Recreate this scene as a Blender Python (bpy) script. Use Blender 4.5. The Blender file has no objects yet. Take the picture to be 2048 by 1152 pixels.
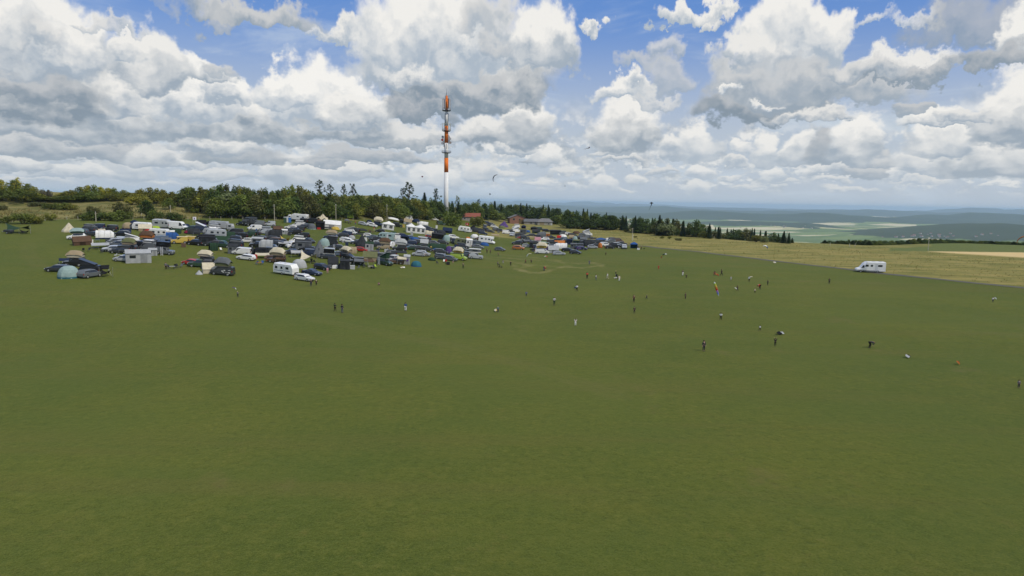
import bpy, math, random
from mathutils import Vector, Matrix, noise
random.seed(7)
sc = bpy.context.scene
col = sc.collection
R = math.radians

# ------------------------------------------------------------------ camera
H = 23.0; F = 1365.0; PITCH = math.atan(174.0/F); ROLL = R(1.0)
FWD = Vector((0, math.cos(PITCH), -math.sin(PITCH)))
_r0 = Vector((1, 0, 0)); _u0 = Vector((0, math.sin(PITCH), math.cos(PITCH)))
RGT = _r0*math.cos(ROLL) + _u0*math.sin(ROLL)
UPV = -_r0*math.sin(ROLL) + _u0*math.cos(ROLL)
CAM = Vector((0, 0, H))
cd = bpy.data.cameras.new('camera'); cam = bpy.data.objects.new('camera', cd); col.objects.link(cam)
cd.sensor_width = 36; cd.lens = F/2048*36; cd.clip_start = 0.5; cd.clip_end = 200000
m = Matrix((RGT, UPV, -FWD)).transposed().to_4x4(); m.translation = CAM
cam.matrix_world = m
sc.camera = cam

def ray(px, py):
    return (FWD*F + RGT*(px-1024) - UPV*(py-576)).normalized()
def azel(px, py):
    d = ray(px, py)
    return math.degrees(math.atan2(d.x, d.y)), math.degrees(math.asin(d.z))
def project(p):
    v = Vector(p)-CAM; dz = v.dot(FWD)
    return 1024+F*v.dot(RGT)/dz, 576-F*v.dot(UPV)/dz

# ------------------------------------------------------------------ sun, exposure
SUN_EL, SUN_AZ = 50.0, 125.0            # azimuth clockwise from +Y (the view), so the sun is to the right and behind
sv = Vector((math.sin(R(SUN_AZ))*math.cos(R(SUN_EL)), math.cos(R(SUN_AZ))*math.cos(R(SUN_EL)), math.sin(R(SUN_EL))))
ld = bpy.data.lights.new('sun', 'SUN'); ld.energy = 2.9; ld.angle = R(0.6); ld.color = (1, .93, .80)
lo = bpy.data.objects.new('sun', ld); col.objects.link(lo); lo.rotation_euler = (-sv).to_track_quat('-Z', 'Y').to_euler()
sc.view_settings.view_transform = 'Standard'; sc.view_settings.look = 'None'
sc.view_settings.gamma = 1; sc.view_settings.exposure = 0.0; sc.view_settings.use_curve_mapping = False
sc.cycles.max_bounces = 4; sc.cycles.diffuse_bounces = 2; sc.cycles.glossy_bounces = 2
sc.cycles.volume_bounces = 1; sc.cycles.transparent_max_bounces = 8; sc.cycles.transmission_bounces = 2
sc.cycles.caustics_reflective = False; sc.cycles.caustics_refractive = False
sc.cycles.use_denoising = True

# ------------------------------------------------------------------ node helpers
class NT:
    def __init__(s, tree):
        s.t = tree; s.n = tree.nodes; s.l = tree.links
    def new(s, typ, **kw):
        n = s.n.new(typ)
        for k, v in kw.items(): setattr(n, k, v)
        return n
    def put(s, n, i, v):
        if v is None: return
        if isinstance(v, bpy.types.NodeSocket): s.l.new(v, n.inputs[i])
        else: n.inputs[i].default_value = v
    def math(s, op, a, b=None, c=None, clamp=False):
        n = s.new('ShaderNodeMath', operation=op, use_clamp=clamp)
        s.put(n, 0, a); s.put(n, 1, b); s.put(n, 2, c); return n.outputs[0]
    def vm(s, op, a, b=None, c=None):
        n = s.new('ShaderNodeVectorMath', operation=op)
        s.put(n, 0, a); s.put(n, 1, b); s.put(n, 2, c); return n.outputs[0]
    def scale(s, a, f):
        n = s.new('ShaderNodeVectorMath', operation='SCALE'); s.put(n, 0, a); s.put(n, 3, f); return n.outputs[0]
    def comb(s, x, y, z):
        n = s.new('ShaderNodeCombineXYZ'); s.put(n, 0, x); s.put(n, 1, y); s.put(n, 2, z); return n.outputs[0]
    def sep(s, v):
        n = s.new('ShaderNodeSeparateXYZ'); s.put(n, 0, v); return n.outputs
    def noise(s, v, sc_, det=4, rough=.55, lac=2.0, dist=0, color=False, dim='3D'):
        n = s.new('ShaderNodeTexNoise', noise_dimensions=dim)
        s.put(n, 'Vector', v); n.inputs['Scale'].default_value = sc_; n.inputs['Detail'].default_value = det
        n.inputs['Roughness'].default_value = rough; n.inputs['Lacunarity'].default_value = lac; n.inputs['Distortion'].default_value = dist
        return n.outputs['Color' if color else 'Fac']
    def mr(s, v, a, b, c=0.0, d=1.0, smooth=False):
        n = s.new('ShaderNodeMapRange', interpolation_type='SMOOTHSTEP' if smooth else 'LINEAR', clamp=True)
        s.put(n, 0, v); s.put(n, 1, a); s.put(n, 2, b); s.put(n, 3, c); s.put(n, 4, d); return n.outputs[0]
    def mix(s, f, a, b, typ='MIX'):
        n = s.new('ShaderNodeMix', data_type='RGBA', blend_type=typ)
        s.put(n, 0, f)
        s.put(n, 6, a if isinstance(a, bpy.types.NodeSocket) else (*a[:3], 1))
        s.put(n, 7, b if isinstance(b, bpy.types.NodeSocket) else (*b[:3], 1)); return n.outputs[2]

# ------------------------------------------------------------------ world: Nishita sky with procedural cumulus
w = bpy.data.worlds.new("World"); sc.world = w; w.use_nodes = True
W = NT(w.node_tree)
for n in list(W.n): W.n.remove(n)
out = W.new('ShaderNodeOutputWorld'); bg = W.new('ShaderNodeBackground'); W.l.new(bg.outputs[0], out.inputs[0])
sky = W.new('ShaderNodeTexSky', sky_type='NISHITA', sun_disc=False)
sky.sun_elevation = R(SUN_EL); sky.sun_rotation = R(SUN_AZ); sky.altitude = 500; sky.air_density = 1.0; sky.dust_density = .6; sky.ozone_density = 3.0
SKYS = 0.10
bg.inputs['Strength'].default_value = SKYS
w.cycles.sampling_method = 'NONE'
def cl(rgb): return tuple(c/SKYS for c in rgb)          # cloud radiance -> shader colour
tc = W.new('ShaderNodeTexCoord').outputs['Generated']
dx, dy, dz = W.sep(tc)
az = W.math('MULTIPLY', W.math('ARCTAN2', dx, dy), 57.2958)
el = W.math('MULTIPLY', W.math('ARCSINE', dz), 57.2958)
uv = W.comb(az, el, 0.0)
# the billows get finer and smaller towards the horizon, where the clouds are farther off
lg = W.math('MULTIPLY', W.math('LOGARITHM', W.math('ADD', W.math('MAXIMUM', el, 0.0), 5.0), 2.71828), 16.0)
pn = W.comb(W.math('MULTIPLY', az, 1.3), W.math('MULTIPLY', lg, 1.25), 0.0)
amp = W.mr(el, 0, 12, .15, .95)
nA = W.noise(pn, .22, 6, .55, color=True, dim='2D')
nB = W.noise(pn, .80, 5, .60, color=True, dim='2D')
half = (.5, .5, .5)
wA = W.scale(W.vm('SUBTRACT', nA, half), W.math('MULTIPLY', amp, 6.0))
wB = W.scale(W.vm('SUBTRACT', nB, half), W.math('MULTIPLY', amp, 1.7))
wp = W.vm('ADD', W.vm('ADD', uv, wA), wB)
wx, wy, _ = W.sep(wp)
bp = W.vm('ADD', pn, W.scale(wB, .9))
def vor(v):
    n = W.new('ShaderNodeTexVoronoi', feature='SMOOTH_F1', voronoi_dimensions='2D'); W.put(n, 'Vector', v)
    n.inputs['Scale'].default_value = .42; n.inputs['Smoothness'].default_value = .5; n.inputs['Detail'].default_value = 1.5; n.inputs['Roughness'].default_value = .45
    return n.outputs['Distance']
billow = W.math('SUBTRACT', vor(W.vm('ADD', bp, (-.5, -.8, 0))), vor(bp))       # light side minus dark side of each puff
puff = W.noise(wp, .55, 5, .55, dim='2D')
blue = sky.outputs[0]
# the blue as the photograph has it between the clouds
blue = W.mix(.75, blue, cl((.120, .275, .68)))
cur = W.mix(W.mr(el, 3.5, 15.5, .93, .0, True), blue, cl((.52, .58, .64)))
# thin veil
veil = W.noise(W.vm('MULTIPLY', uv, (.06, .28, 1)), 1.0, 5, .6, dist=.5, dim='2D')
cur = W.mix(W.math('MULTIPLY', W.mr(veil, .45, .72, 0, .75, True), W.mr(el, 16, 8, .25, 1)), cur, cl((.60, .68, .76)))
# small flat clouds stacked towards the horizon
WHITE = cl((.88, .865, .83)); GREY = cl((.365, .42, .485)); SLATE = cl((.25, .31, .375)); DIM = cl((.40, .43, .47)); AIRC = cl((.53, .59, .64))
fade = W.mr(el, 1.0, 6.5, .36, .0)
for off, thr, lo_el, hi_el, sx in (((3, 1, 0), .53, 0.6, 3.0, 1.7), ((41, 9, 0), .535, 1.4, 5.0, 1.3)):
    q = W.vm('ADD', W.vm('MULTIPLY', pn, (.185*sx, .15*sx, 1)), off)
    nn = W.noise(q, 1.0, 7, .60, dim='2D')
    nu = W.noise(W.vm('ADD', q, (-.05, -.16, 0)), 1.0, 4, .55, dim='2D')
    a = W.math('MULTIPLY', W.mr(nn, thr-.05, thr+.08, 0, .85, True), W.math('MULTIPLY', W.mr(el, lo_el, lo_el+1.1, 0, 1, True), W.mr(el, hi_el, hi_el+4, 1, 0, True)))
    sh = W.mr(W.math('ADD', W.math('SUBTRACT', nu, nn), W.math('MULTIPLY', billow, -.12)), -.12, .09, 0, 1)
    hz = W.mr(el, .5, 6, .50, .0)
    cc = W.mix(sh, WHITE, GREY)
    cc = W.mix(hz, cc, cl((.60, .66, .70)))
    cur = W.mix(a, cur, cc)

wpos = W.comb(wx, wy, wy); ncl = 0
def cloud(px, py, hw, h, top=1.0, dark=.6, soft=.34, under=.30):
    """one cumulus: px,py = where the middle of its base is seen, hw = half width, h = height (reference pixels)"""
    global cur, wpos, ncl
    if ncl % 3 == 0: wpos = W.vm('MULTIPLY_ADD', cur, (1e-6, 1e-6, 1e-6), wpos)      # keeps the clouds evaluated one after the other (the shader stack is small)
    ncl += 1
    a0, e0 = azel(px, py); k = 57.2958/F
    rx = hw*k; ry = h*k
    q = W.vm('MULTIPLY_ADD', wpos, (1/rx, 1/ry, -1/(ry*under)), (-a0/rx, -e0/ry, e0/(ry*under)))
    x, y, yn = W.sep(q)
    mm = W.math('MAXIMUM', y, yn)
    d2 = W.math('MULTIPLY_ADD', mm, mm, W.math('MULTIPLY', x, x))
    alpha = W.mr(d2, 1.0, 1.0-soft-.15, 0, 1, True)
    lit = W.math('MULTIPLY_ADD', billow, .34, W.math('MULTIPLY_ADD', puff, .85, W.math('MULTIPLY', y, 1.45)))
    shade = W.mr(lit, .17, 1.12, 0, 1)
    g_ = max(0, min(1, (1-top)/.5)); tp = tuple(min(1.04, max(top, 1))*WHITE[i]*(1-g_)+DIM[i]*g_ for i in range(3))
    kd = min(1, dark); bs = tuple(GREY[i]*(1-kd)*1.35+SLATE[i]*kd for i in range(3))
    cc = W.mix(shade, bs, tp)
    if py > 215: cc = W.mix(fade, cc, AIRC)
    if soft > .5: alpha = W.math('MULTIPLY', alpha, .8)
    cur = W.mix(alpha, cur, cc)
# far ones first, near ones last
for c in [
    (1490, 376, 45, 9, .9, .1, .5), (1700, 380, 60, 8, .9, .1, .5), (1990, 374, 34, 8, 1, .1, .5), (1840, 364, 60, 14, .9, .1, .5), (1240, 382, 40, 7, .9, .1, .5), (1080, 372, 50, 14, .95, .1, .5), (760, 372, 60, 10, .9, .1, .5), (520, 362, 70, 9, .95, .1, .5), (300, 366, 60, 9, .9, .1, .5), (60, 362, 70, 12, .9, .2, .5),
    (1205, 380, 34, 36, .98, .1), (1275, 365, 26, 26, .95, .2), (1395, 385, 26, 30, .97, .1), (1460, 360, 30, 14, .95, .2), (1560, 366, 40, 12, .9, .2), (1660, 364, 40, 12, .9, .2), (1930, 352, 60, 14, .9, .2), (1010, 350, 40, 16, .9, .2), (1130, 348, 34, 14, .9, .3),
    (1400, 350, 34, 28, 1, .2), (1545, 355, 28, 30, 1, .2), (1655, 346, 45, 24, 1, .4), (1740, 348, 52, 22, .7, .7), (1785, 352, 18, 22, 1, .2), (1850, 350, 34, 14, .95, .3), (1320, 342, 36, 14, .85, .4), (1240, 322, 60, 12, .85, .6), (1080, 330, 40, 10, .7, .8), (1475, 330, 34, 14, .9, .3),
    (1710, 326, 90, 22, .75, .7), (1620, 322, 60, 18, .8, .6), (1870, 338, 70, 50, .97, .4), (1980, 338, 90, 70, .98, .7), (1890, 300, 60, 55, 1, .5),
    (870, 368, 66, 44, 1, .2), (960, 352, 44, 38, .93, .3), (700, 348, 80, 26, .95, .4), (590, 356, 72, 60, 1, .5), (430, 356, 80, 20, .9, .5), (265, 346, 46, 60, .98, .4), (150, 352, 90, 20, .97, .4), (30, 338, 60, 26, .95, .6), (350, 330, 70, 22, .95, .5),
    (480, 318, 110, 30, .62, .9), (740, 322, 150, 28, .66, .9), (640, 330, 60, 14, .6, .9), (180, 312, 130, 36, .68, .9), (40, 300, 110, 30, .75, .9), (300, 322, 50, 34, .9, .6), (430, 300, 90, 28, .95, .7),
    (1090, 324, 36, 44, 1, .4), (1030, 306, 42, 24, .9, .5), (1340, 308, 44, 34, .97, .4), (1400, 308, 48, 62, 1, .3), (1480, 304, 24, 28, 1, .2), (1530, 312, 28, 55, 1, .3), (1592, 312, 34, 46, 1, .4), (1660, 316, 46, 46, .62, .8), (1708, 308, 52, 84, 1.02, .6), (1225, 306, 50, 20, .95, .6),
    (1250, 280, 76, 96, .99, .8), (1240, 190, 66, 34, 1, .3), (1300, 205, 44, 22, .85, .4, .55), (1052, 272, 60, 100, 1, .8), (960, 280, 66, 66, .93, .9), (1885, 248, 74, 40, 1, .5), (1832, 218, 36, 26, .66, .6), (2030, 262, 66, 112, 1, .7), (1930, 238, 40, 26, .9, .5),
    (800, 285, 130, 42, .88, .9), (830, 232, 90, 44, .58, 1.0), (470, 268, 44, 28, 1, .5),
    (60, 262, 110, 34, .70, 1.0), (150, 262, 150, 76, .95, .8), (110, 222, 90, 50, .97, .5), (640, 258, 160, 90, 1, .85), (540, 262, 120, 92, 1.0, .9), (640, 225, 105, 104, 1.06, .3), (570, 200, 60, 60, 1.05, .3), (700, 240, 80, 60, 1.0, .6),
    (330, 252, 150, 104, 1.02, .8), (405, 225, 100, 76, 1.06, .4), (452, 200, 56, 48, 1.04, .4), (388, 160, 58, 52, 1.04, .6), (420, 148, 34, 30, .70, .5, .6), (285, 160, 74, 105, .97, .6), (248, 118, 36, 48, .98, .4), (200, 215, 80, 60, .98, .5),
    (50, 190, 140, 160, .97, 1.0), (60, 110, 130, 130, 1.0, .5), (140, 120, 50, 60, 1.0, .4), (60, 190, 130, 40, .60, 1.0, .6), (90, 95, 40, 34, .8, .5, .7), (205, 48, 66, 20, .82, .4, .6),
    (626, 70, 34, 26, .9, .3, .55), (500, 38, 150, 44, .70, .7, .5), (450, 58, 46, 36, .66, .6, .6), (690, 70, 60, 36, .93, .3, .5),
    (930, 178, 200, 150, .98, 1.0), (800, 150, 110, 110, 1.0, .4), (880, 110, 190, 150, 1.0, .3), (1085, 120, 84, 130, 1.0, .5), (960, 190, 170, 40, .66, .9, .6), (960, 60, 80, 70, .70, .5, .7), (1000, 110, 44, 44, .70, .5, .7), (820, 170, 80, 36, .97, .6, .6),
    (1200, 44, 24, 20, .97, .3, .5), (1345, 118, 40, 50, .80, .5, .55), (1300, 145, 50, 26, .70, .4, .7), (1335, 175, 60, 44, .72, .5, .7), (1345, 30, 50, 40, .97, .3), (1415, 20, 50, 30, .97, .3), (1430, 48, 22, 30, .9, .3, .5),
    (1520, 225, 140, 70, .64, 1.0), (1690, 190, 130, 50, .72, .6, .5), (1560, 180, 140, 120, .80, .7), (1570, 110, 110, 120, 1.0, .3), (1640, 90, 60, 90, 1.0, .3), (1500, 120, 60, 60, .95, .4), (1560, 170, 130, 50, .72, .6, .6), (1455, 190, 34, 20, .98, .3, .5), (1535, 200, 34, 12, .95, .3, .5), (1620, 236, 90, 24, .88, .6),
    (1800, 152, 110, 46, .95, .85), (1720, 150, 90, 30, .80, .6, .5), (1850, 150, 70, 22, .66, .8, .5), (1745, 46, 44, 20, .95, .2, .75), (1850, 50, 56, 20, .95, .2, .75),
    (1960, 70, 110, 80, .56, .8, .6), (2045, 105, 54, 80, 1.0, .7), (2000, 132, 66, 32, .60, .9, .5),
]:
    cloud(*c)
# clouds overhead, out of the picture, which still light the ground
over = W.mr(el, 17, 22, 0, 1, True)
on = W.noise(uv, .06, 4, .6)
cur = W.mix(W.math('MULTIPLY', over, W.mr(on, .45, .55, 0, 1, True)), cur, cl((.62, .65, .68)))
# below the horizon: plain distant haze colour
cur = W.mix(W.mr(el, -1.2, .3, 1, 0, True), cur, cl((.50, .58, .64)))
W.l.new(cur, bg.inputs['Color'])

# ------------------------------------------------------------------ terrain
def ss(a, b, x):
    t = max(0.0, min(1.0, (x-a)/(b-a))); return t*t*(3-2*t)
def fbm(x, y, o=4, z=0.0):
    return noise.fractal(Vector((x, y, z)), 1.0, 2.0, o)
def plateau(x, y):
    L = max(-x, 0.0); L = L*L/(L+14.0)
    z = .8+.022*(min(y, 230.0)-100) if y < 200 else .8+.022*(min(130.0, 100+(y-200)*.6/(1+max(y-200, 0)/60))) 
    z += 11*math.tanh(.00062*L*max(y-70, 0)/11)
    z += .012*max(y-300, 0)*ss(130, 30, x)
    z += 6.5*ss(262, 350, y)*ss(-45, -115, x)
    z += (.5*fbm(x/60, y/60, 2) + .12*fbm(x/9, y/9, 2))*ss(60, 140, math.hypot(x, y))
    if x < -60: z += 1.1*fbm(x/28, y/28, 3, 5)*ss(275, 320, y)
    return z
def rim(x, y):
    a = math.degrees(math.atan2(x, max(y, 1e-3))) if y > 0 else (90 if x > 0 else -90)
    r1 = 600 - 215*ss(3, 20, a) + 75*ss(27, 34, a)
    return r1
RIDGES = [ # az centre, az half width, distance, depth, height
    (35, 7, 6500, 800, 64), (20, 5, 8200, 800, 30), (22, 8, 11800, 1300, 70), (8, 8, 11500, 1500, 45), (36, 6, 13500, 1500, 85), (17, 8, 17500, 2000, 62),
    (0, 12, 19000, 2500, 75), (30, 9, 21500, 2200, 85), (10, 14, 27000, 2500, 70), (37, 5, 30000, 2500, 160), (24, 12, 33000, 2500, 70), (3, 10, 36000, 2500, 140), (-30, 22, 30000, 3500, 120)]
def far(x, y):
    r = math.hypot(x, y); a = math.degrees(math.atan2(x, y))
    z = -215
    z += 24*fbm(x/2600, y/1700, 5, 3) + 9*fbm(x/700, y/500, 4, 8)
    for (ac, aw, rc, rw, h) in RIDGES:
        d = ((a-ac)/aw)**2
        if d < 6 and abs(r-rc) < 3.2*rw: z += 1.5*h*math.exp(-d*d*.5-((r-rc)/rw)**2)*(1+.5*fbm(x/1500, y/1100, 4, rc))
    return z
def terr(x, y):
    r = math.hypot(x, y)
    p = plateau(x, y) if r < 9000 else 0
    e = r-rim(x, y)
    if e <= 0: return p
    k = 1-math.exp(-(e/700.0)**1.7)
    if k > .9999: return far(x, y)
    return p*(1-k)+far(x, y)*k
def at(px, py, rmax=900):
    """the ground point seen at a pixel of the reference"""
    d = ray(px, py); t = 30.0; st = 2.0
    while t < rmax:
        p = CAM+d*t
        if p.z < terr(p.x, p.y):
            lo_, hi_ = t-st, t
            for _ in range(14):
                mid = (lo_+hi_)/2; q = CAM+d*mid
                if q.z < terr(q.x, q.y): hi_ = mid
                else: lo_ = mid
            q = CAM+d*hi_; return Vector((q.x, q.y, terr(q.x, q.y)))
        t += st
    q = CAM+d*rmax; return Vector((q.x, q.y, terr(q.x, q.y)))
def ground(x, y): return Vector((x, y, terr(x, y)))
def ppm(p): return F/((Vector(p)-CAM).dot(FWD))     # reference pixels per metre there
def normal(x, y, e=1.5):
    return Vector((-(terr(x+e, y)-terr(x-e, y))/(2*e), -(terr(x, y+e)-terr(x, y-e))/(2*e), 1)).normalized()

# the asphalt strip along the lawn, the fence line along the foot of the hill
PATHPX = [(1180, 486), (1290, 492.5), (1400, 504), (1500, 516), (1600, 528), (1700, 539.5), (1770, 548), (1850, 556), (1950, 566.5), (2048, 576), (2200, 593)]
PATH = [at(*p) for p in PATHPX]
p0, p1 = PATH[0], PATH[-1]
PATH = [p0+(p0-PATH[1])*1.2] + PATH
FENCEPX = [(-60, 446), (60, 442), (160, 438.5), (280, 438), (420, 437), (560, 440), (700, 440.5), (800, 441), (870, 441)]
FENCE = [at(*p) for p in FENCEPX]
def sdist(line, x, y):
    """signed distance to a polyline, positive on the far side"""
    best = 1e9; sg = 1
    for i in range(len(line)-1):
        a, b = line[i], line[i+1]; abx, aby = b.x-a.x, b.y-a.y; L2 = abx*abx+aby*aby
        t = ((x-a.x)*abx+(y-a.y)*aby)/L2
        if i > 0: t = max(0, t)
        if i < len(line)-2: t = min(1, t)
        qx, qy = a.x+abx*t, a.y+aby*t; d = math.hypot(x-qx, y-qy)
        if d < best: best = d; sg = 1 if (abx*(y-qy)-aby*(x-qx)) > 0 else -1
    return best*sg

# ------------------------------------------------------------------ materials
MATS = {}
def newmat(name):
    m_ = bpy.data.materials.new(name); m_.use_nodes = True; T = NT(m_.node_tree)
    b = [n for n in T.n if n.type == 'BSDF_PRINCIPLED'][0]; MATS[name] = m_; return m_, T, b
def tinted(name, rough=.5, spec=.3, metal=0.0, nscale=3.0, var=.12, bump=0.0, coat=0.0, trans=0.0):
    """colour from the object, with a little dirt and unevenness"""
    m_, T, b = newmat(name)
    oi = T.new('ShaderNodeObjectInfo'); tcn = T.new('ShaderNodeTexCoord').outputs['Object']
    n = T.noise(tcn, nscale, 4, .6)
    v = T.mr(n, .3, .7, 1-var, 1+var)
    c = T.scale(oi.outputs['Color'], v)
    T.l.new(c, b.inputs['Base Color']); b.inputs['Roughness'].default_value = rough
    b.inputs['Specular IOR Level'].default_value = spec; b.inputs['Metallic'].default_value = metal; b.inputs['Coat Weight'].default_value = coat
    if bump:
        bn = T.new('ShaderNodeBump'); bn.inputs['Strength'].default_value = bump; bn.inputs['Distance'].default_value = .1
        T.l.new(T.noise(tcn, nscale*1.5, 3, .5), bn.inputs['Height']); T.l.new(bn.outputs[0], b.inputs['Normal'])
    if trans:
        tr = T.new('ShaderNodeBsdfTranslucent'); T.l.new(c, tr.inputs['Color'])
        mx = T.new('ShaderNodeMixShader'); mx.inputs[0].default_value = trans
        T.l.new(b.outputs[0], mx.inputs[1]); T.l.new(tr.outputs[0], mx.inputs[2])
        o = [n for n in T.n if n.type == 'OUTPUT_MATERIAL'][0]; T.l.new(mx.outputs[0], o.inputs[0])
    return m_
PAINT = tinted('car_paint', .35, .5, 0, 1.2, .08, 0, .5)
FABRIC = tinted('tent_fabric', .85, .15, 0, 1.1, .14, .5, 0, .12)
PLASTIC = tinted('plastic', .5, .35, 0, 4, .1)
METAL = tinted('metal', .4, .5, .6, 4, .15)
CLOTH = tinted('cloth', .9, .1, 0, 9, .15, .2)
SKIN = tinted('skin', .6, .3, 0, 6, .05)
WALL = tinted('plaster', .9, .15, 0, .8, .14, .3)
WOOD = tinted('weathered_wood', .9, .1, 0, 5, .25, .3)
def plain(name, c, rough=.5, spec=.4, metal=0.0):
    m_, T, b = newmat(name)
    g = T.new('ShaderNodeTexCoord').outputs['Object']
    T.l.new(T.scale(T.comb(*c), T.mr(T.noise(g, 5, 3), .3, .7, .85, 1.15)), b.inputs['Base Color'])
    b.inputs['Roughness'].default_value = rough; b.inputs['Specular IOR Level'].default_value = spec; b.inputs['Metallic'].default_value = metal; return m_
GLASS = plain('dark_glass', (.018, .022, .028), .12, .7)
RUBBER = plain('rubber', (.018, .018, .018), .85, .2)
RIMM = plain('alloy', (.42, .43, .44), .35, .5, .6)
LAMP = plain('headlight_glass', (.62, .64, .66), .12, .8)
TAIL = plain('tail_light', (.38, .02, .015), .25, .6)
DARK = plain('black_trim', (.022, .022, .024), .7, .3)

def brickmat(name, c1, c2, mort, sc_=1.0):
    m_, T, b = newmat(name)
    g = T.new('ShaderNodeTexCoord').outputs['Object']
    x, y, z = T.sep(g); u = T.math('ADD', x, y)
    br = T.new('ShaderNodeTexBrick'); T.put(br, 'Vector', T.comb(u, z, 0)); br.inputs['Scale'].default_value = sc_
    br.inputs['Color1'].default_value = (*c1, 1); br.inputs['Color2'].default_value = (*c2, 1); br.inputs['Mortar'].default_value = (*mort, 1)
    br.inputs['Brick Width'].default_value = .5; br.inputs['Row Height'].default_value = .16; br.inputs['Mortar Size'].default_value = .012
    T.l.new(T.mix(.5, br.outputs['Color'], T.mix(T.noise(g, .6, 4), c1, c2)), b.inputs['Base Color']); b.inputs['Roughness'].default_value = .9
    return m_
BRICK = brickmat('red_brick', (.27, .12, .075), (.20, .09, .06), (.32, .27, .23), 2.0)
TILE = brickmat('red_roof_tile', (.27, .075, .045), (.20, .06, .038), (.14, .05, .03), 1.5)
CONC = tinted('painted_concrete', .75, .25, 0, .35, .10, .1)

def leafmat(name):
    m_, T, b = newmat(name)
    oi = T.new('ShaderNodeObjectInfo')
    at_ = T.new('ShaderNodeAttribute', attribute_name='tint')
    v = T.math('MULTIPLY', T.mr(at_.outputs['Fac'], 0, 1, .55, 1.5), T.mr(oi.outputs['Random'], 0, 1, .85, 1.15))
    c = T.scale(oi.outputs['Color'], v)
    c = T.mix(T.mr(at_.outputs['Fac'], .3, 1, 0, .35), c, T.vm('MULTIPLY', c, (1.08, 1.12, .7)))
    T.l.new(c, b.inputs['Base Color']); b.inputs['Roughness'].default_value = .7; b.inputs['Specular IOR Level'].default_value = .15
    tr = T.new('ShaderNodeBsdfTranslucent'); T.l.new(T.vm('MULTIPLY', c, (1.2, 1.3, .6)), tr.inputs['Color'])
    mx = T.new('ShaderNodeMixShader'); mx.inputs[0].default_value = .25
    T.l.new(b.outputs[0], mx.inputs[1]); T.l.new(tr.outputs[0], mx.inputs[2])
    o = [n for n in T.n if n.type == 'OUTPUT_MATERIAL'][0]; T.l.new(mx.outputs[0], o.inputs[0])
    return m_
LEAF = leafmat('leaves')
BARK = tinted('bark', .95, .1, 0, 4, .3, .4)

# ground material: lawn, dry meadow, hill grass, far fields and woods, chosen by painted zones
m_, T, b = newmat('ground_cover'); GROUND = m_
g = T.new('ShaderNodeNewGeometry').outputs['Position']
def attr(n): return T.new('ShaderNodeAttribute', attribute_name=n).outputs['Fac']
n_big = T.noise(g, .018, 5, .6); n_mid = T.noise(g, .11, 5, .62); n_f = T.noise(g, 1.3, 4, .7); n_ff = T.noise(g, 4.5, 4, .75)
rot = T.new('ShaderNodeMapping'); T.put(rot, 'Vector', g); rot.inputs['Rotation'].default_value = (0, 0, R(14)); rot.inputs['Scale'].default_value = (.03, .45, .1)
streak = T.noise(rot.outputs[0], 1.0, 5, .65)
lawn = T.mix(T.mr(n_big, .35, .65, 0, 1, True), (.058, .084, .010), (.104, .117, .013))
lawn = T.mix(T.mr(n_mid, .40, .72, 0, .60, True), lawn, (.122, .118, .017))
lawn = T.mix(T.mr(streak, .42, .70, 0, .38, True), lawn, (.058, .086, .012))
lawn = T.mix(T.mr(n_f, .52, .74, 0, .55), lawn, (.180, .172, .036))
lawn = T.mix(T.mr(n_f, .47, .26, 0, .75), lawn, (.028, .046, .006))
lawn = T.mix(T.mr(n_ff, .54, .74, 0, .55), lawn, (.17, .165, .038))
lawn = T.mix(T.mr(n_ff, .47, .30, 0, .6), lawn, (.022, .040, .005))
n_t = T.noise(T.vm('ADD', g, (7, 3, 0)), .42, 5, .8)
lawn = T.mix(T.mr(n_t, .56, .70, 0, .55, True), lawn, (.145, .120, .030))
lawn = T.mix(T.mr(n_t, .44, .32, 0, .45, True), lawn, (.038, .066, .010))
lawn = T.mix(T.mr(T.noise(T.vm('ADD', g, (20, 80, 0)), .035, 4, .6), .46, .60, 0, .45, True), lawn, (.070, .098, .016))
tr2 = T.new('ShaderNodeMapping'); T.put(tr2, 'Vector', g); tr2.inputs['Rotation'].default_value = (0, 0, R(38)); tr2.inputs['Scale'].default_value = (.010, .16, .1)
lawn = T.mix(T.mr(T.noise(tr2.outputs[0], 1.0, 5, .6), .50, .66, 0, .42, True), lawn, (.118, .100, .024))
n_g = T.noise(g, 10.0, 3, .7)
lawn = T.mix(T.mr(n_g, .52, .66, 0, .55), lawn, (.165, .165, .040))
lawn = T.mix(T.mr(n_g, .48, .34, 0, .6), lawn, (.020, .038, .005))
lawn = T.scale(lawn, .80)
lawn = T.mix(T.mr(T.noise(T.vm('ADD', g, (50, 9, 0)), .05, 6, .7), .60, .72, 0, .5, True), lawn, (.125, .092, .036))
bare = attr('bare')
lawn = T.mix(T.math('MULTIPLY', attr('wheel_track'), T.mr(n_f, .3, .6, .15, .38)), lawn, (.105, .095, .028))
lawn = T.mix(T.math('MULTIPLY', bare, T.mr(n_f, .25, .6, .45, 1)), lawn, (.245, .195, .085))
rot2 = T.new('ShaderNodeMapping'); T.put(rot2, 'Vector', g); rot2.inputs['Rotation'].default_value = (0, 0, R(-25)); rot2.inputs['Scale'].default_value = (.05, .16, .1)
tw = T.noise(rot2.outputs[0], 1.0, 6, .7)
mead = T.mix(T.mr(tw, .36, .64, 0, 1, True), (.112, .108, .024), (.265, .205, .066))
mead = T.mix(T.mr(n_f, .5, .8, 0, .6), mead, (.30, .235, .10))
mead = T.mix(T.mr(n_f, .46, .25, 0, .45), mead, (.075, .082, .02))
mead = T.mix(T.mr(n_mid, .58, .72, 0, .6, True), mead, (.13, .085, .032))
hillc = T.mix(T.mr(n_mid, .38, .62, 0, 1, True), (.085, .082, .024), (.200, .160, .062))
hillc = T.mix(T.mr(n_f, .45, .25, 0, .6), hillc, (.05, .055, .016))
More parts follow.
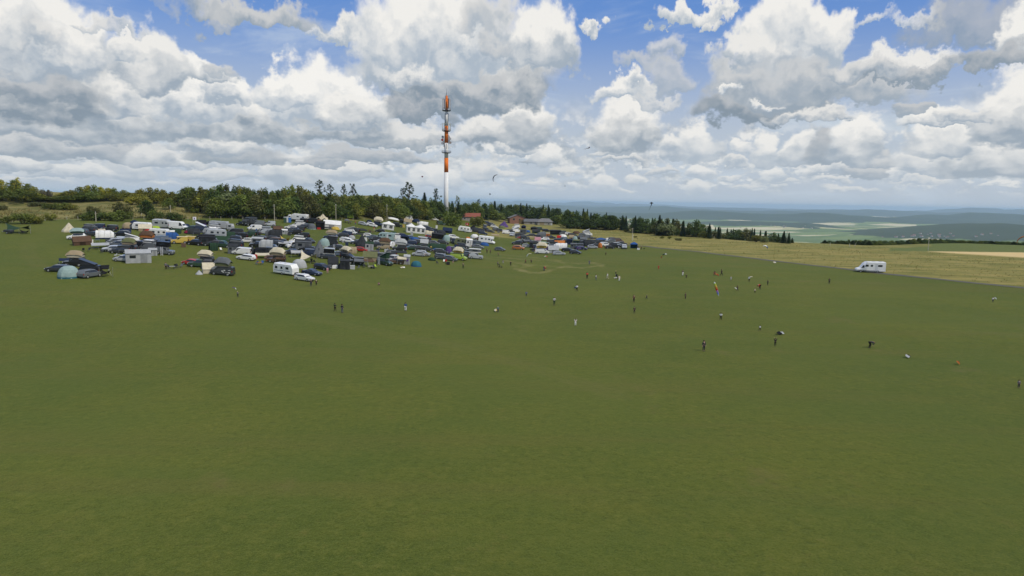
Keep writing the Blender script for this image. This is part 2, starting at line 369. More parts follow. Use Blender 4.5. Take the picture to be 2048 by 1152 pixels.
# far country
vo = T.new('ShaderNodeTexVoronoi', feature='F1'); T.put(vo, 'Vector', T.vm('MULTIPLY', g, (.0024, .0046, 0))); vo.inputs['Scale'].default_value = 1.0
fcol = T.new('ShaderNodeValToRGB'); T.l.new(T.sep(vo.outputs['Color'])[0], fcol.inputs[0])
fr = fcol.color_ramp; fr.interpolation = 'CONSTANT'; fr.elements[0].position = 0; fr.elements[0].color = (.10, .15, .04, 1)
fr.elements[1].position = .25; fr.elements[1].color = (.15, .20, .06, 1)
for p_, c_ in ((.5, (.42, .38, .20, 1)), (.66, (.09, .13, .035, 1)), (.82, (.58, .50, .32, 1))):
    e_ = fr.elements.new(p_); e_.color = c_
wood = attr('wood')
farc = T.mix(T.mr(T.math('ADD', wood, T.math('MULTIPLY', T.noise(g, .0030, 6, .65), .9)), .69, .73, 0, 1), fcol.outputs[0], T.mix(T.noise(g, .004, 4, .6), (.006, .013, .013), (.020, .035, .019)))
sp = attr('sd_path'); sf = attr('sd_hill'); ef = attr('sd_rim')
wob = T.math('MULTIPLY', T.math('SUBTRACT', n_mid, .5), 9.0)
c = T.mix(T.mr(T.math('ADD', sp, T.math('MULTIPLY', T.math('SUBTRACT', n_f, .5), 2.0)), .2, 1.2, 0, 1), lawn, mead)
c = T.mix(T.math('MULTIPLY', attr('back'), T.mr(T.math('ADD', sf, wob), -1.5, 1.5, 0, 1)), c, hillc)
c = T.mix(T.math('MULTIPLY', attr('stubble'), T.mr(n_f, .2, .6, .8, 1)), c, (.62, .44, .22))
c = T.mix(attr('green'), c, T.mix(n_f, (.075, .095, .026), (.11, .125, .040)))
c = T.mix(T.mr(ef, 60, 160, 0, 1), c, farc)
T.l.new(c, b.inputs['Base Color']); b.inputs['Roughness'].default_value = .95; b.inputs['Specular IOR Level'].default_value = .08
b.inputs['Sheen Weight'].default_value = .14; b.inputs['Sheen Roughness'].default_value = .6; b.inputs['Sheen Tint'].default_value = (.75, .85, .25, 1)
bn = T.new('ShaderNodeBump'); bn.inputs['Strength'].default_value = .75; bn.inputs['Distance'].default_value = .45
T.l.new(T.math('MULTIPLY', T.math('ADD', T.math('MULTIPLY', n_f, .55), T.math('MULTIPLY', n_ff, .22)), T.mr(ef, 20, 100, 1, 0)), bn.inputs['Height']); T.l.new(bn.outputs[0], b.inputs['Normal'])

# ------------------------------------------------------------------ mesh builder and tagging
class MB:
    def __init__(s): s.v = []; s.f = []; s.mi = []; s.m = 0
    def add(s, vs, fs):
        o = len(s.v); s.v += [tuple(v) for v in vs]
        for f in fs: s.f.append([o+i for i in f]); s.mi.append(s.m)
    def box(s, x, y, z, sx, sy, sz, rz=0, taper=1.0):
        """centre x,y; z is the bottom"""
        cs, sn = math.cos(rz), math.sin(rz); vs = []
        for k in (0, 1):
            t = taper if k else 1
            for (a, b_) in ((-1, -1), (1, -1), (1, 1), (-1, 1)):
                u, v = a*sx/2*t, b_*sy/2*t; vs.append((x+u*cs-v*sn, y+u*sn+v*cs, z+k*sz))
        s.add(vs, [(3, 2, 1, 0), (4, 5, 6, 7), (0, 1, 5, 4), (1, 2, 6, 5), (2, 3, 7, 6), (3, 0, 4, 7)]); return s
    def loft(s, rings, caps=True, closed=True):
        n = len(rings[0]); vs = [p for r in rings for p in r]; fs = []
        for k in range(len(rings)-1):
            for i in range(n if closed else n-1):
                j = (i+1) % n; fs.append((k*n+i, k*n+j, (k+1)*n+j, (k+1)*n+i))
        if caps: fs.append(tuple(range(n-1, -1, -1))); fs.append(tuple(range((len(rings)-1)*n, len(rings)*n)))
        s.add(vs, fs); return s
    def tube(s, a, b_, r0, r1=None, n=8):
        a, b_ = Vector(a), Vector(b_); r1 = r0 if r1 is None else r1; d = (b_-a).normalized()
        u = d.cross(Vector((0, 0, 1)) if abs(d.z) < .9 else Vector((1, 0, 0))).normalized(); v = d.cross(u)
        s.loft([[c_+(u*math.cos(t)+v*math.sin(t))*r for t in [2*math.pi*i/n for i in range(n)]] for c_, r in ((a, r0), (b_, r1))]); return s
    def path(s, pts, rad, n=6):
        for i in range(len(pts)-1): s.tube(pts[i], pts[i+1], rad[i], rad[i+1], n)
        return s
    def slab(s, pts, t=.03):
        """a sheet through pts (a polygon) with thickness"""
        a = [Vector(p) for p in pts]; n = Vector((0, 0, 0))
        for i in range(len(a)): n += (a[i]-a[0]).cross(a[(i+1) % len(a)]-a[0])
        n = n.normalized()*t; k = len(a)
        s.add([p for p in a]+[p-n for p in a], [tuple(range(k)), tuple(range(2*k-1, k-1, -1))]+[(i, k+i, k+(i+1) % k, (i+1) % k) for i in range(k)]); return s
    def build(s, name, mat, parent=None, color=None, smooth=False):
        me = bpy.data.meshes.new(name); me.from_pydata(s.v, [], s.f)
        mats = mat if isinstance(mat, (list, tuple)) else [mat]
        for q in mats: me.materials.append(q)
        if len(mats) > 1:
            for p_, k in zip(me.polygons, s.mi): p_.material_index = k
        if smooth: me.shade_smooth()
        me.validate(); me.update()
        o = bpy.data.objects.new(name, me); col.objects.link(o)
        if parent: o.parent = parent
        if color: o.color = (*color, 1)
        return o
THINGS = []      # everything that needs a label that singles it out
def tag(o, label, cat, group=None):
    o['label'] = label; o['category'] = cat
    if group: o['group'] = group
    return o
def structure(o): o['kind'] = 'structure'; return o
def empty(name, loc, rz=0, tilt=False):
    o = bpy.data.objects.new(name, None); col.objects.link(o); o.empty_display_size = .2
    if tilt:
        n = normal(loc[0], loc[1], 2.5); x = Vector((math.cos(rz), math.sin(rz), 0)); x = (x-n*x.dot(n)).normalized(); y = n.cross(x)
        mm = Matrix((x, y, n)).transposed().to_4x4(); mm.translation = loc; o.matrix_world = mm
    else: o.location = loc; o.rotation_euler = (0, 0, rz)
    return o
KIDS = {}
def kids(o):
    if o.name not in KIDS: KIDS[o.name] = [c for c in col.objects if c.parent == o]
    return KIDS[o.name]
def copy_tree(o, parent=None, color=None):
    c = o.copy(); col.objects.link(c); c.parent = parent
    if color is not None and c.get('paintable'): c.color = (*color, 1)
    for ch in kids(o): copy_tree(ch, c, color)
    return c
def paint_tree(o, color):
    if o.get('paintable'): o.color = (*color, 1)
    for ch in kids(o): paint_tree(ch, color)

# ------------------------------------------------------------------ ground mesh: polar sheet to the horizon
BARE = [ # worn curving tracks on the lawn (reference pixels)
    [(972, 514), (1013, 516), (1066, 520), (1107, 522), (1147, 526), (1191, 527), (1200, 531)], [(963, 515), (1004, 520), (1030, 525), (1060, 529), (1100, 532), (1130, 533)],
    [(1028, 531), (1038, 538), (1050, 543), (1070, 546), (1090, 544), (1098, 541)], [(1110, 520), (1128, 526), (1136, 531), (1125, 534)], [(1130, 533), (1147, 534.5), (1172, 535), (1198, 531)],
    [(1010, 510), (1040, 513), (1075, 516), (1110, 520)], [(1040, 536), (1056, 532), (1046, 527)]]
BAREP = [[at(*p) for p in l] for l in BARE]
TRACK = [[at(*p) for p in l] for l in ([(60, 489), (55, 502), (62, 516), (78, 530)], [(640, 640), (760, 664), (900, 690), (1000, 716), (1100, 745), (1210, 782)])]
def build_ground():
    rs = [6.0]
    while rs[-1] < 60000:
        r = rs[-1]; k = 1.05 if r < 40 else (1.0085 if r < 660 else (1.03 if r < 3000 else 1.016)); rs.append(r*k)
    azs = [-42+84*i/420 for i in range(421)] + [42+276*i/46 for i in range(1, 46)]
    n = len(azs); vs = [(0, 0, terr(0, 0))]; A = {k: [0.0] for k in ('bare', 'sd_path', 'sd_hill', 'back', 'stubble', 'green', 'wood', 'sd_rim', 'wheel_track')}
    A['sd_path'][0] = A['sd_rim'][0] = A['sd_hill'][0] = -50
    s1 = [at(1880, 508), at(2048, 516), at(2200, 530)]; s0 = [at(1790, 500), at(1900, 502), at(2048, 506), at(2200, 512)]
    xs = [(1860, 503.5, 1), (2048, 505.5, 516)]
    for r in rs:
        for a in azs:
            x, y = r*math.sin(R(a)), r*math.cos(R(a)); z = terr(x, y); vs.append((x, y, z))
            e = r-rim(x, y); A['sd_rim'].append(max(-200, min(e, 5000)))
            if r < 700 and y > 0:
                sp_ = sdist(PATH, x, y) if x > -20 else -60
                A['sd_path'].append(max(-60, min(60, sp_)))
                sh_ = sdist(FENCE, x, y)
                A['sd_hill'].append(max(-60, min(60, sh_))); A['back'].append(1.0 if x < 0 else 0.0)
                bb = 0
                if 150 < r < 330 and -30 < x < 60:
                    for l in BAREP:
                        d = abs(min((abs(sdist([l[i], l[i+1]], x, y)) if min(l[i].x, l[i+1].x)-2 < x < max(l[i].x, l[i+1].x)+2 and min(l[i].y, l[i+1].y)-3 < y < max(l[i].y, l[i+1].y)+3 else 9) for i in range(len(l)-1)))
                        bb = max(bb, ss(1.5, .3, d))
                A['bare'].append(bb*.62*(.6+.8*fbm(x/5, y/5, 2, 3)))
                tk = 0
                if r < 260:
                    for l in TRACK:
                        if min(p.x for p in l)-3 < x < max(p.x for p in l)+3 and min(p.y for p in l)-3 < y < max(p.y for p in l)+3: d = abs(sdist(l, x, y)); tk = max(tk, ss(1.2, .4, abs(d-.9)))
                A['wheel_track'].append(tk)
                px_, py_ = project((x, y, z)) if y > 5 else (0, 0)
                st = 0; gr = 0
                if px_ > 1780 and y > 200:
                    lo1 = 503 + (px_-1860)*.012; hi1 = 503.5+(px_-1860)*.062
                    st = ss(lo1-1, lo1, py_)*ss(hi1+1, hi1-1, py_)*ss(1830, 1880, px_)
                    if e < 40 and py_ < lo1: gr = 1-st
                if px_ > 1600 and sp_ > 0 and e > -25 and px_ <= 1860: gr = .3
                A['stubble'].append(st); A['green'].append(gr)
            else:
                for k, v in (('sd_path', -60), ('sd_hill', -60), ('back', 0), ('bare', 0), ('stubble', 0), ('green', 0), ('wheel_track', 0)): A[k].append(v)
            wd = 0
            if r > 900:
                wd = .10 + .62*ss(-199, -176, z+14*fbm(x/600, y/400, 3, 9)) + .16*fbm(x/1500, y/900, 3, 1)
                if r < 3900: wd += .22
                if 4300 < r < 5900 and 20 < a < 34: wd -= .30
                if 8500 < r < 10500 and 27 < a < 36: wd -= .45
            A['wood'].append(max(0, min(1, wd)))
    fs = [(0, 1+(j+1) % n, 1+j) for j in range(n)]
    for i in range(len(rs)-1):
        for j in range(n):
            k = (j+1) % n; fs.append((1+i*n+j, 1+i*n+k, 1+(i+1)*n+k, 1+(i+1)*n+j))
    me = bpy.data.meshes.new('ground'); me.from_pydata(vs, [], fs); me.materials.append(GROUND); me.shade_smooth()
    for k, v in A.items():
        at_ = me.attributes.new(k, 'FLOAT', 'POINT'); at_.data.foreach_set('value', v)
    o = bpy.data.objects.new('ground', me); col.objects.link(o); structure(o)
    me.flip_normals() if me.polygons[n+5].normal.z < 0 else None
    return o
build_ground()

# asphalt path laid on the ground
m_, T, b = newmat('asphalt')
g = T.new('ShaderNodeNewGeometry').outputs['Position']
asp = T.mix(T.noise(g, .6, 5, .7), (.050, .050, .048), (.090, .086, .076))
edge = T.new('ShaderNodeAttribute', attribute_name='verge').outputs['Fac']
T.l.new(T.mix(T.mr(T.math('ADD', edge, T.math('MULTIPLY', T.noise(g, .9, 5, .7), .9)), 1.0, 1.15, 0, 1), asp, T.mix(T.noise(g, 1.5, 3), (.085, .10, .022), (.18, .155, .055))), b.inputs['Base Color']); b.inputs['Roughness'].default_value = .9
ASPH = m_
pb = MB(); rows = []
for i in range(len(PATH)-1):
    steps = 24
    for k in range(steps+(i == len(PATH)-2)):
        p = PATH[i].lerp(PATH[i+1], k/steps); d = (PATH[i+1]-PATH[i]); d.z = 0; d.normalize(); nrm = Vector((-d.y, d.x, 0))
        rows.append([Vector((q.x, q.y, terr(q.x, q.y)+.06)) for q in [p+nrm*t for t in (-1.7, -.85, 0, .85, 1.7)]])
pb.loft(rows, caps=False, closed=False)
pth = pb.build('path', ASPH, smooth=True); structure(pth)
av = pth.data.attributes.new('verge', 'FLOAT', 'POINT'); av.data.foreach_set('value', [(1.0, .45, .15, .45, 1.0)[i % 5] for i in range(len(pth.data.vertices))])

# ------------------------------------------------------------------ vehicles
# stations: x along the length (0 front .. 1 rear), belt height, top height (fractions of the height)
SPEC = {
 'estate': (4.6, 1.80, 1.48, [(0, .42, .44), (.03, .50, .53), (.23, .60, .63), (.26, .62, .68), (.40, .64, .97), (.60, .65, 1.0), (.90, .66, .95), (.975, .66, .70), (1, .5, .54)]),
 'hatch': (4.0, 1.74, 1.48, [(0, .42, .44), (.03, .50, .54), (.22, .60, .64), (.25, .62, .69), (.41, .64, .98), (.62, .65, 1.0), (.86, .66, .95), (.97, .66, .72), (1, .5, .55)]),
 'sedan': (4.7, 1.80, 1.44, [(0, .42, .44), (.03, .50, .53), (.24, .60, .63), (.28, .62, .67), (.42, .64, .98), (.60, .65, 1.0), (.76, .66, .80), (.84, .67, .71), (.975, .66, .69), (1, .5, .54)]),
 'suv': (4.6, 1.88, 1.72, [(0, .42, .44), (.03, .54, .57), (.22, .60, .64), (.25, .62, .67), (.38, .64, .97), (.60, .65, 1.0), (.90, .66, .96), (.975, .66, .72), (1, .5, .56)]),
 'jeep': (4.3, 1.82, 1.95, [(0, .38, .40), (.02, .52, .55), (.28, .55, .58), (.32, .57, .60), (.37, .58, .98), (.60, .58, 1.0), (.965, .58, .99), (.985, .58, .95), (1, .5, .58)]),
 'van': (4.95, 1.92, 1.98, [(0, .32, .34), (.02, .42, .45), (.13, .50, .54), (.17, .52, .60), (.29, .55, .96), (.36, .56, 1.0), (.95, .56, .99), (.985, .56, .95), (1, .5, .6)]),
 'hvan': (5.9, 2.05, 2.65, [(0, .26, .28), (.02, .36, .39), (.11, .42, .46), (.15, .44, .52), (.25, .48, .92), (.31, .48, 1.0), (.95, .48, .99), (.985, .48, .95), (1, .4, .5)]),
}
def wheels(root, xs, hw, r=.34, w_=.22, name='wheel'):
    for x in xs:
        for s in (-1, 1):
            mb = MB(); y0 = s*(hw-w_+.03); y1 = s*(hw+.03)
            mb.tube((x, y0, r), (x, y1, r), r, r, 14); mb.m = 1
            mb.tube((x, y1-s*.01, r), (x, y1+s*.012, r), r*.62, r*.56, 10)
            mb.build(name, [RUBBER, RIMM], root)
def vehicle_body(kind, root, panel=False, L=None, cut=None):
    L_, Wd, Hh, st = SPEC[kind]; L = L or L_
    hw = Wd/2; zb = .17*Hh if Hh < 1.8 else .14*Hh
    def ring(x, bz, tz):
        k = 1-.16*max(0, abs(x-.5)*2-.82)/.18            # plan taper at the ends
        X = L/2-x*L; b_ = bz*Hh; t = tz*Hh
        fr = max(0, (tz-bz)/.36); wr = hw*(1-.17*min(1, fr))*k if Hh < 1.9 else hw*(1-.09*min(1, fr))*k
        w_ = hw*k
        pts = [(w_*.93, zb), (w_, zb+.13), (w_, b_-.05), (w_*.985, b_), (wr, t-.05*min(1, fr)-.01), (wr*.82, t)]
        return [(X, y, z) for y, z in pts]+[(X, -y, z) for y, z in reversed(pts)]
    mb = MB(); mb.loft([ring(*s) for s in st])
    body = mb.build('body', PAINT, root, smooth=False); body['paintable'] = 1
    # glass: side panes between belt and roof, windscreen, rear pane
    g_ = MB()
    idx = [i for i, s in enumerate(st) if (s[2]-s[1]) > .24]
    i0, i1 = idx[0], idx[-1]
    def wpt(x, bz, tz, f, off=.012):
        k = 1-.16*max(0, abs(x-.5)*2-.82)/.18; fr = max(0, (tz-bz)/.36)
        wr = (hw*(1-.17*min(1, fr)) if Hh < 1.9 else hw*(1-.09*min(1, fr)))*k; w0 = hw*.985*k
        z = bz*Hh+(tz*Hh-.06-bz*Hh)*f; return (L/2-x*L, w0+(wr-w0)*f+off, z)
    xa = st[i0-1]; xend = st[i1] if not panel else st[i0+1]
    for s in (-1, 1):
        top = [st[i] for i in range(i0, i1+1)] if not panel else [st[i0], (st[i0][0]+.12, *st[i0+1][1:])]
        lo_f = (xa[0]+.045, xa[1], xa[2])
        loA = wpt((lo_f[0]), st[i0][1], st[i0][2], .07); pts = [loA]+[wpt(*t, .90) for t in top]
        last = top[-1]; pts.append(wpt(min(last[0]+.02, .98), last[1], last[2], .07))
        pts = [(p[0], p[1]*s, p[2]) for p in pts]
        g_.slab(pts if s < 0 else pts[::-1], .01)
    a = wpt(xa[0]+.012, st[i0][1], max(xa[2], st[i0][1]+.02), .2, -.14); c_ = wpt(*st[i0], .96, -.16)
    zf = xa[2]*Hh+.02
    g_.slab([(L/2-xa[0]*L+.0, -a[1], zf), (L/2-xa[0]*L, a[1], zf), (c_[0]+.05, c_[1]-.0, c_[2]), (c_[0]+.05, -c_[1], c_[2])], .015)
    if not panel or True:
        r1 = st[i1]; r2 = st[i1+1] if i1+1 < len(st) else st[-1]
        zl = (r2[1]+.03)*Hh; xr = L/2-r2[0]*L-.02; xt = L/2-r1[0]*L-.02
        g_.slab([(xt, -hw*.66, r1[2]*Hh-.10), (xt, hw*.66, r1[2]*Hh-.10), (xr, hw*.74, zl), (xr, -hw*.74, zl)], .012)
    g_.build('window', GLASS, root)
    # lamps, bumpers
    for s in (-1, 1):
        h_ = MB(); h_.box(L/2-.10, s*hw*.70, st[1][1]*Hh-.17, .18, .34, .15); h_.build('headlight', LAMP, root)
        h_ = MB(); h_.box(-L/2+.07, s*hw*.84, .46*Hh, .12, .20, .22 if Hh < 1.9 else .34); h_.build('tail_light', TAIL, root)
    t_ = MB(); t_.box(L/2-.06, 0, zb+.02, .18, Wd*.80, .16); t_.build('bumper', DARK, root)
    t_ = MB(); t_.box(-L/2+.04, 0, zb+.02, .14, Wd*.82, .17); t_.build('bumper', DARK, root)
    t_ = MB(); t_.box(L/2-.03, 0, zb+.26, .10, Wd*.42, .10); t_.build('grille', DARK, root)
    if kind == 'jeep': t_ = MB(); t_.tube((-L/2-.04, 0, .95), (-L/2-.22, 0, .95), .36, .36, 12); t_.build('spare_wheel', RUBBER, root)
    r = .33 if Hh < 1.7 else (.39 if kind == 'jeep' else .36)
    wheels(root, (L/2-L*.185, -L/2+L*.20), hw, r)
    return L, hw, Hh
PROTO = {}
NAMES = {'estate': 'estate_car', 'hatch': 'hatchback_car', 'sedan': 'saloon_car', 'suv': 'sport_utility_car', 'jeep': 'off_road_car', 'van': 'camper_van', 'hvan': 'high_roof_van',
         'pvan': 'panel_van', 'poptop': 'camper_van', 'wedge': 'camper_van', 'camper': 'motorhome', 'alcove': 'motorhome', 'caravan': 'caravan', 'truck': 'expedition_truck', 'pickup': 'pickup_truck', 'lorry': 'box_truck', 'trailer': 'small_trailer'}
CATS = {'estate': 'car', 'hatch': 'car', 'sedan': 'car', 'suv': 'car', 'jeep': 'car', 'pickup': 'pickup truck', 'van': 'van', 'hvan': 'van', 'pvan': 'van', 'poptop': 'camper van', 'wedge': 'camper van',
        'camper': 'motorhome', 'alcove': 'motorhome', 'caravan': 'caravan', 'truck': 'truck', 'lorry': 'truck', 'trailer': 'trailer'}
ROOFZ = {'estate': 1.48, 'hatch': 1.48, 'sedan': 1.44, 'suv': 1.72, 'jeep': 1.95, 'van': 1.98, 'hvan': 2.65, 'pvan': 1.98, 'pickup': 1.8, 'trailer': .95, 'poptop': 2.1, 'wedge': 2.1, 'truck': 2.6}
def rbox(mb, x0, x1, hw, z0, z1, fs=0.0, rs=0.0, r=.14):
    """a rounded body shell from x0 (rear) to x1 (front), with slanted front and rear"""
    def ring(x, zt, zb_=None):
        zb_ = z0 if zb_ is None else zb_
        pts = [(hw-.04, zb_), (hw, zb_+.1), (hw, zt-r), (hw-r*.35, zt-r*.3), (hw-r, zt)]
        return [(x, y, z) for y, z in pts]+[(x, -y, z) for y, z in reversed(pts)]
    mb.loft([ring(x0+rs, z1-.12), ring(x0+rs+.15, z1), ring(x1-fs-.3, z1), ring(x1-fs, z1-.14)] if not (fs or rs) else
            [ring(x0, z0+.75*(z1-z0) if rs else z1-.1), ring(x0+max(rs, .12), z1), ring(x1-max(fs, .12), z1), ring(x1, z0+.62*(z1-z0) if fs else z1-.1)])
def win(mb, x, z, w_, h, s, hw, fr=.0):
    mb.box(x, s*(hw+.006), z, w_, .03, h)
def make_vehicle(kind):
    root = empty(NAMES[kind], (0, 0, 0))
    if kind in SPEC: vehicle_body(kind, root, panel=(kind == 'hvan'))
    elif kind in ('pvan', 'poptop', 'wedge'):
        L, hw, Hh = vehicle_body('van', root, panel=(kind == 'pvan'))
        if kind == 'poptop':       # whole roof lifted, canvas bellows under a shell
            c = MB(); c.box(-.45, 0, Hh-.02, 2.7, 1.35, .48, taper=.97); c.build('canvas_side', FABRIC, root, (.20, .21, .22))
            c = MB(); rbox(c, -1.9, 1.0, .74, Hh+.45, Hh+.62, 0, 0, .05); o = c.build('pop_up_roof', PAINT, root); o['paintable'] = 1
        if kind == 'wedge':        # roof hinged at the rear
            c = MB(); zz = Hh-.02
            c.loft([[(-1.95, -.66, zz), (-1.95, .66, zz), (-1.95, .66, zz+.08), (-1.95, -.66, zz+.08)], [(.95, -.66, zz), (.95, .66, zz), (.95, .60, zz+1.05), (.95, -.60, zz+1.05)]])
            c.build('canvas_side', FABRIC, root, (.16, .17, .19))
            c = MB(); c.slab([(-2.1, -.76, zz+.13), (1.15, -.72, zz+1.22), (1.15, .72, zz+1.22), (-2.1, .76, zz+.13)], .10); o = c.build('pop_up_roof', PAINT, root, (.72, .72, .70))
    elif kind in ('camper', 'alcove'):
        L = 7.0 if kind == 'camper' else 6.4; hw = 1.12; Hh = 2.85
        b_ = MB()
        st = [(0, .26, .50), (.02, .40, 1.0), (.10, .46, 1.16), (.15, .5, 1.30), (.235, 1.0, 2.15), (.29, 1.0, 2.30)]
        def cr(x, z, k=1):
            X = L/2-x*L; return [(X, hw*.86*k, .35), (X, hw*.9*k, .6), (X, hw*.9*k, min(z, 1.15)), (X, hw*.80*k, z-.05), (X, hw*.66*k, z), (X, -hw*.66*k, z), (X, -hw*.80*k, z-.05), (X, -hw*.9*k, min(z, 1.15)), (X, -hw*.9*k, .6), (X, -hw*.86*k, .35)]
        if kind == 'camper':
            def c2(x, z, k): X = L/2-x*L; return [(X, hw*.9*k, .35), (X, hw*k, .6), (X, hw*k, min(z*.8, 1.3)), (X, hw*.93*k, z-.16), (X, hw*.74*k, z), (X, -hw*.74*k, z), (X, -hw*.93*k, z-.16), (X, -hw*k, min(z*.8, 1.3)), (X, -hw*k, .6), (X, -hw*.9*k, .35)]
            b_.loft([c2(0, .95, .82), c2(.02, 1.05, .86), c2(.11, 1.25, .9), c2(.14, 1.36, .9), c2(.225, 2.22, .9), (c2(.25, 2.46, .93)), c2(.33, 2.80, .99), c2(.36, Hh, .995)])
        else: b_.loft([cr(0, .62, .9), cr(.02, .98), cr(.10, 1.15), cr(.14, 1.28), cr(.235, 2.1), cr(.3, 2.25)])
        o = b_.build('cab', PAINT, root, None, True); o['paintable'] = 1
        b_ = MB(); xf = L/2-L*(.245 if kind == 'alcove' else .345)
        if kind == 'camper':
            def rg(x, zt, zb=.36, h=hw): return [(x, h-.03, zb), (x, h, zb+.1), (x, h, zt-.16), (x, h-.05, zt-.05), (x, h-.17, zt)]+[(x, -(h-.17), zt), (x, -(h-.05), zt-.05), (x, -h, zt-.16), (x, -h, zb+.1), (x, -(h-.03), zb)]
            b_.loft([rg(-L/2, Hh-.12), rg(-L/2+.14, Hh+.01), rg(xf, Hh+.01)])
        else:
            rbox(b_, -L/2, xf+.0, hw, .36, Hh+.05, 0, 0, .16); b_.box(xf+.45, 0, 2.06, 1.1, hw*1.9, .85, taper=.9)
        o = b_.build('living_box', PAINT, root); o['paintable'] = 1
        w_ = MB()
        for s in (-1, 1):
            for (x, ww) in (((xf-.05, .75), (xf-1.2, .5), (-L/2+1.35, 1.05)) if kind == 'camper' else ((xf-.75, .75), (xf-2.0, .5), (-L/2+1.25, .8))): w_.box(x, s*(hw+.004), 1.62, ww, .03, .50)
            w_.slab([(L/2-L*.155, s*hw*.925, 1.30), (L/2-L*.265, s*hw*.95, 1.30), (L/2-L*.265, s*hw*.93, 1.95), (L/2-L*.225, s*hw*.90, 1.98)][::(1 if s > 0 else -1)], .02)
        w_.box(-L/2-.006, 0, 1.6, .03, .9, .42)
        w_.slab([(L/2-L*.135, -hw*.72, 1.30), (L/2-L*.135, hw*.72, 1.30), (L/2-L*.228, hw*.66, 2.08), (L/2-L*.228, -hw*.66, 2.08)], .03)
        w_.build('window', GLASS, root)
        d_ = MB()
        for s in (-1, 1): d_.box(.1, s*(hw+.005), .48, L*.55, .02, .12)
        d_.box(0, 0, .28, L*.94, hw*1.7, .12); d_.build('skirt', DARK, root)
        d_ = MB(); d_.box(-L*.18, hw+.012, .55, .62, .03, 1.85); d_.build('door', PLASTIC, root, (.62, .63, .63))
        r_ = MB(); r_.box(-L*.1, 0, Hh, .7, .7, .09); r_.box(-L*.34, .2, Hh, .5, .5, .12); r_.box(.6, -.1, Hh, .9, .6, .05); r_.build('roof_vent', PLASTIC, root, (.45, .46, .47))
        for s in (-1, 1):
            h_ = MB(); h_.box(L/2-.12, s*hw*.66, .78, .14, .34, .17); h_.build('headlight', LAMP, root)
            h_ = MB(); h_.box(-L/2-.01, s*hw*.84, .8, .04, .14, .42); h_.build('tail_light', TAIL, root)
        wheels(root, (L/2-1.0, -L/2+1.95), hw-.03, .35)
    elif kind == 'caravan':
        L = 5.6; hw = 1.12; b_ = MB(); rbox(b_, -L/2, L/2, hw, .42, 2.62, .55, .3, .14); o = b_.build('body', PAINT, root); o['paintable'] = 1
        w_ = MB()
        for s in (-1, 1):
            for (x, ww) in ((-1.9, .7), (-.35, .55), (1.25, .85)): w_.box(x, s*(hw+.004), 1.42, ww, .03, .55)
        w_.slab([(L/2+.005, -.75, 1.40), (L/2+.005, .75, 1.40), (L/2-.30, .70, 2.10), (L/2-.30, -.70, 2.10)], .03)
        w_.slab([(-L/2-.0, .7, 1.5), (-L/2-.0, -.7, 1.5), (-L/2+.10, -.66, 2.0), (-L/2+.10, .66, 2.0)], .03)
        w_.build('window', GLASS, root)
        d_ = MB()
        for s in (-1, 1): d_.box(-.2, s*(hw+.004), .95, L*.8, .02, .10); d_.box(.5, s*(hw+.004), 1.12, L*.5, .02, .04)
        d_.build('stripe', PLASTIC, root, (.10, .13, .20))
        d_ = MB(); d_.box(.45, -hw-.012, .5, .62, .03, 1.85); d_.build('door', PLASTIC, root, (.66, .66, .64))
        r_ = MB(); r_.box(0, 0, 2.62, .6, .6, .1); r_.box(-1.6, .2, 2.62, .4, .4, .1); r_.build('roof_vent', PLASTIC, root, (.5, .5, .5))
        t_ = MB(); t_.path([(L/2-.2, -.6, .42), (L/2+1.1, 0, .45)], [.04, .04]); t_.path([(L/2-.2, .6, .42), (L/2+1.1, 0, .45)], [.04, .04]); t_.tube((L/2+.85, 0, 0), (L/2+.85, 0, .75), .035); t_.box(L/2+.25, 0, .45, .4, .9, .35)
        t_.build('drawbar', DARK, root)
        for s in (-1, 1): h_ = MB(); h_.box(-L/2-.01, s*.85, .7, .05, .22, .14); h_.build('tail_light', TAIL, root)
        wheels(root, (-.25,), hw-.03, .33)
    elif kind in ('truck', 'lorry'):
        L = 7.6 if kind == 'lorry' else 6.2; hw = 1.18; cab = 1.7; Hh = 3.2
        b_ = MB(); rbox(b_, L/2-cab, L/2, 1.08, .75, 2.55, .28, 0, .12); o = b_.build('cab', PAINT, root); o['paintable'] = 1
        b_ = MB(); rbox(b_, -L/2, L/2-cab-.12, hw, 1.0, Hh, 0, 0, .05); o = b_.build('living_box', PAINT, root); o['paintable'] = 1
        w_ = MB(); w_.slab([(L/2+.01, -.9, 1.70), (L/2+.01, .9, 1.70), (L/2-.19, .84, 2.32), (L/2-.19, -.84, 2.32)], .03)
        for s in (-1, 1):
            w_.box(L/2-.8, s*1.085, 1.65, .8, .03, .55)
            for x in (-L*.05, -L*.33): w_.box(x, s*(hw+.004), 2.1, .85, .03, .42)
        w_.build('window', GLASS, root)
        c = MB(); c.box(0, 0, .55, L*.95, .9, .32); c.box(L/2-.05, 0, .5, .22, 2.1, .3); c.box(0, .75, .55, 1.1, .5, .4); c.box(0, -.75, .55, 1.1, .5, .4); c.build('chassis', DARK, root)
        for s in (-1, 1):
            h_ = MB(); h_.box(L/2+.0, s*.8, .95, .08, .3, .2); h_.build('headlight', LAMP, root)
        d_ = MB(); d_.box(-L*.2, -hw-.012, 1.1, .7, .03, 1.75); d_.build('door', PLASTIC, root, (.5, .5, .48))
        wheels(root, (L/2-.95, -L/2+1.7), hw-.12, .48, .3)
    elif kind == 'pickup':
        L, hw, Hh = 5.2, .93, 1.8
        SPEC['_pu'] = (5.2, 1.86, 1.8, [(0, .42, .44), (.03, .54, .57), (.23, .58, .62), (.26, .60, .66), (.36, .62, .97), (.46, .62, 1.0), (.58, .62, .97), (.63, .60, .66), (.98, .58, .62), (1, .5, .56)])
        vehicle_body('_pu', root)
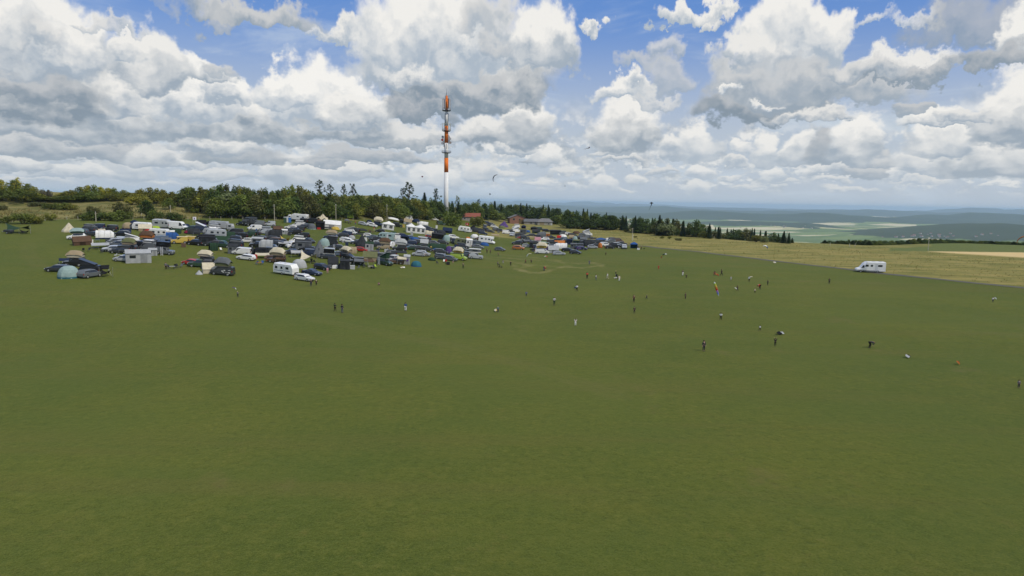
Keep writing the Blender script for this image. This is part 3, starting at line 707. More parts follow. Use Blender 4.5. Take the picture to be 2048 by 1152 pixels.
        c = MB(); rbox(c, -L/2+.1, -L/2+1.95, .82, 1.08, 1.76, 0, 0, .06); c.build('canopy', PLASTIC, root, (.06, .06, .065))
    elif kind == 'trailer':
        b_ = MB(); b_.box(0, 0, .45, 2.2, 1.3, .5); b_.box(0, 0, .95, 2.15, 1.25, .12, taper=.92); o = b_.build('body', PLASTIC, root); o['paintable'] = 1
        t_ = MB(); t_.path([(1.1, -.4, .5), (2.2, 0, .5)], [.04, .04]); t_.path([(1.1, .4, .5), (2.2, 0, .5)], [.04, .04]); t_.tube((2.0, 0, 0), (2.0, 0, .6), .03); t_.build('drawbar', METAL, root, (.3, .3, .3))
        wheels(root, (-.1,), .78, .3, .18)
    return root
def vehicle(kind, loc, heading, color, scale=1.0):
    if kind not in PROTO:
        o = make_vehicle(kind); PROTO[kind] = o; kids(o)
        for c in kids(o): KIDS[c.name] = []
    else: o = copy_tree(PROTO[kind])
    paint_tree(o, color)
    n = normal(loc.x, loc.y, 2.2); rz = R(heading); x = Vector((math.cos(rz), math.sin(rz), 0)); x = (x-n*x.dot(n)).normalized(); y = n.cross(x)
    mm = Matrix((x, y, n)).transposed().to_4x4() @ Matrix.Scale(scale, 4); mm.translation = loc; o.matrix_world = mm
    return o

# ------------------------------------------------------------------ tents, awnings and camp things; w = width, h = height, d = depth (metres)
def fab(mb, name, root, c, mat=None, smooth=False): return mb.build(name, mat or FABRIC, root, c, smooth)
def lighter(c, k): return tuple(min(.85, v*k) for v in c)
def t_dome(root, w_, h, d, c, c2):
    mb = MB(); rings = []
    n = 14
    for k in range(7):
        f = k/6; z = h*math.sin(f*math.pi/2); r = math.cos(f*math.pi/2)**.72 if k < 6 else .02
        rings.append([(w_/2*r*math.cos(2*math.pi*i/n)*(1+.04*(i % 2)), d/2*r*math.sin(2*math.pi*i/n)*(1+.04*(i % 2)), z) for i in range(n)])
    mb.loft(rings); fab(mb, 'canvas', root, c)
    q = MB(); q.loft([[(w_/2*1.03*math.cos(2*math.pi*i/n), d/2*1.03*math.sin(2*math.pi*i/n), z) for i in range(n)] for z in (0, h*.14)]); fab(q, 'groundsheet', root, c2)
    q = MB()
    yy = -d/2*.90; pts = [(-w_*.13, yy*1.10, h*.10), (w_*.13, yy*1.10, h*.10), (w_*.10, yy*.83, h*.62), (0, yy*.72, h*.74), (-w_*.10, yy*.83, h*.62)]
    q.slab(pts, .05); fab(q, 'door', root, lighter(c, .45))
def t_tunnel(root, w_, h, d, c, c2):
    """half-round tunnel along x, open mouth at +x"""
    mb = MB(); rings = []; n = 12; segs = 6
    for k in range(segs+1):
        x = -w_/2+w_*k/segs; q = 1.0 if k % 2 == 0 else .96; q *= (.72 if k == 0 else 1)
        rings.append([(x, d/2*q*math.cos(math.pi*i/n), h*q*math.sin(math.pi*i/n)**.85) for i in range(n+1)])
    mb.loft(rings, closed=False, caps=False)
    mb.add(rings[0], [tuple(range(n+1))]); fab(mb, 'canvas', root, c)
    q = MB(); x = w_/2-.12; q.slab([(x, d/2*.93*math.cos(math.pi*i/n), .02+h*.93*math.sin(math.pi*i/n)**.85) for i in range(n+1)], .04); fab(q, 'door', root, c2)
    for rg in rings[1::2]: q = MB(); q.path([Vector(p)*1.0+Vector((0, 0, .03)) for p in rg], [.035]*(n+1), 4); fab(q, 'tent_pole', root, lighter(c, .6))
def t_gable(root, w_, h, d, c, c2, wall=.45):
    """house tent: low walls, ridge along x"""
    hz = h*wall; mb = MB(); x = w_/2; y = d/2
    prof = [(-y, 0), (-y*1.0, hz), (0, h), (y, hz), (y, 0)]
    mb.loft([[(xx, p[0], p[1]) for p in prof] for xx in (-x, -x/2, 0, x/2, x)]); fab(mb, 'canvas', root, c)
    q = MB(); q.slab([(-x-.1, -y-.12, hz-.05), (x+.1, -y-.12, hz-.05), (x+.1, 0, h+.05), (-x-.1, 0, h+.05)], .04); q.slab([(x+.1, y+.12, hz-.05), (-x-.1, y+.12, hz-.05), (-x-.1, 0, h+.05), (x+.1, 0, h+.05)], .04); fab(q, 'roof', root, c2)
    q = MB(); q.slab([(-w_*.16, -y-.02, h*.03), (w_*.16, -y-.02, h*.03), (w_*.16, -y-.02, hz*.86), (-w_*.16, -y-.02, hz*.86)], .03); fab(q, 'door', root, lighter(c, .4))
def t_marquee(root, w_, h, d, c, c2, peaks=1, nwin=2):
    hz = h*.66; x = w_/2; y = d/2
    mb = MB(); mb.box(0, 0, 0, w_, d, hz); fab(mb, 'wall', root, c)
    q = MB(); pw = w_/peaks
    for k in range(peaks):
        x0 = -x+pw*k; x1 = x0+pw; cx = (x0+x1)/2
        for e, t in ((1.03, 0),):
            b_ = [(x0-.08, -y*e-.08, hz), (x1+.08, -y*e-.08, hz), (x1+.08, y*e+.08, hz), (x0-.08, y*e+.08, hz)]
            m_ = [(cx+(p[0]-cx)*.42, p[1]*.42, hz+(h-hz)*.48) for p in b_]
            q.loft([[(p[0], p[1], p[2]-.22) for p in b_], b_, m_, [(cx+.04*s_, .04*t_, h) for s_, t_ in ((-1, -1), (1, -1), (1, 1), (-1, 1))]])
    fab(q, 'roof', root, c2)
    wn = MB(); k = 0
    for i in range(nwin):
        cx = -x+w_*(i+.5)/nwin
        for (a, b_) in ((-1, 0), (1, 0), (-1, 1), (1, 1)):
            ww = w_/nwin*.26; wn.box(cx+a*ww*.52, -y-.01, hz*(.30+.27*b_), ww*.9, .03, hz*.24)
    for i in range(1): wn.box(x+.01, 0, hz*.3, .03, d*.4, hz*.5)
    wn.build('window', GLASS, root)
def t_gazebo(root, w_, h, d, c, c2, wall=False):
    hz = h*.70; x, y = w_/2, d/2
    for (a, b_) in ((-1, -1), (1, -1), (1, 1), (-1, 1)):
        l = MB(); l.tube((a*x*.97, b_*y*.97, 0), (a*x*.97, b_*y*.97, hz), .04, .04, 5); l.build('leg', METAL, root, (.4, .4, .4))
    q = MB(); b_ = [(-x, -y, hz), (x, -y, hz), (x, y, hz), (-x, y, hz)]
    q.loft([[(p[0]*1.02, p[1]*1.02, p[2]-.28) for p in b_], b_, [(p[0]*.5, p[1]*.5, hz+(h-hz)*.62) for p in b_], [(p[0]*.03, p[1]*.03, h) for p in b_]]); fab(q, 'roof', root, c)
    if wall:
        q = MB(); q.box(0, y-.05, 0, w_*.96, .05, hz-.2); q.box(-x+.05, 0, 0, .05, d*.96, hz-.2); q.box(x-.05, 0, 0, .05, d*.96, hz-.2); fab(q, 'wall', root, c2)
def t_awning(root, w_, h, d, c, c2):
    """sloping sheet on two front poles (front at -y)"""
    x, y = w_/2, d/2; q = MB(); nx, ny = 7, 5; g = []
    for j in range(ny):
        for i in range(nx):
            u, v = i/(nx-1), j/(ny-1); g.append((-x+w_*u, -y+d*v, h*(.80+.20*v)-.10*h*math.sin(math.pi*v)*.5-.05*h*math.sin(math.pi*u)))
    vs = g+[(p[0], p[1], p[2]-.03) for p in g]; N = len(g); fs = []
    for j in range(ny-1):
        for i in range(nx-1):
            a = j*nx+i; fs += [(a, a+1, a+nx+1, a+nx), (N+a, N+a+nx, N+a+nx+1, N+a+1)]
    q.add(vs, fs); q.slab([(-x, -y, h*.80), (x, -y, h*.80), (x, -y-.02, h*.70), (-x, -y-.02, h*.70)], .02); fab(q, 'canopy', root, c)
    for s in (-1, 1):
        l = MB(); l.tube((s*x*.96, -y*.98, 0), (s*x*.96, -y*.98, h*.8), .035, .035, 5); l.tube((s*x*.96, -y*.98, h*.75), (s*x*1.25, -y*1.45, 0), .012, .012, 3); l.build('pole', METAL, root, (.45, .45, .45))
def t_annexe(root, w_, h, d, c, c2):
    """walled awning room with a slanting roof"""
    x, y = w_/2, d/2; q = MB()
    q.loft([[(xx, -y, 0), (xx, -y*.96, h*.86), (xx, y, h), (xx, y, 0)] for xx in (-x, 0, x)]); fab(q, 'canvas', root, c)
    q = MB(); q.slab([(-x-.06, -y-.08, h*.85), (x+.06, -y-.08, h*.85), (x+.06, y+.05, h+.03), (-x-.06, y+.05, h+.03)], .04); fab(q, 'roof', root, c2)
    q = MB(); q.box(-x*.45, -y-.005, h*.45, w_*.24, .04, h*.24); q.build('window', GLASS, root)
    q = MB(); q.box(x*.42, -y-.01, h*.02, w_*.26, .04, h*.72); fab(q, 'door', root, lighter(c, .7))
def t_tipi(root, w_, h, d, c, c2, n=8):
    q = MB(); q.loft([[(w_/2*f*math.cos(2*math.pi*i/n), d/2*f*math.sin(2*math.pi*i/n), z) for i in range(n)] for f, z in ((1, 0), (.94, h*.18), (.45, h*.62), (.10, h*.97), (.04, h))]); fab(q, 'canvas', root, c)
    q = MB(); q.slab([(-w_*.10, -d*.485, .05), (w_*.10, -d*.485, .05), (w_*.02, -d*.27, h*.56), (-w_*.02, -d*.27, h*.56)], .05); fab(q, 'door', root, c2)
    q = MB(); q.tube((0, 0, h*.9), (0, 0, h*1.06), .04, .03, 5); q.build('pole', METAL, root, (.3, .3, .3))
def t_star(root, w_, h, d, c, c2):
    """pole tent with swooping points"""
    q = MB(); n = 12; rings = []
    for f in (1, .8, .6, .42, .26, .12, .02):
        rg = []
        for i in range(n):
            a = 2*math.pi*i/n+.26; pt = 1.0 if i % 2 == 0 else .70
            lift = (0.02 if i % 2 == 0 else .42) if f == 1 else None
            z0 = (0.03 if i % 2 == 0 else .40)*h; z = z0+(h-z0)*(1-f)**1.9
            rg.append((w_/2*pt*f*math.cos(a), d/2*pt*f*math.sin(a), z))
        rings.append(rg)
    q.loft(rings); fab(q, 'canopy', root, c)
    q = MB(); q.tube((0, 0, 0), (0, 0, h*1.03), .06, .05, 6); q.build('pole', METAL, root, (.4, .4, .4))
def t_tarp(root, w_, h, d, c, c2):
    """a slack sail tied up at two corners and a pole"""
    q = MB(); nx, ny = 8, 6; g = []; x, y = w_/2, d/2
    for j in range(ny):
        for i in range(nx):
            u, v = i/(nx-1)*2-1, j/(ny-1)*2-1
            z = h*(.62-.42*u*v*.8-.10*(1-u*u)-.06*math.sin(5*u+3*v)*.4); g.append((x*u*(1-.12*(1-v*v)), y*v*(1-.12*(1-u*u)), max(.05, z)))
    N = len(g); fs = []
    for j in range(ny-1):
        for i in range(nx-1):
            a = j*nx+i; fs += [(a, a+1, a+nx+1, a+nx), (N+a, N+a+nx, N+a+nx+1, N+a+1)]
    q.add(g+[(p[0], p[1], p[2]-.03) for p in g], fs); fab(q, 'canopy', root, c)
    for s in (-1, 1): l = MB(); l.tube((s*x, -s*y, 0), (s*x, -s*y, h), .035, .035, 5); l.build('pole', METAL, root, (.45, .45, .42))
def t_inflate(root, w_, h, d, c, c2):
    t_tunnel(root, w_, h, d, c, c2); q = MB(); q.box(0, 0, 0, w_*1.01, d*1.01, h*.16); fab(q, 'groundsheet', root, c2)
def rt_soft(root, w_, h, d, c, c2):
    """soft roof tent: board, box walls, arched gable roof, ladder"""
    b_ = MB(); b_.box(0, 0, 0, w_*.9, d, .12); b_.build('base_board', PLASTIC, root, (.12, .11, .10))
    x, y = w_/2, d/2; q = MB()
    def arc(xx, k, y_, z0, dz=0.0):
        return [(xx, y_*t, z0+(h*k-z0)*(1-abs(t)**2.2)+dz) for t in (-1, -.8, -.45, 0, .45, .8, 1)]
    q.loft([[(xx, -y*.93, .12)]+arc(xx*1.0, k*.96, y*.95, h*.34*k+.05)+[(xx, y*.93, .12)] for xx, k in ((-x*.92, .62), (-x*.62, .95), (0, 1), (x*.62, .95), (x*.92, .62))]); fab(q, 'canvas', root, c)
    q = MB(); q.loft([arc(xx, k, y*1.10, h*.42*k+.03, .05)+arc(xx, k, y*1.10, h*.42*k+.03, .01)[::-1] for xx, k in ((-x*1.06, .60), (-x*.62, .99), (0, 1.04), (x*.62, .99), (x*1.06, .60))]); fab(q, 'rainfly', root, c2)
    q = MB(); q.slab([(-x*.45, -y*.98, .2), (x*.45, -y*.98, .2), (x*.40, -y*.90, h*.52), (-x*.40, -y*.90, h*.52)], .05); fab(q, 'window', root, lighter(c, .35))
def rt_hard(root, w_, h, d, c, c2):
    """box roof tent: shell lid lifted straight up over dark canvas"""
    b_ = MB(); b_.box(0, 0, 0, w_, d, .14); b_.build('base_board', PLASTIC, root, c)
    q = MB(); q.box(0, 0, .14, w_*.94, d*.92, h-.34, taper=.97); fab(q, 'canvas', root, c2)
    b_ = MB(); rbox(b_, -w_/2, w_/2, d/2, h-.2, h, 0, 0, .08); b_.build('lid', PAINT, root, c)
    q = MB(); q.box(0, -d*.46-.01, h*.35, w_*.4, .03, h*.3); q.build('window', GLASS, root)
def rt_wedge(root, w_, h, d, c, c2):
    x, y = w_/2, d/2
    q = MB(); q.loft([[(-x*.95, -y*.92, .1), (-x*.95, y*.92, .1), (-x*.95, y*.92, .2), (-x*.95, -y*.92, .2)], [(x*.9, -y*.92, .1), (x*.9, y*.92, .1), (x*.9, y*.88, h-.1), (x*.9, -y*.88, h-.1)]]); fab(q, 'canvas', root, c2)
    b_ = MB(); b_.box(0, 0, 0, w_, d, .12); b_.build('base_board', PLASTIC, root, lighter(c, .6))
    b_ = MB(); b_.slab([(-x-.05, -y, .24), (x+.1, -y, h+.08), (x+.1, y, h+.08), (-x-.05, y, .24)], .10); b_.build('lid', PAINT, root, c)
TENTS = {'dome': (t_dome, 'dome_tent', 'tent', .62, .85), 'tunnel': (t_tunnel, 'tunnel_tent', 'tent', .5, .6), 'gable': (t_gable, 'house_tent', 'tent', .6, .75), 'marq': (t_marquee, 'marquee', 'marquee', .55, .7),
 'marq2': (lambda r_, a, b_, c, d, e: t_marquee(r_, a, b_, c, d, e, 2, 4), 'marquee', 'marquee', .5, .5), 'frame': (lambda r_, a, b_, c, d, e: t_gable(r_, a, b_, c, d, e, .62), 'party_tent', 'party tent', .55, .8),
 'gaz': (t_gazebo, 'gazebo', 'gazebo', .7, .9), 'wgaz': (lambda r_, a, b_, c, d, e: t_gazebo(r_, a, b_, c, d, e, True), 'gazebo', 'gazebo', .7, .9),
 'awn': (t_awning, 'awning', 'awning', .45, .7), 'annex': (t_annexe, 'awning_room', 'awning room', .6, .6), 'tipi': (t_tipi, 'bell_tent', 'tent', .9, 1), 'star': (t_star, 'pole_tent', 'tent', .6, .9),
 'tarp': (t_tarp, 'tarpaulin_shelter', 'tarpaulin', .6, .8), 'infl': (t_inflate, 'inflatable_tent', 'tent', .5, .7),
 'rts': (rt_soft, 'roof_tent', 'roof tent', .5, .62), 'rth': (rt_hard, 'roof_tent', 'roof tent', .5, .6), 'rtw': (rt_wedge, 'roof_tent', 'roof tent', .5, .6)}
def make_ladder(root_loc, h, rz):
    r_ = empty('ladder', root_loc, rz)
    q = MB(); n = max(3, int(h/.3))
    for s in (-1, 1): q.tube((s*.22, -.6, 0), (s*.22, 0, h), .035, .035, 5)
    q.build('side_rail', METAL, r_, (.7, .7, .7))
    q = MB()
    for k in range(1, n): f = k/n; q.tube((-.22, -.6+.6*f, h*f), (.22, -.6+.6*f, h*f), .025, .025, 5)
    q.build('rung', METAL, r_, (.7, .7, .7)); return r_
def make_table(loc, rz, c):
    r_ = empty('camping_table', loc, rz); q = MB(); q.box(0, 0, .68, 1.3, .75, .05); q.build('tabletop', PLASTIC, r_, c)
    for a in (-1, 1):
        for b_ in (-1, 1): l = MB(); l.tube((a*.55, b_*.3, 0), (a*.55, b_*.3, .68), .025, .025, 5); l.build('leg', METAL, r_, (.35, .35, .35))
    return r_
def make_chair(loc, rz, c):
    r_ = empty('camping_chair', loc, rz); q = MB(); q.box(0, 0, .42, .52, .5, .05); q.build('seat', CLOTH, r_, c)
    q = MB(); q.slab([(-.26, .24, .42), (.26, .24, .42), (.26, .42, 1.0), (-.26, .42, 1.0)], .04); q.build('backrest', CLOTH, r_, c)
    for a in (-1, 1):
        for b_ in (-1, 1): l = MB(); l.tube((a*.24, b_*.22, 0), (a*.24, b_*.22, .6), .02, .02, 4); l.build('leg', METAL, r_, (.2, .2, .2))
    return r_
def make_toilet(loc, rz, c):
    r_ = empty('portable_toilet', loc, rz); q = MB(); q.box(0, 0, .1, 1.15, 1.15, 2.15); q.build('cabin', PLASTIC, r_, c)
    q = MB(); q.box(0, 0, 2.25, 1.22, 1.22, .12, taper=.8); q.build('roof', PLASTIC, r_, (.6, .62, .62)); q = MB(); q.box(0, -.585, .2, .8, .03, 1.85); q.build('door', PLASTIC, r_, lighter(c, 1.35)); q = MB(); q.box(0, 0, 0, 1.2, 1.2, .1); q.build('base', PLASTIC, r_, (.1, .1, .1))
    return r_
def make_flag(loc, rz, h, w_, fh, c, emblem=None, mast=(.55, .55, .52)):
    r_ = empty('flag', loc, rz); q = MB(); q.tube((0, 0, 0), (0, 0, h), .05, .03, 6); q.build('pole', METAL, r_, mast)
    q = MB(); g = []; nx = 7
    for j in (0, 1):
        for i in range(nx): g.append((.03+w_*i/(nx-1), .12*math.sin(i*1.3)*i/nx, h-.05-fh*(1-j)-.04*i*w_/nx))
    vs = g+[(p[0], p[1]+.02, p[2]) for p in g]; fs = []
    for i in range(nx-1): a = i; fs += [(a, a+1, a+nx+1, a+nx), (2*nx+a, 2*nx+a+nx, 2*nx+a+nx+1, 2*nx+a+1)]
    q.add(vs, fs); cl_ = q.build('cloth', FABRIC, r_, c)
    if emblem:
        q = MB(); q.slab([(w_*.5+.24*w_*math.cos(a)*(1 if k % 2 == 0 else .5), -.16, h-.1-fh/2+.3*fh*math.sin(a)*(1 if k % 2 == 0 else .5)) for k, a in enumerate([math.pi*2*i/8 for i in range(8)])], .02); q.build('emblem', FABRIC, cl_, emblem)
    return r_
def make_crate(loc, rz, c, w_=.8, d=.5, h=.45):
    r_ = empty('storage_box', loc, rz); q = MB(); q.box(0, 0, 0, w_, d, h*.82); q.build('box', PLASTIC, r_, c); q = MB(); q.box(0, 0, h*.82, w_*1.05, d*1.06, h*.18, taper=.95); q.build('lid', PLASTIC, r_, lighter(c, 1.2)); return r_
def make_umbrella(loc, c, h=2.3, r=1.4):
    r_ = empty('parasol', loc); q = MB(); q.tube((0, 0, 0), (0, 0, h), .03, .03, 6); q.build('pole', METAL, r_, (.5, .5, .5)); q = MB(); n = 8
    q.loft([[(r*f*math.cos(2*math.pi*i/n), r*f*math.sin(2*math.pi*i/n), h-z) for i in range(n)] for f, z in ((1, .42), (1, .36), (.5, .08), (.02, 0))]); fab(q, 'canopy', r_, c); return r_

# ------------------------------------------------------------------ the camp: one line per thing
COL = {'W': ((.76, .75, .72), 'white'), 'S': ((.38, .40, .42), 'silver'), 'G': ((.13, .14, .15), 'grey'), 'D': ((.035, .038, .042), 'charcoal'), 'K': ((.012, .012, .013), 'black'),
 'N': ((.015, .026, .062), 'navy blue'), 'B': ((.03, .095, .28), 'bright blue'), 'R': ((.42, .025, .02), 'red'), 'O': ((.50, .17, .04), 'orange'), 'g': ((.025, .055, .03), 'dark green'),
 't': ((.34, .27, .17), 'tan'), 'c': ((.58, .52, .38), 'cream'), 'b': ((.11, .065, .04), 'brown'), 'L': ((.34, .46, .05), 'lime green'), 'Y': ((.52, .37, .07), 'yellow'), 'm': ((.29, .39, .37), 'mint green'),
 'P': ((.10, .06, .20), 'purple'), 'l': ((.40, .41, .41), 'light grey'), 'o': ((.14, .15, .07), 'olive'), 's': ((.09, .12, .16), 'slate blue'), 'M': ((.22, .02, .05), 'maroon'), 'T': ((.035, .14, .18), 'teal'), 'k': ((.50, .25, .28), 'pink')}
VIEW = {'A': (0, 340, 4.8), 'B': (230, 400, 6.4), 'C': (400, 400, 6.4), 'D': (530, 400, 6.4), 'E': (680, 400, 7.2), 'F': (840, 400, 7.2), 'G': (1000, 400, 7.2), 'H': (1160, 400, 7.2), 'X': (0, 0, 1)}
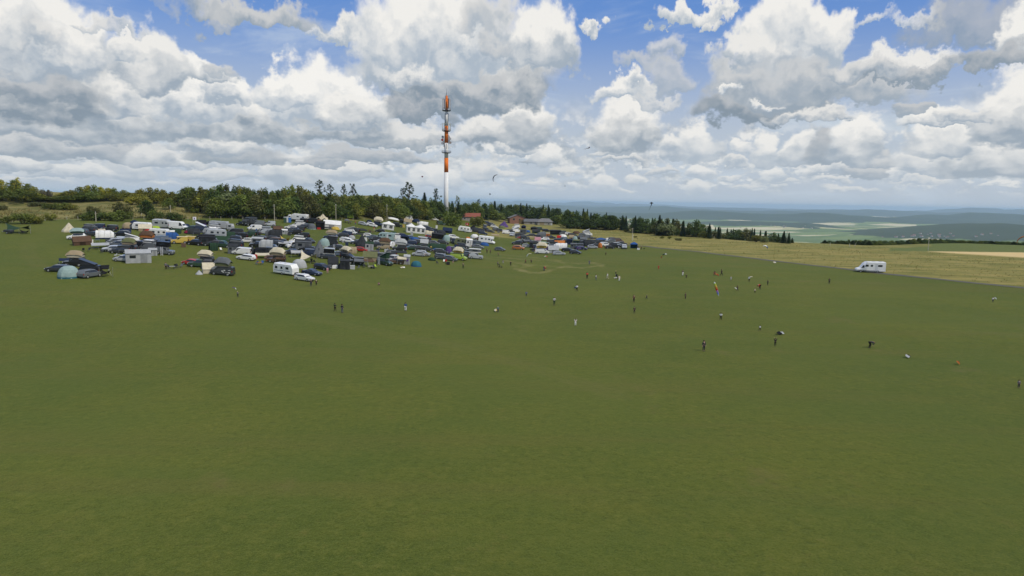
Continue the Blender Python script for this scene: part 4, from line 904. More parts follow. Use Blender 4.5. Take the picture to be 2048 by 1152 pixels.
# view X Y kind colours width height heading   ("^" rides on the roof of the vehicle above it)
CAMP = """
A 178 612 tarp g 190 95 0
A 240 616 tarp K 75 48 20
A 86 618 trailer D - - 170
A 664 600 tipi c/t 128 92
A 850 606 poptop D - - 180
A 938 576 jeep N - - 190
A 1012 664 infl W/N 150 82 180
A 950 604 awn c 110 36
A 735 668 suv W - - 200
^ rts g/m 110 44
A 790 724 gable b/b 150 84
A 872 706 crate W
A 890 640 hatch D - - 185
A 1090 622 crate N
A 1105 630 crate b
A 1208 628 rtsg N/N 90 60
A 1138 694 hatch S - - 200
A 1212 700 estate D - - 190
A 925 768 table N - - 0
A 935 696 table B - - 0
A 800 788 chair K
A 850 784 chair D
A 1085 786 estate S - - 200
A 965 756 awn l 150 46
A 1150 744 suv G - - 190
A 1190 886 hatch W - - 180
A 1165 800 jeep D - - 190
A 1200 805 awn G 110 50
A 1105 836 chair W
A 1130 842 table l
A 560 985 estate D - - 190
A 715 930 jeep K - - 185
^ rts c/t 130 58
A 640 905 awn N 120 50
A 850 1008 van K - - 185
^ rtw D/D 130 52
A 664 1046 dome m/T 188 124
A 866 1042 suv G - - 70
A 965 1010 awn K 150 84
A 1020 1028 tarp K 90 92 30
A 965 1022 chair G
B 165 372 dome t/b 132 84
B 250 352 wgaz N/N 100 92
B 270 378 van G - - 180
B 350 392 caravan W - - 180
B 392 402 gable t/c 150 86
B 640 372 camper l - - 0
B 560 348 poptop D - - 180
B 540 362 awn c 110 38
B 812 384 hvan W - - 0
B 905 366 dome N/B 124 62
B 450 400 awn l 130 36
B 565 484 caravan W - - 180
B 520 372 dome L/l 110 40
B 705 450 awn W 110 60
B 735 532 tunnel B/B 150 112 180
B 770 430 tunnel g/g 140 60
B 1080 412 wedge N - - 180
B 985 396 suv g - - 190
B 1105 330 rtsg P/K 110 70
B 1215 318 wgaz K/P 90 50
B 1240 400 poptop S - - 190
B 50 560 estate S - - 205
B 5 566 hatch G - - 200
B 190 572 wedge W - - 205
B 400 560 hatch b - - 180
^ rts O/b 150 80
B 305 620 jeep K - - 180
B 425 470 umb R
B 600 536 rtsg G/s 150 74
B 660 548 awn G 120 60
B 822 562 jeep Y - - 215
B 935 552 jeep Y - - 190
B 1030 586 suv K - - 180
B 1180 588 annex D/K 190 128
B 1010 440 tunnel D/g 150 76 180
B 1080 460 awn D 140 60
B 925 430 dome M/D 80 40
B 1250 470 caravan l - - 180
B 170 660 suv D - - 185
^ rts t/o 150 74
B 60 664 awn s 150 76
B 60 690 estate D - - 190
B 110 798 hatch l - - 180
B 300 808 annex l/l 290 150
B 485 716 annex l/l 100 88
B 430 650 poptop G - - 180
^ rth W/G 110 30
B 640 706 jeep G - - 0
^ rth K/K 150 58
B 600 714 ladder
B 580 560 rtsg D/s 110 64
B 735 888 table l
B 690 886 chair D
B 770 878 chair K
B 805 872 chair D
B 845 868 chair G
B 970 842 hatch R - - 170
B 1140 834 jeep D - - 180
^ rts c/c 150 66
B 1090 866 pickup g - - 190
B 1180 886 dome s/N 130 84
B 1078 960 tipi l/l 92 58
C 160 942 gable c/c 236 130
C 65 888 dome N/s 100 80
C 290 972 van D - - 180
^ rts o/G 172 96
C 280 400 lorry l - - 0
C 160 422 poptop W - - 180
C 165 438 awn W 80 90
C 235 466 tunnel D/g 130 70
C 450 446 van K - - 190
C 560 452 tarp G 120 66
C 582 436 tarp B 90 34
C 540 330 hatch K - - 180
C 635 336 truck D - - 250
C 740 330 van G - - 200
C 650 372 crate W
C 700 390 pvan W - - 215
C 715 405 chair B
C 800 388 dome L/L 130 46
C 890 336 jeep S - - 210
C 800 330 hatch D - - 180
C 975 396 gable b/D 90 64
C 925 470 tunnel G/K 170 84
C 830 440 poptop S - - 190
C 210 486 caravan S - - 200
C 345 494 tunnel g/g 190 86
C 480 470 awn D 140 60
C 285 556 gable o/g 170 90
C 285 612 pickup g - - 0
C 430 532 suv K - - 185
C 172 652 tunnel g/K 100 98 200
C 440 622 poptop D - - 180
C 420 690 annex G/D 120 116
C 272 656 chair W
C 490 680 estate K - - 185
C 600 548 hatch W - - 190
C 735 574 annex G/l 140 92
C 640 470 jeep g - - 180
C 655 580 ladder
C 760 520 estate D - - 180
C 845 640 tunnel l/K 170 124 0
C 740 610 suv K - - 200
C 535 706 van W - - 185
C 590 776 estate W - - 180
C 640 700 dome D/K 160 92
C 780 706 annex D/K 140 86
C 700 756 crate R
C 800 752 awn c 170 60
C 722 832 chair B
C 800 828 chair B
C 762 834 table O
C 850 800 chair R
D 150 812 jeep b - - 180
^ rts t/c 228 96
D 60 800 awn b 130 70
D 200 820 awn b 120 84
D 200 800 chair k
D 70 770 trailer b - - 0
D 20 620 tunnel g/K 120 96 0
D 270 972 caravan W - - -22 
D 440 876 dome l/l 190 116
D 505 1046 estate W - - -28
D 600 972 sedan N - - -18
D 735 902 estate K - - -30
D 868 876 gable G/D 124 140
D 895 878 crate W
D 1010 892 tipi D/D 190 150
D 560 812 tarp c 210 150
D 610 820 table D
D 640 816 chair K
D 410 740 awn l 150 84
D 540 720 jeep N - - 190
D 485 650 annex G/D 200 130
D 380 622 pvan W - - 215
D 410 560 poptop W - - 190
D 610 650 dome D/G 110 60
D 690 736 tipi G/D 190 210
D 760 600 dome m/l 140 110
D 840 600 jeep K - - 190
^ rth D/D 110 52
D 885 664 ladder
D 800 758 estate D - - 190
^ rth l/K 134 66
D 870 700 awn m 110 44
D 645 640 crate K
D 480 492 jeep K - - 190
D 570 556 hatch D - - -35
D 840 506 suv N - - 180
^ rts c/t 124 46
D 255 548 tarp Y 110 90 10
D 255 612 awn l 170 76
D 225 680 table K
D 275 684 chair Y
D 320 690 crate N
D 130 490 tunnel D/K 170 106
D 165 400 gable K/b 110 60
D 55 330 estate S - - 190
D 258 292 toilet g
D 285 291 toilet l
D 318 293 toilet B
D 415 284 lorry W - - 180
D 470 296 jeep K - - 190
D 525 284 hvan W - - 100
D 330 372 estate W - - 185
D 425 352 poptop W - - 190
D 350 410 suv N - - 180
D 380 444 jeep K - - 200
D 250 440 annex l/W 70 60
D 205 430 chair R
D 310 455 crate D
D 485 362 estate D - - 200
D 520 350 hatch s - - 190
D 590 300 van K - - 190
D 600 378 dome G/m 104 76
D 705 378 annex K/K 108 100
D 665 300 rtsg K/b 100 50
D 690 378 crate R
D 735 268 star c/c 190 92
D 860 376 frame W/W 216 108
D 900 388 dome Y/K 110 46
D 790 384 awn D 110 34
D 940 468 crate l
D 960 466 crate l
D 1020 470 wgaz N/D 70 80
D 1050 742 hatch K - - -30
^ rts t/c 128 66
D 1040 545 suv W - - 0
E 150 278 banner L
E 150 334 table B
E 95 332 gaz G 70 56
E 328 366 hatch S - - 0
E 420 334 dome N/B 84 46
E 456 388 suv W - - 0
E 555 378 jeep N - - 10
^ rts c/c 112 56
E 762 312 gaz W 150 50
E 690 428 marq W/W 168 120
E 825 392 jeep K - - 20
E 900 338 annex K/D 96 50
E 916 404 panel Y
E 970 352 gable l/t 110 78
E 1000 300 poptop W - - 0
E 1085 478 marq2 W/W 270 132
E 1095 330 dome N/K 118 56
E 1200 366 tunnel W/l 134 54
E 1280 440 suv D - - 0
E 150 498 wedge W - - 0
E 60 524 jeep N - - 180
E 130 618 estate W - - 0
E 45 618 ladder
E 170 568 dome l/G 100 60
E 410 536 hatch W - - 0
E 318 478 gaz D 140 66
E 275 540 awn D 110 60
E 430 478 table b
E 480 484 chair b
E 575 468 hatch K - - 190
E 640 474 table c
E 770 496 dome g/o 116 44
E 312 682 tipi D/K 190 178
E 370 612 panel W
E 418 742 annex l/g 116 130
E 305 748 hatch R - - 0
E 100 660 crate N
E 125 766 tunnel t/o 210 92
E 205 750 dome o/L 90 46
E 640 584 camper m - - 180
E 770 580 poptop W - - 190
E 495 606 jeep K - - 200
E 570 626 estate S - - 190
E 625 716 jeep t - - 185
^ rts t/b 168 82
E 668 752 crate l
E 545 748 crate N
E 725 690 van W - - 260
E 905 586 wgaz N/s 160 96
E 1035 520 panel l
E 1080 600 dome B/B 130 66
E 985 566 hatch B - - 190
E 895 650 dome N/D 140 70
E 1020 724 estate g - - 200
E 1010 650 suv N - - 190
E 850 736 jeep K - - 190
^ rts l/l 230 110
E 860 820 awn D 190 84
E 760 908 jeep l - - 250
E 885 936 awn c 130 110
E 958 930 annex l/l 90 130
E 800 924 suv b - - 190
E 430 880 gable t/o 200 130
E 375 850 awn g 90 70
E 640 946 suv g - - -28
^ rtw l/g 150 96
E 560 936 ladder
E 66 1002 annex D/D 130 140
E 110 856 hatch K - - -20
E 225 930 jeep K - - 190
E 300 960 awn G 200 100
E 410 965 awn b 140 100
E 180 1000 crate l
E 440 992 table c
E 520 984 chair L
E 470 990 dome D/K 60 26
E 1098 964 dome T/B 150 84
E 1130 812 hatch S - - 185
E 1155 752 awn D 150 76
E 1250 476 dome c/c 90 40
E 1275 560 annex R/G 60 60
E 1185 550 dome o/c 110 44
E 1185 600 annex G/l 130 66
E 1210 664 gable o/l 110 96
E 1145 680 dome g/D 90 60
F 215 296 hatch W - - 0
F 300 360 jeep g - - 20
F 240 416 panel W
F 100 420 suv D - - 0
F 390 476 gable N/N 130 74
F 225 476 jeep K - - 10
F 300 500 dome D/g 150 70
F 250 560 annex K/D 170 80
F 380 594 dome m/m 110 92
F 480 562 suv W - - 20
F 490 632 jeep K - - 260
F 128 512 tunnel c/t 124 66
F 120 556 annex R/M 64 50
F 598 656 caravan o - - 180
F 703 674 annex W/W 88 110
F 772 670 annex s/G 60 90
F 820 640 hatch s - - 190
F 785 556 dome W/l 120 64
F 690 560 dome O/t 70 30
F 850 580 hatch b - - 190
F 960 632 alcove W - - 0
F 930 660 dome B/B 130 52
F 1080 560 awn t 110 66
F 632 462 caravan W - - 180
F 700 468 hatch W - - 250
F 655 470 flag R
F 760 450 tipi K/D 170 90
F 830 470 tunnel D/g 190 70
F 930 410 van s - - 90
F 975 350 suv N - - 0
F 1030 360 estate G - - 0
F 1000 380 hatch N - - 180
F 960 456 jeep K - - 10
F 1070 402 estate W - - 0
F 1078 440 dome O/R 64 26
F 1180 414 dome o/L 104 46
F 1205 390 tipi P/N 140 86
F 1245 488 van W - - 0
F 1130 470 crate G
F 240 722 tunnel g/g 270 92
F 235 742 dome B/B 112 50
F 410 776 dome P/N 96 112
F 550 866 van L - - -10
^ rts Y/c 124 68
F 540 690 dome N/s 120 50
F 600 740 estate g - - 0
F 320 862 suv G - - -20
F 440 880 hatch G - - -10
F 170 876 dome g/K 112 50
F 690 822 suv s - - 0
F 800 852 jeep S - - 10
^ rth W/G 150 44
F 700 770 annex g/G 110 60
F 370 905 chair R
F 345 905 chair W
F 405 935 crate K
F 255 930 chair D
F 1150 736 hatch G - - -15
F 70 700 awn D 140 60
F 40 640 dome P/l 90 50
F 150 620 awn b 100 40
F 40 808 suv l - - 0
G 95 492 van W - - 0
G 180 524 van S - - 250
G 235 470 wedge W - - 20
G 230 408 poptop W - - 180
G 340 412 wgaz N/P 66 50
G 335 494 annex G/D 90 66
G 310 560 hatch R - - 180
G 250 546 annex G/D 70 60
G 402 470 dome B/N 70 36
G 490 432 wgaz D/D 96 52
G 585 440 jeep g - - 0
G 670 462 suv K - - 0
G 520 480 gable g/D 110 60
G 440 526 estate D - - 190
G 470 576 awn t 96 50
G 545 612 gable W/k 86 74
G 645 584 hatch W - - 190
G 650 642 awn m 110 40
G 690 560 annex O/t 50 84
G 600 530 tunnel G/l 130 66
G 755 606 tarp B 140 44
G 790 480 jeep K - - 0
G 800 500 annex K/D 150 66
G 265 718 suv O - - -18
G 250 644 suv D - - 180
G 385 686 hatch l - - 0
G 385 634 awn G 90 56
G 300 620 estate K - - 190
G 450 690 annex D/D 50 86
G 605 778 van W - - -8
^ rts Y/c 130 70
G 480 748 trailer K - - 0
G 560 720 jeep N - - 0
G 675 720 annex P/W 50 66
G 860 640 gable O/O 150 56
G 870 700 infl W/W 190 80
G 770 764 gable l/l 150 104
G 850 796 estate S - - 0
G 975 744 estate K - - -25
G 1085 782 hatch D - - -20
G 1060 700 annex G/G 90 76
G 1160 722 estate N - - -15
G 1080 594 dome m/m 80 72
G 1095 648 annex g/o 90 74
G 1030 566 gable t/t 76 60
G 905 546 dome W/l 120 54
G 850 566 gable M/R 60 52
G 1250 656 infl D/W 120 86
G 1150 576 suv K - - 0
G 985 506 hatch W - - 0
G 1100 490 dome b/o 110 44
G 1255 506 wedge W - - 0
G 1000 642 annex N/N 80 78
G 940 620 suv D - - 180
G 895 600 jeep s - - 190
G 720 690 estate N - - 190
G 1200 590 gable D/G 100 56
G 935 670 dome s/D 90 46
H 110 520 poptop W - - 0
H 125 566 jeep G - - 0
H 180 600 awn D 110 60
H 108 696 infl D/l 110 96
H 178 702 hatch S - - 0
H 30 722 hatch P - - 0
H 72 700 crate L
H 300 608 gaz B 140 66
H 395 588 dome W/O 70 44
H 288 686 dome O/R 66 70
H 365 672 suv W - - 20
H 430 704 hatch K - - 10
H 545 664 estate S - - 0
H 480 604 jeep D - - 0
H 545 616 van b - - 0
H 440 620 suv G - - 190
H 220 640 van D - - 0
H 636 708 suv S - - 260
H 590 690 estate K - - 190
H 565 706 chair W
H 775 698 wgaz B/T 106 92
H 840 718 crate W
H 752 600 mast W
A 1170 640 suv K - - 190
A 1060 590 jeep D - - 185
A 770 612 estate s - - 190
A 1040 700 crate D
A 980 800 chair D
A 1010 790 table D
B 20 600 estate D - - 200
B 120 640 suv N - - 190
B 450 640 estate D - - 190
B 470 596 jeep D - - 200
B 560 524 estate s - - 190
B 700 566 chair D
B 880 606 crate b
B 1240 596 estate D - - 190
B 880 380 suv D - - 0
B 330 640 chair K
C 60 500 estate K - - 185
C 120 560 suv D - - 190
C 380 560 hatch D - - 190
C 520 500 jeep K - - 185
C 700 450 hatch D - - 185
C 900 520 estate K - - 190
C 940 560 jeep b - - 190
C 880 640 estate s - - 190
C 980 600 suv D - - 190
C 520 560 chair l
C 960 690 hatch K - - 190
D 90 560 suv D - - 190
D 180 560 estate K - - 190
D 40 700 jeep D - - 190
D 330 700 hatch D - - 190
D 540 660 estate K - - 190
D 300 420 hatch D - - 190
D 430 400 jeep D - - 190
D 560 360 estate K - - 190
D 900 640 suv D - - 190
D 930 720 hatch s - - 190
D 1040 470 jeep N - - 190
D 980 780 table D
D 1060 880 crate G
E 30 540 suv D - - 190
E 200 470 jeep D - - 190
E 250 640 estate D - - 190
E 460 560 estate s - - 190
E 520 680 suv D - - 190
E 540 860 jeep D - - 190
E 470 800 estate b - - 190
E 700 820 jeep D - - 190
E 800 640 estate D - - 190
E 860 540 suv D - - 190
E 960 700 estate K - - 190
E 1100 720 hatch D - - 190
E 1080 640 jeep D - - 190
E 1150 620 estate s - - 190
E 1230 590 suv D - - 190
E 1150 460 jeep D - - 10
E 1240 540 chair R
E 700 950 chair W
E 730 945 table l
E 350 980 chair D
E 260 1000 chair G
E 600 560 chair W
F 60 460 estate D - - 0
F 160 480 suv K - - 0
F 270 560 jeep D - - 0
F 330 640 suv D - - 0
F 200 640 estate G - - 0
F 90 740 estate D - - 0
F 300 780 suv D - - 0
F 470 740 estate D - - 0
F 620 700 jeep D - - 0
F 860 470 estate D - - 0
F 900 500 suv N - - 0
F 1010 470 estate D - - 0
F 1100 450 jeep G - - 0
F 1160 460 suv D - - 0
F 830 700 estate G - - 0
F 440 600 estate D - - 0
F 60 600 chair W
G 150 470 suv D - - 0
G 290 520 estate K - - 0
G 360 570 jeep D - - 0
G 420 620 suv D - - 0
G 510 640 estate D - - 0
G 560 560 jeep K - - 0
G 640 500 estate G - - 0
G 730 560 suv D - - 0
G 760 640 jeep D - - 0
G 850 600 estate D - - 0
G 860 500 suv G - - 0
G 930 500 jeep D - - 0
G 1040 520 estate D - - 0
G 1130 640 jeep D - - 0
G 1180 680 estate D - - 0
G 1200 530 suv G - - 0
G 700 660 chair P
G 620 700 chair K
H 60 640 suv D - - 0
H 150 640 jeep D - - 0
H 240 680 estate D - - 0
H 330 640 jeep K - - 0
H 500 690 jeep K - - 0
H 20 560 estate G - - 0
H 600 650 estate D - - 0
"""
THING_REC = []     # (object, base description, category, group, px, py, kindphrase)
KP = {'estate': 'estate car', 'hatch': 'hatchback', 'sedan': 'saloon car', 'suv': 'high sport utility car', 'jeep': 'boxy off-road car', 'van': 'camper van', 'hvan': 'high-roof van', 'pvan': 'panel van', 'poptop': 'camper van with raised roof',
 'wedge': 'camper van with tilted-up white roof', 'camper': 'motorhome', 'alcove': 'motorhome with overcab bed', 'caravan': 'caravan', 'truck': 'expedition truck', 'lorry': 'box-bodied camper truck', 'trailer': 'small trailer', 'pickup': 'pickup truck',
 'dome': 'dome tent', 'tunnel': 'tunnel tent', 'gable': 'ridged house tent', 'marq': 'marquee with four-pane windows', 'marq2': 'twin-peaked marquee', 'frame': 'gabled party tent', 'gaz': 'open gazebo', 'wgaz': 'walled gazebo', 'awn': 'sloping awning on two poles',
 'annex': 'walled awning room', 'tipi': 'pointed bell tent', 'star': 'pole tent with swooping corners', 'tarp': 'slack tarpaulin', 'infl': 'inflated tunnel tent', 'rts': 'roof tent', 'rth': 'box-shaped roof tent', 'rtw': 'wedge-shaped roof tent'}
rnd = random.Random(11)
last = None
def rec(o, desc, cat, group, px, py, kp): THING_REC.append([o, desc, cat, group, px, py, kp])
for line in CAMP.strip().splitlines():
    t = line.split()
    if t[0] == '^':
        kind, cc, w_, h_ = t[1], t[2], float(t[3]), float(t[4]); v, lo_, sc_, hd, vd, zf, pm = last
        cs = cc.split('/'); c1 = COL[cs[0]]; c2 = COL[cs[-1]]
        W_ = w_/zf/pm*1.05; h = min(1.9, max(.6, h_/zf/pm*1.1)); W_ = min(3.6, max(1.8, W_)); d = 1.5 if kind != 'rts' else 1.9
        f, nm, cat, _, _ = TENTS[kind]
        o = empty(nm, (0, 0, 0)); off = -.35 if vd in ('estate', 'hatch', 'suv', 'jeep', 'sedan') else -.1
        o.matrix_world = v.matrix_world @ Matrix.Translation((off, 0, ROOFZ[vd]+.02))
        f(o, W_, h, d, c1[0], c2[0])
        p = project(o.matrix_world.translation)
        rec(o, ((c1[1] if c1[1] == c2[1] else c1[1]+' and '+c2[1])+' '+KP[kind]+' on top of '+(COL[lo_][1])+' '+KP[vd]), cat, 'roof tents on top of the vehicles', p[0], p[1], KP[kind])
        continue
    ox, oy, zf = VIEW[t[0]]; px = ox+float(t[1])/zf; py = oy+float(t[2])/zf; kind = t[3]; cc = t[4] if len(t) > 4 else 'G'
    w_ = float(t[5]) if len(t) > 5 and t[5] != '-' else None; h_ = float(t[6]) if len(t) > 6 and t[6] != '-' else None
    hd = float(t[7]) if len(t) > 7 else None
    p = at(px, py); pm = ppm(p); away = Vector((p.x, p.y, 0)).normalized()
    cs = cc.split('/'); c1 = COL[cs[0]]; c2 = COL[cs[-1]]
    if kind in NAMES or kind in SPEC:
        if hd is None: hd = rnd.choice([0, 180, 190, 20])
        hd += rnd.uniform(-5, 5)
        hl, hw2 = (2.3, .9) if kind not in ('camper', 'lorry', 'truck', 'caravan', 'alcove', 'hvan') else (3.2, 1.1)
        ext = abs(math.sin(R(hd)+math.atan2(p.x, p.y)))*hl*.6 + hw2*.8
        q = p+away*ext; q = ground(q.x, q.y)
        s_ = {'camper': 1.06, 'caravan': .98}.get(kind, 1.0)*rnd.uniform(.99, 1.07)*(1.06 if px > 900 else 1.0)
        jit = rnd.uniform(.88, 1.12); o = vehicle(kind, q, hd, tuple(v*jit for v in c1[0]), s_)
        rec(o, c1[1]+' '+KP[kind], CATS[kind], {'car': 'cars parked in the camp', 'van': 'camper vans and vans in the camp', 'camper van': 'camper vans and vans in the camp', 'motorhome': 'motorhomes and caravans in the camp', 'caravan': 'motorhomes and caravans in the camp'}.get(CATS[kind], 'trucks and trailers in the camp'), px, py, KP[kind])
        last = (o, cs[0], s_, hd, kind, zf, pm); continue
    if kind in TENTS or kind == 'rtsg':
        g_on = kind == 'rtsg'; k2 = 'gable' if g_on else kind
        f, nm, cat, hk, dk = TENTS[k2]
        W_ = w_/zf/pm; h = h_/zf/pm if h_ else W_*hk
        dd = min(max(W_*dk, 1.6), 5.5); h = max(.9, h*1.08-dd*.07)                     # part of the seen height is depth seen from above
        if k2 in ('dome', 'tipi', 'tarp'): h *= .96
        q = p+away*(dd/2); q = ground(q.x, q.y)
        rz = -math.atan2(q.x, q.y)+rnd.uniform(-.12, .12)
        if hd is not None and k2 in ('tunnel', 'infl', 'tarp'): rz += R(hd)
        o = empty(nm, q, rz, True); f(o, W_, h, dd, c1[0], c2[0])
        if hd == 180 and k2 in ('tunnel', 'infl'): pass
        cn = c1[1] if c1[1] == c2[1] or k2 in ('awn', 'tarp') else c1[1]+' and '+c2[1]
        rec(o, cn+' '+KP[k2], cat, {'tent': 'tents in the camp', 'awning': 'awnings in the camp', 'awning room': 'awnings in the camp', 'gazebo': 'gazebos in the camp', 'marquee': 'white marquees'}.get(cat, 'tarpaulins in the camp' if cat == 'tarpaulin' else None), px, py, KP[k2]); continue
    rz = -math.atan2(p.x, p.y)
    if kind == 'crate': o = make_crate(p+away*.4, rz, c1[0], rnd.uniform(.9, 1.4), .7, rnd.uniform(.7, 1.2)); rec(o, c1[1]+' storage box', 'box', 'storage boxes in the camp', px, py, 'storage box')
    elif kind == 'table': o = make_table(p+away*.4, rz, c1[0]); rec(o, c1[1]+' camping table', 'table', 'camping furniture', px, py, 'camping table')
    elif kind == 'chair': o = make_chair(p+away*.3, rz+rnd.uniform(-1.5, 1.5), c1[0]); rec(o, c1[1]+' camping chair', 'chair', 'camping furniture', px, py, 'camping chair')
    elif kind == 'ladder': o = make_ladder(p+away*.3, 2.3, rz); rec(o, 'white ladder leaning up to a roof tent', 'ladder', 'ladders up to the roof tents', px, py, 'ladder')
    elif kind == 'toilet': o = make_toilet(p+away*.6, rz, c1[0]); rec(o, c1[1]+' portable toilet cabin', 'toilet cabin', 'portable toilets', px, py, 'portable toilet')
    elif kind == 'umb': o = make_umbrella(p+away*.5, c1[0], 2.3, 1.0); rec(o, c1[1]+' parasol', 'parasol', None, px, py, 'parasol')
    elif kind == 'flag': o = make_flag(p+away*.3, rz, 5.0, 1.6, 1.3, COL['R'][0], (.75, .75, .73)); rec(o, 'red flag with white emblem on a pole', 'flag', None, px, py, 'flag')
    elif kind == 'mast': o = make_flag(p+away*.3, rz, 3.6, .35, 2.9, (.7, .66, .5)); rec(o, 'tall narrow cream banner flag', 'flag', None, px, py, 'flag')
    elif kind in ('banner', 'panel'):
        big = kind == 'banner'; o = empty('banner' if big else 'standing_board', p+away*.5, rz); W_, Hh = (3.0, 2.9) if big else (1.0, 1.5); zb = .6 if big else .25
        q = MB(); q.box(0, 0, zb, W_, .08, Hh); q.build('sheet', FABRIC, o, c1[0])
        for s in (-1, 1): q = MB(); q.tube((s*W_/2, 0, 0), (s*W_/2, 0, zb+Hh+.1), .05, .05, 5); q.build('pole', METAL, o, (.4, .4, .4))
        if big: q = MB(); q.box(0, -.06, zb+Hh*.55, W_*.6, .02, Hh*.12); q.box(0, -.06, zb+Hh*.3, W_*.45, .02, Hh*.08); q.build('print', FABRIC, o, (.12, .22, .03))
        rec(o, c1[1]+(' square banner' if big else ' upright board'), 'banner' if big else 'board', None, px, py, 'board')
# the flag with a dark star-like emblem
p = at(386, 449); o = make_flag(p, -math.atan2(p.x, p.y), 2.9, 1.15, 1.2, (.72, .70, .74), (.10, .05, .22)); rec(o, 'white flag with a purple emblem on a short pole', 'flag', None, 386, 449, 'flag')
# black and white lettering on the side of the front van, and the round mark on a grey awning room
for r_ in THING_REC:
    if abs(r_[4]-445.3) < 1 and abs(r_[5]-551.9) < 1.2:
        q = MB(); rr = random.Random(4)
        for k in range(9): q.box(-.2-1.9*rr.random(), .975, .62+.75*rr.random(), .14+.3*rr.random(), .02, .06+.22*rr.random())
        q.build('side_print', PLASTIC, r_[0], (.62, .62, .60)); r_[1] = 'dark camper van with white printing on its side'
    if abs(r_[4]-(680+958/7.2)) < .6 and abs(r_[5]-(400+930/7.2)) < .6:
        q = MB(); q.tube((.1, -.80, 1.25), (.1, -.86, 1.25), .34, .34, 10); q.build('emblem', FABRIC, r_[0], (.12, .05, .28)); r_[1] = 'light grey awning room wall with a purple round emblem'

# ------------------------------------------------------------------ radio tower
tp_ = at(892, 440.5); pm = ppm(tp_)
def yz(py): return (440.5-py)/pm      # height above the base of a pixel row
tower = empty('radio_tower', tp_); tag(tower, 'tall white and orange banded radio tower with antennas behind the camp', 'radio tower')
OR = (.72, .17, .02); WT = (.72, .72, .71); RR = lambda py: (4.3+ (py-185)/255*.0)/pm
def trad(py):
    return (3.0 + (py-200)/240*2.0)/pm if py > 232 else 2.5/pm
prev = 440.5
for py, c in ((346, WT), (318, OR), (289, WT), (256, OR), (226, WT), (204, OR)):
    q = MB(); q.tube((0, 0, yz(prev)), (0, 0, yz(py)), trad(prev), trad(py), 20); q.build('mast_section', CONC, tower, c, True); prev = py
for py, r in ((307.5, 9.5), (265.5, 8.5), (226.5, 9)):
    q = MB(); z = yz(py); r_ = r/pm; q.tube((0, 0, z-.35), (0, 0, z), r_*.75, r_, 16)
    pl = q.build('platform', METAL, tower, (.05, .07, .13))
    q = MB(); n = 14
    for i in range(n):
        a = 2*math.pi*i/n; a2 = 2*math.pi*(i+1)/n
        q.tube((r_*.96*math.cos(a), r_*.96*math.sin(a), z), (r_*.96*math.cos(a), r_*.96*math.sin(a), z+1.1), .05, .05, 4)
        for zz in (.55, 1.1): q.tube((r_*.96*math.cos(a), r_*.96*math.sin(a), z+zz), (r_*.96*math.cos(a2), r_*.96*math.sin(a2), z+zz), .045, .045, 4)
    q.build('railing', METAL, pl, (.25, .26, .28))
rr = random.Random(5)
def panel(a, r, z0, h, c=(.42, .43, .44), w_=.42):
    q = MB(); x, y = r*math.cos(a), r*math.sin(a); q.box(x, y, z0, .28, w_, h, a); q.tube((x*.93, y*.93, z0-.3), (x*.93, y*.93, z0+h+.4), .09, .09, 5)
    q.tube((0, 0, z0+.3), (x*.93, y*.93, z0+.3), .07, .07, 4); q.tube((0, 0, z0+h-.3), (x*.93, y*.93, z0+h-.3), .07, .07, 4); return q.build('antenna_panel', PLASTIC, tower, c)
for i in range(6): panel(i*math.pi/3+.2, 7.2/pm, yz(222), (222-204)/pm, (.20, .13, .12) if i % 2 else (.4, .4, .42))
for i in range(6): panel(i*math.pi/3+.05, 8/pm, yz(264), (264-251)/pm, (.5, .52, .5))
for i in range(7): panel(i*2*math.pi/7+.4, (5+3*rr.random())/pm, yz(300-rr.random()*14), (8+rr.random()*7)/pm, (.34, .34, .36))
for a, z, c in ((3.3, 283, (.30, .06, .05)), (2.8, 277, (.4, .4, .42)), (.3, 288, (.35, .3, .3)), (-.4, 281, (.4, .4, .42)), (3.5, 290, (.4, .41, .43))):
    q = MB(); x, y = 8/pm*math.cos(a), 8/pm*math.sin(a); zz = yz(z); q.tube((x, y-.3, zz), (x, y, zz), .75, .55, 12); q.tube((0, 0, zz), (x, y, zz), .08, .08, 5); q.build('dish_antenna', PLASTIC, tower, c)
q = MB()
for a in (0, 2.1, 4.2): q.tube((1.1*math.cos(a), 1.1*math.sin(a), yz(250)), (1.1*math.cos(a), 1.1*math.sin(a), yz(232)), .07, .07, 4)
for k in range(9): z = yz(250)+k*(18/pm)/9; q.tube((-1.1, 0, z), (1.1, .3, z+1), .05, .05, 4)
q.build('ladder_cage', METAL, tower, (.2, .22, .26))
q = MB(); q.tube((0, 0, yz(204)), (0, 0, yz(198)), .9, .55, 8); q.build('cap', METAL, tower, OR)
q = MB(); q.tube((0, 0, yz(199)), (0, 0, yz(192)), .28, .2, 6); q.tube((0, 0, yz(192)), (0, 0, yz(184)), .12, .05, 5); q.tube((.9, 0, yz(200)), (.9, 0, yz(190)), .07, .05, 5); q.tube((-.8, .2, yz(200)), (-.8, .2, yz(194)), .07, .05, 5); q.build('lightning_rod', METAL, tower, (.25, .26, .28))
q = MB()
for s in (-1, 1): q.tube((trad(300)*.9*s, -trad(300)*.6, yz(300)), (trad(240)*.9*s, -trad(240)*.6, yz(232)), .09, .09, 4)
q.build('cable_run', METAL, tower, (.1, .1, .12))

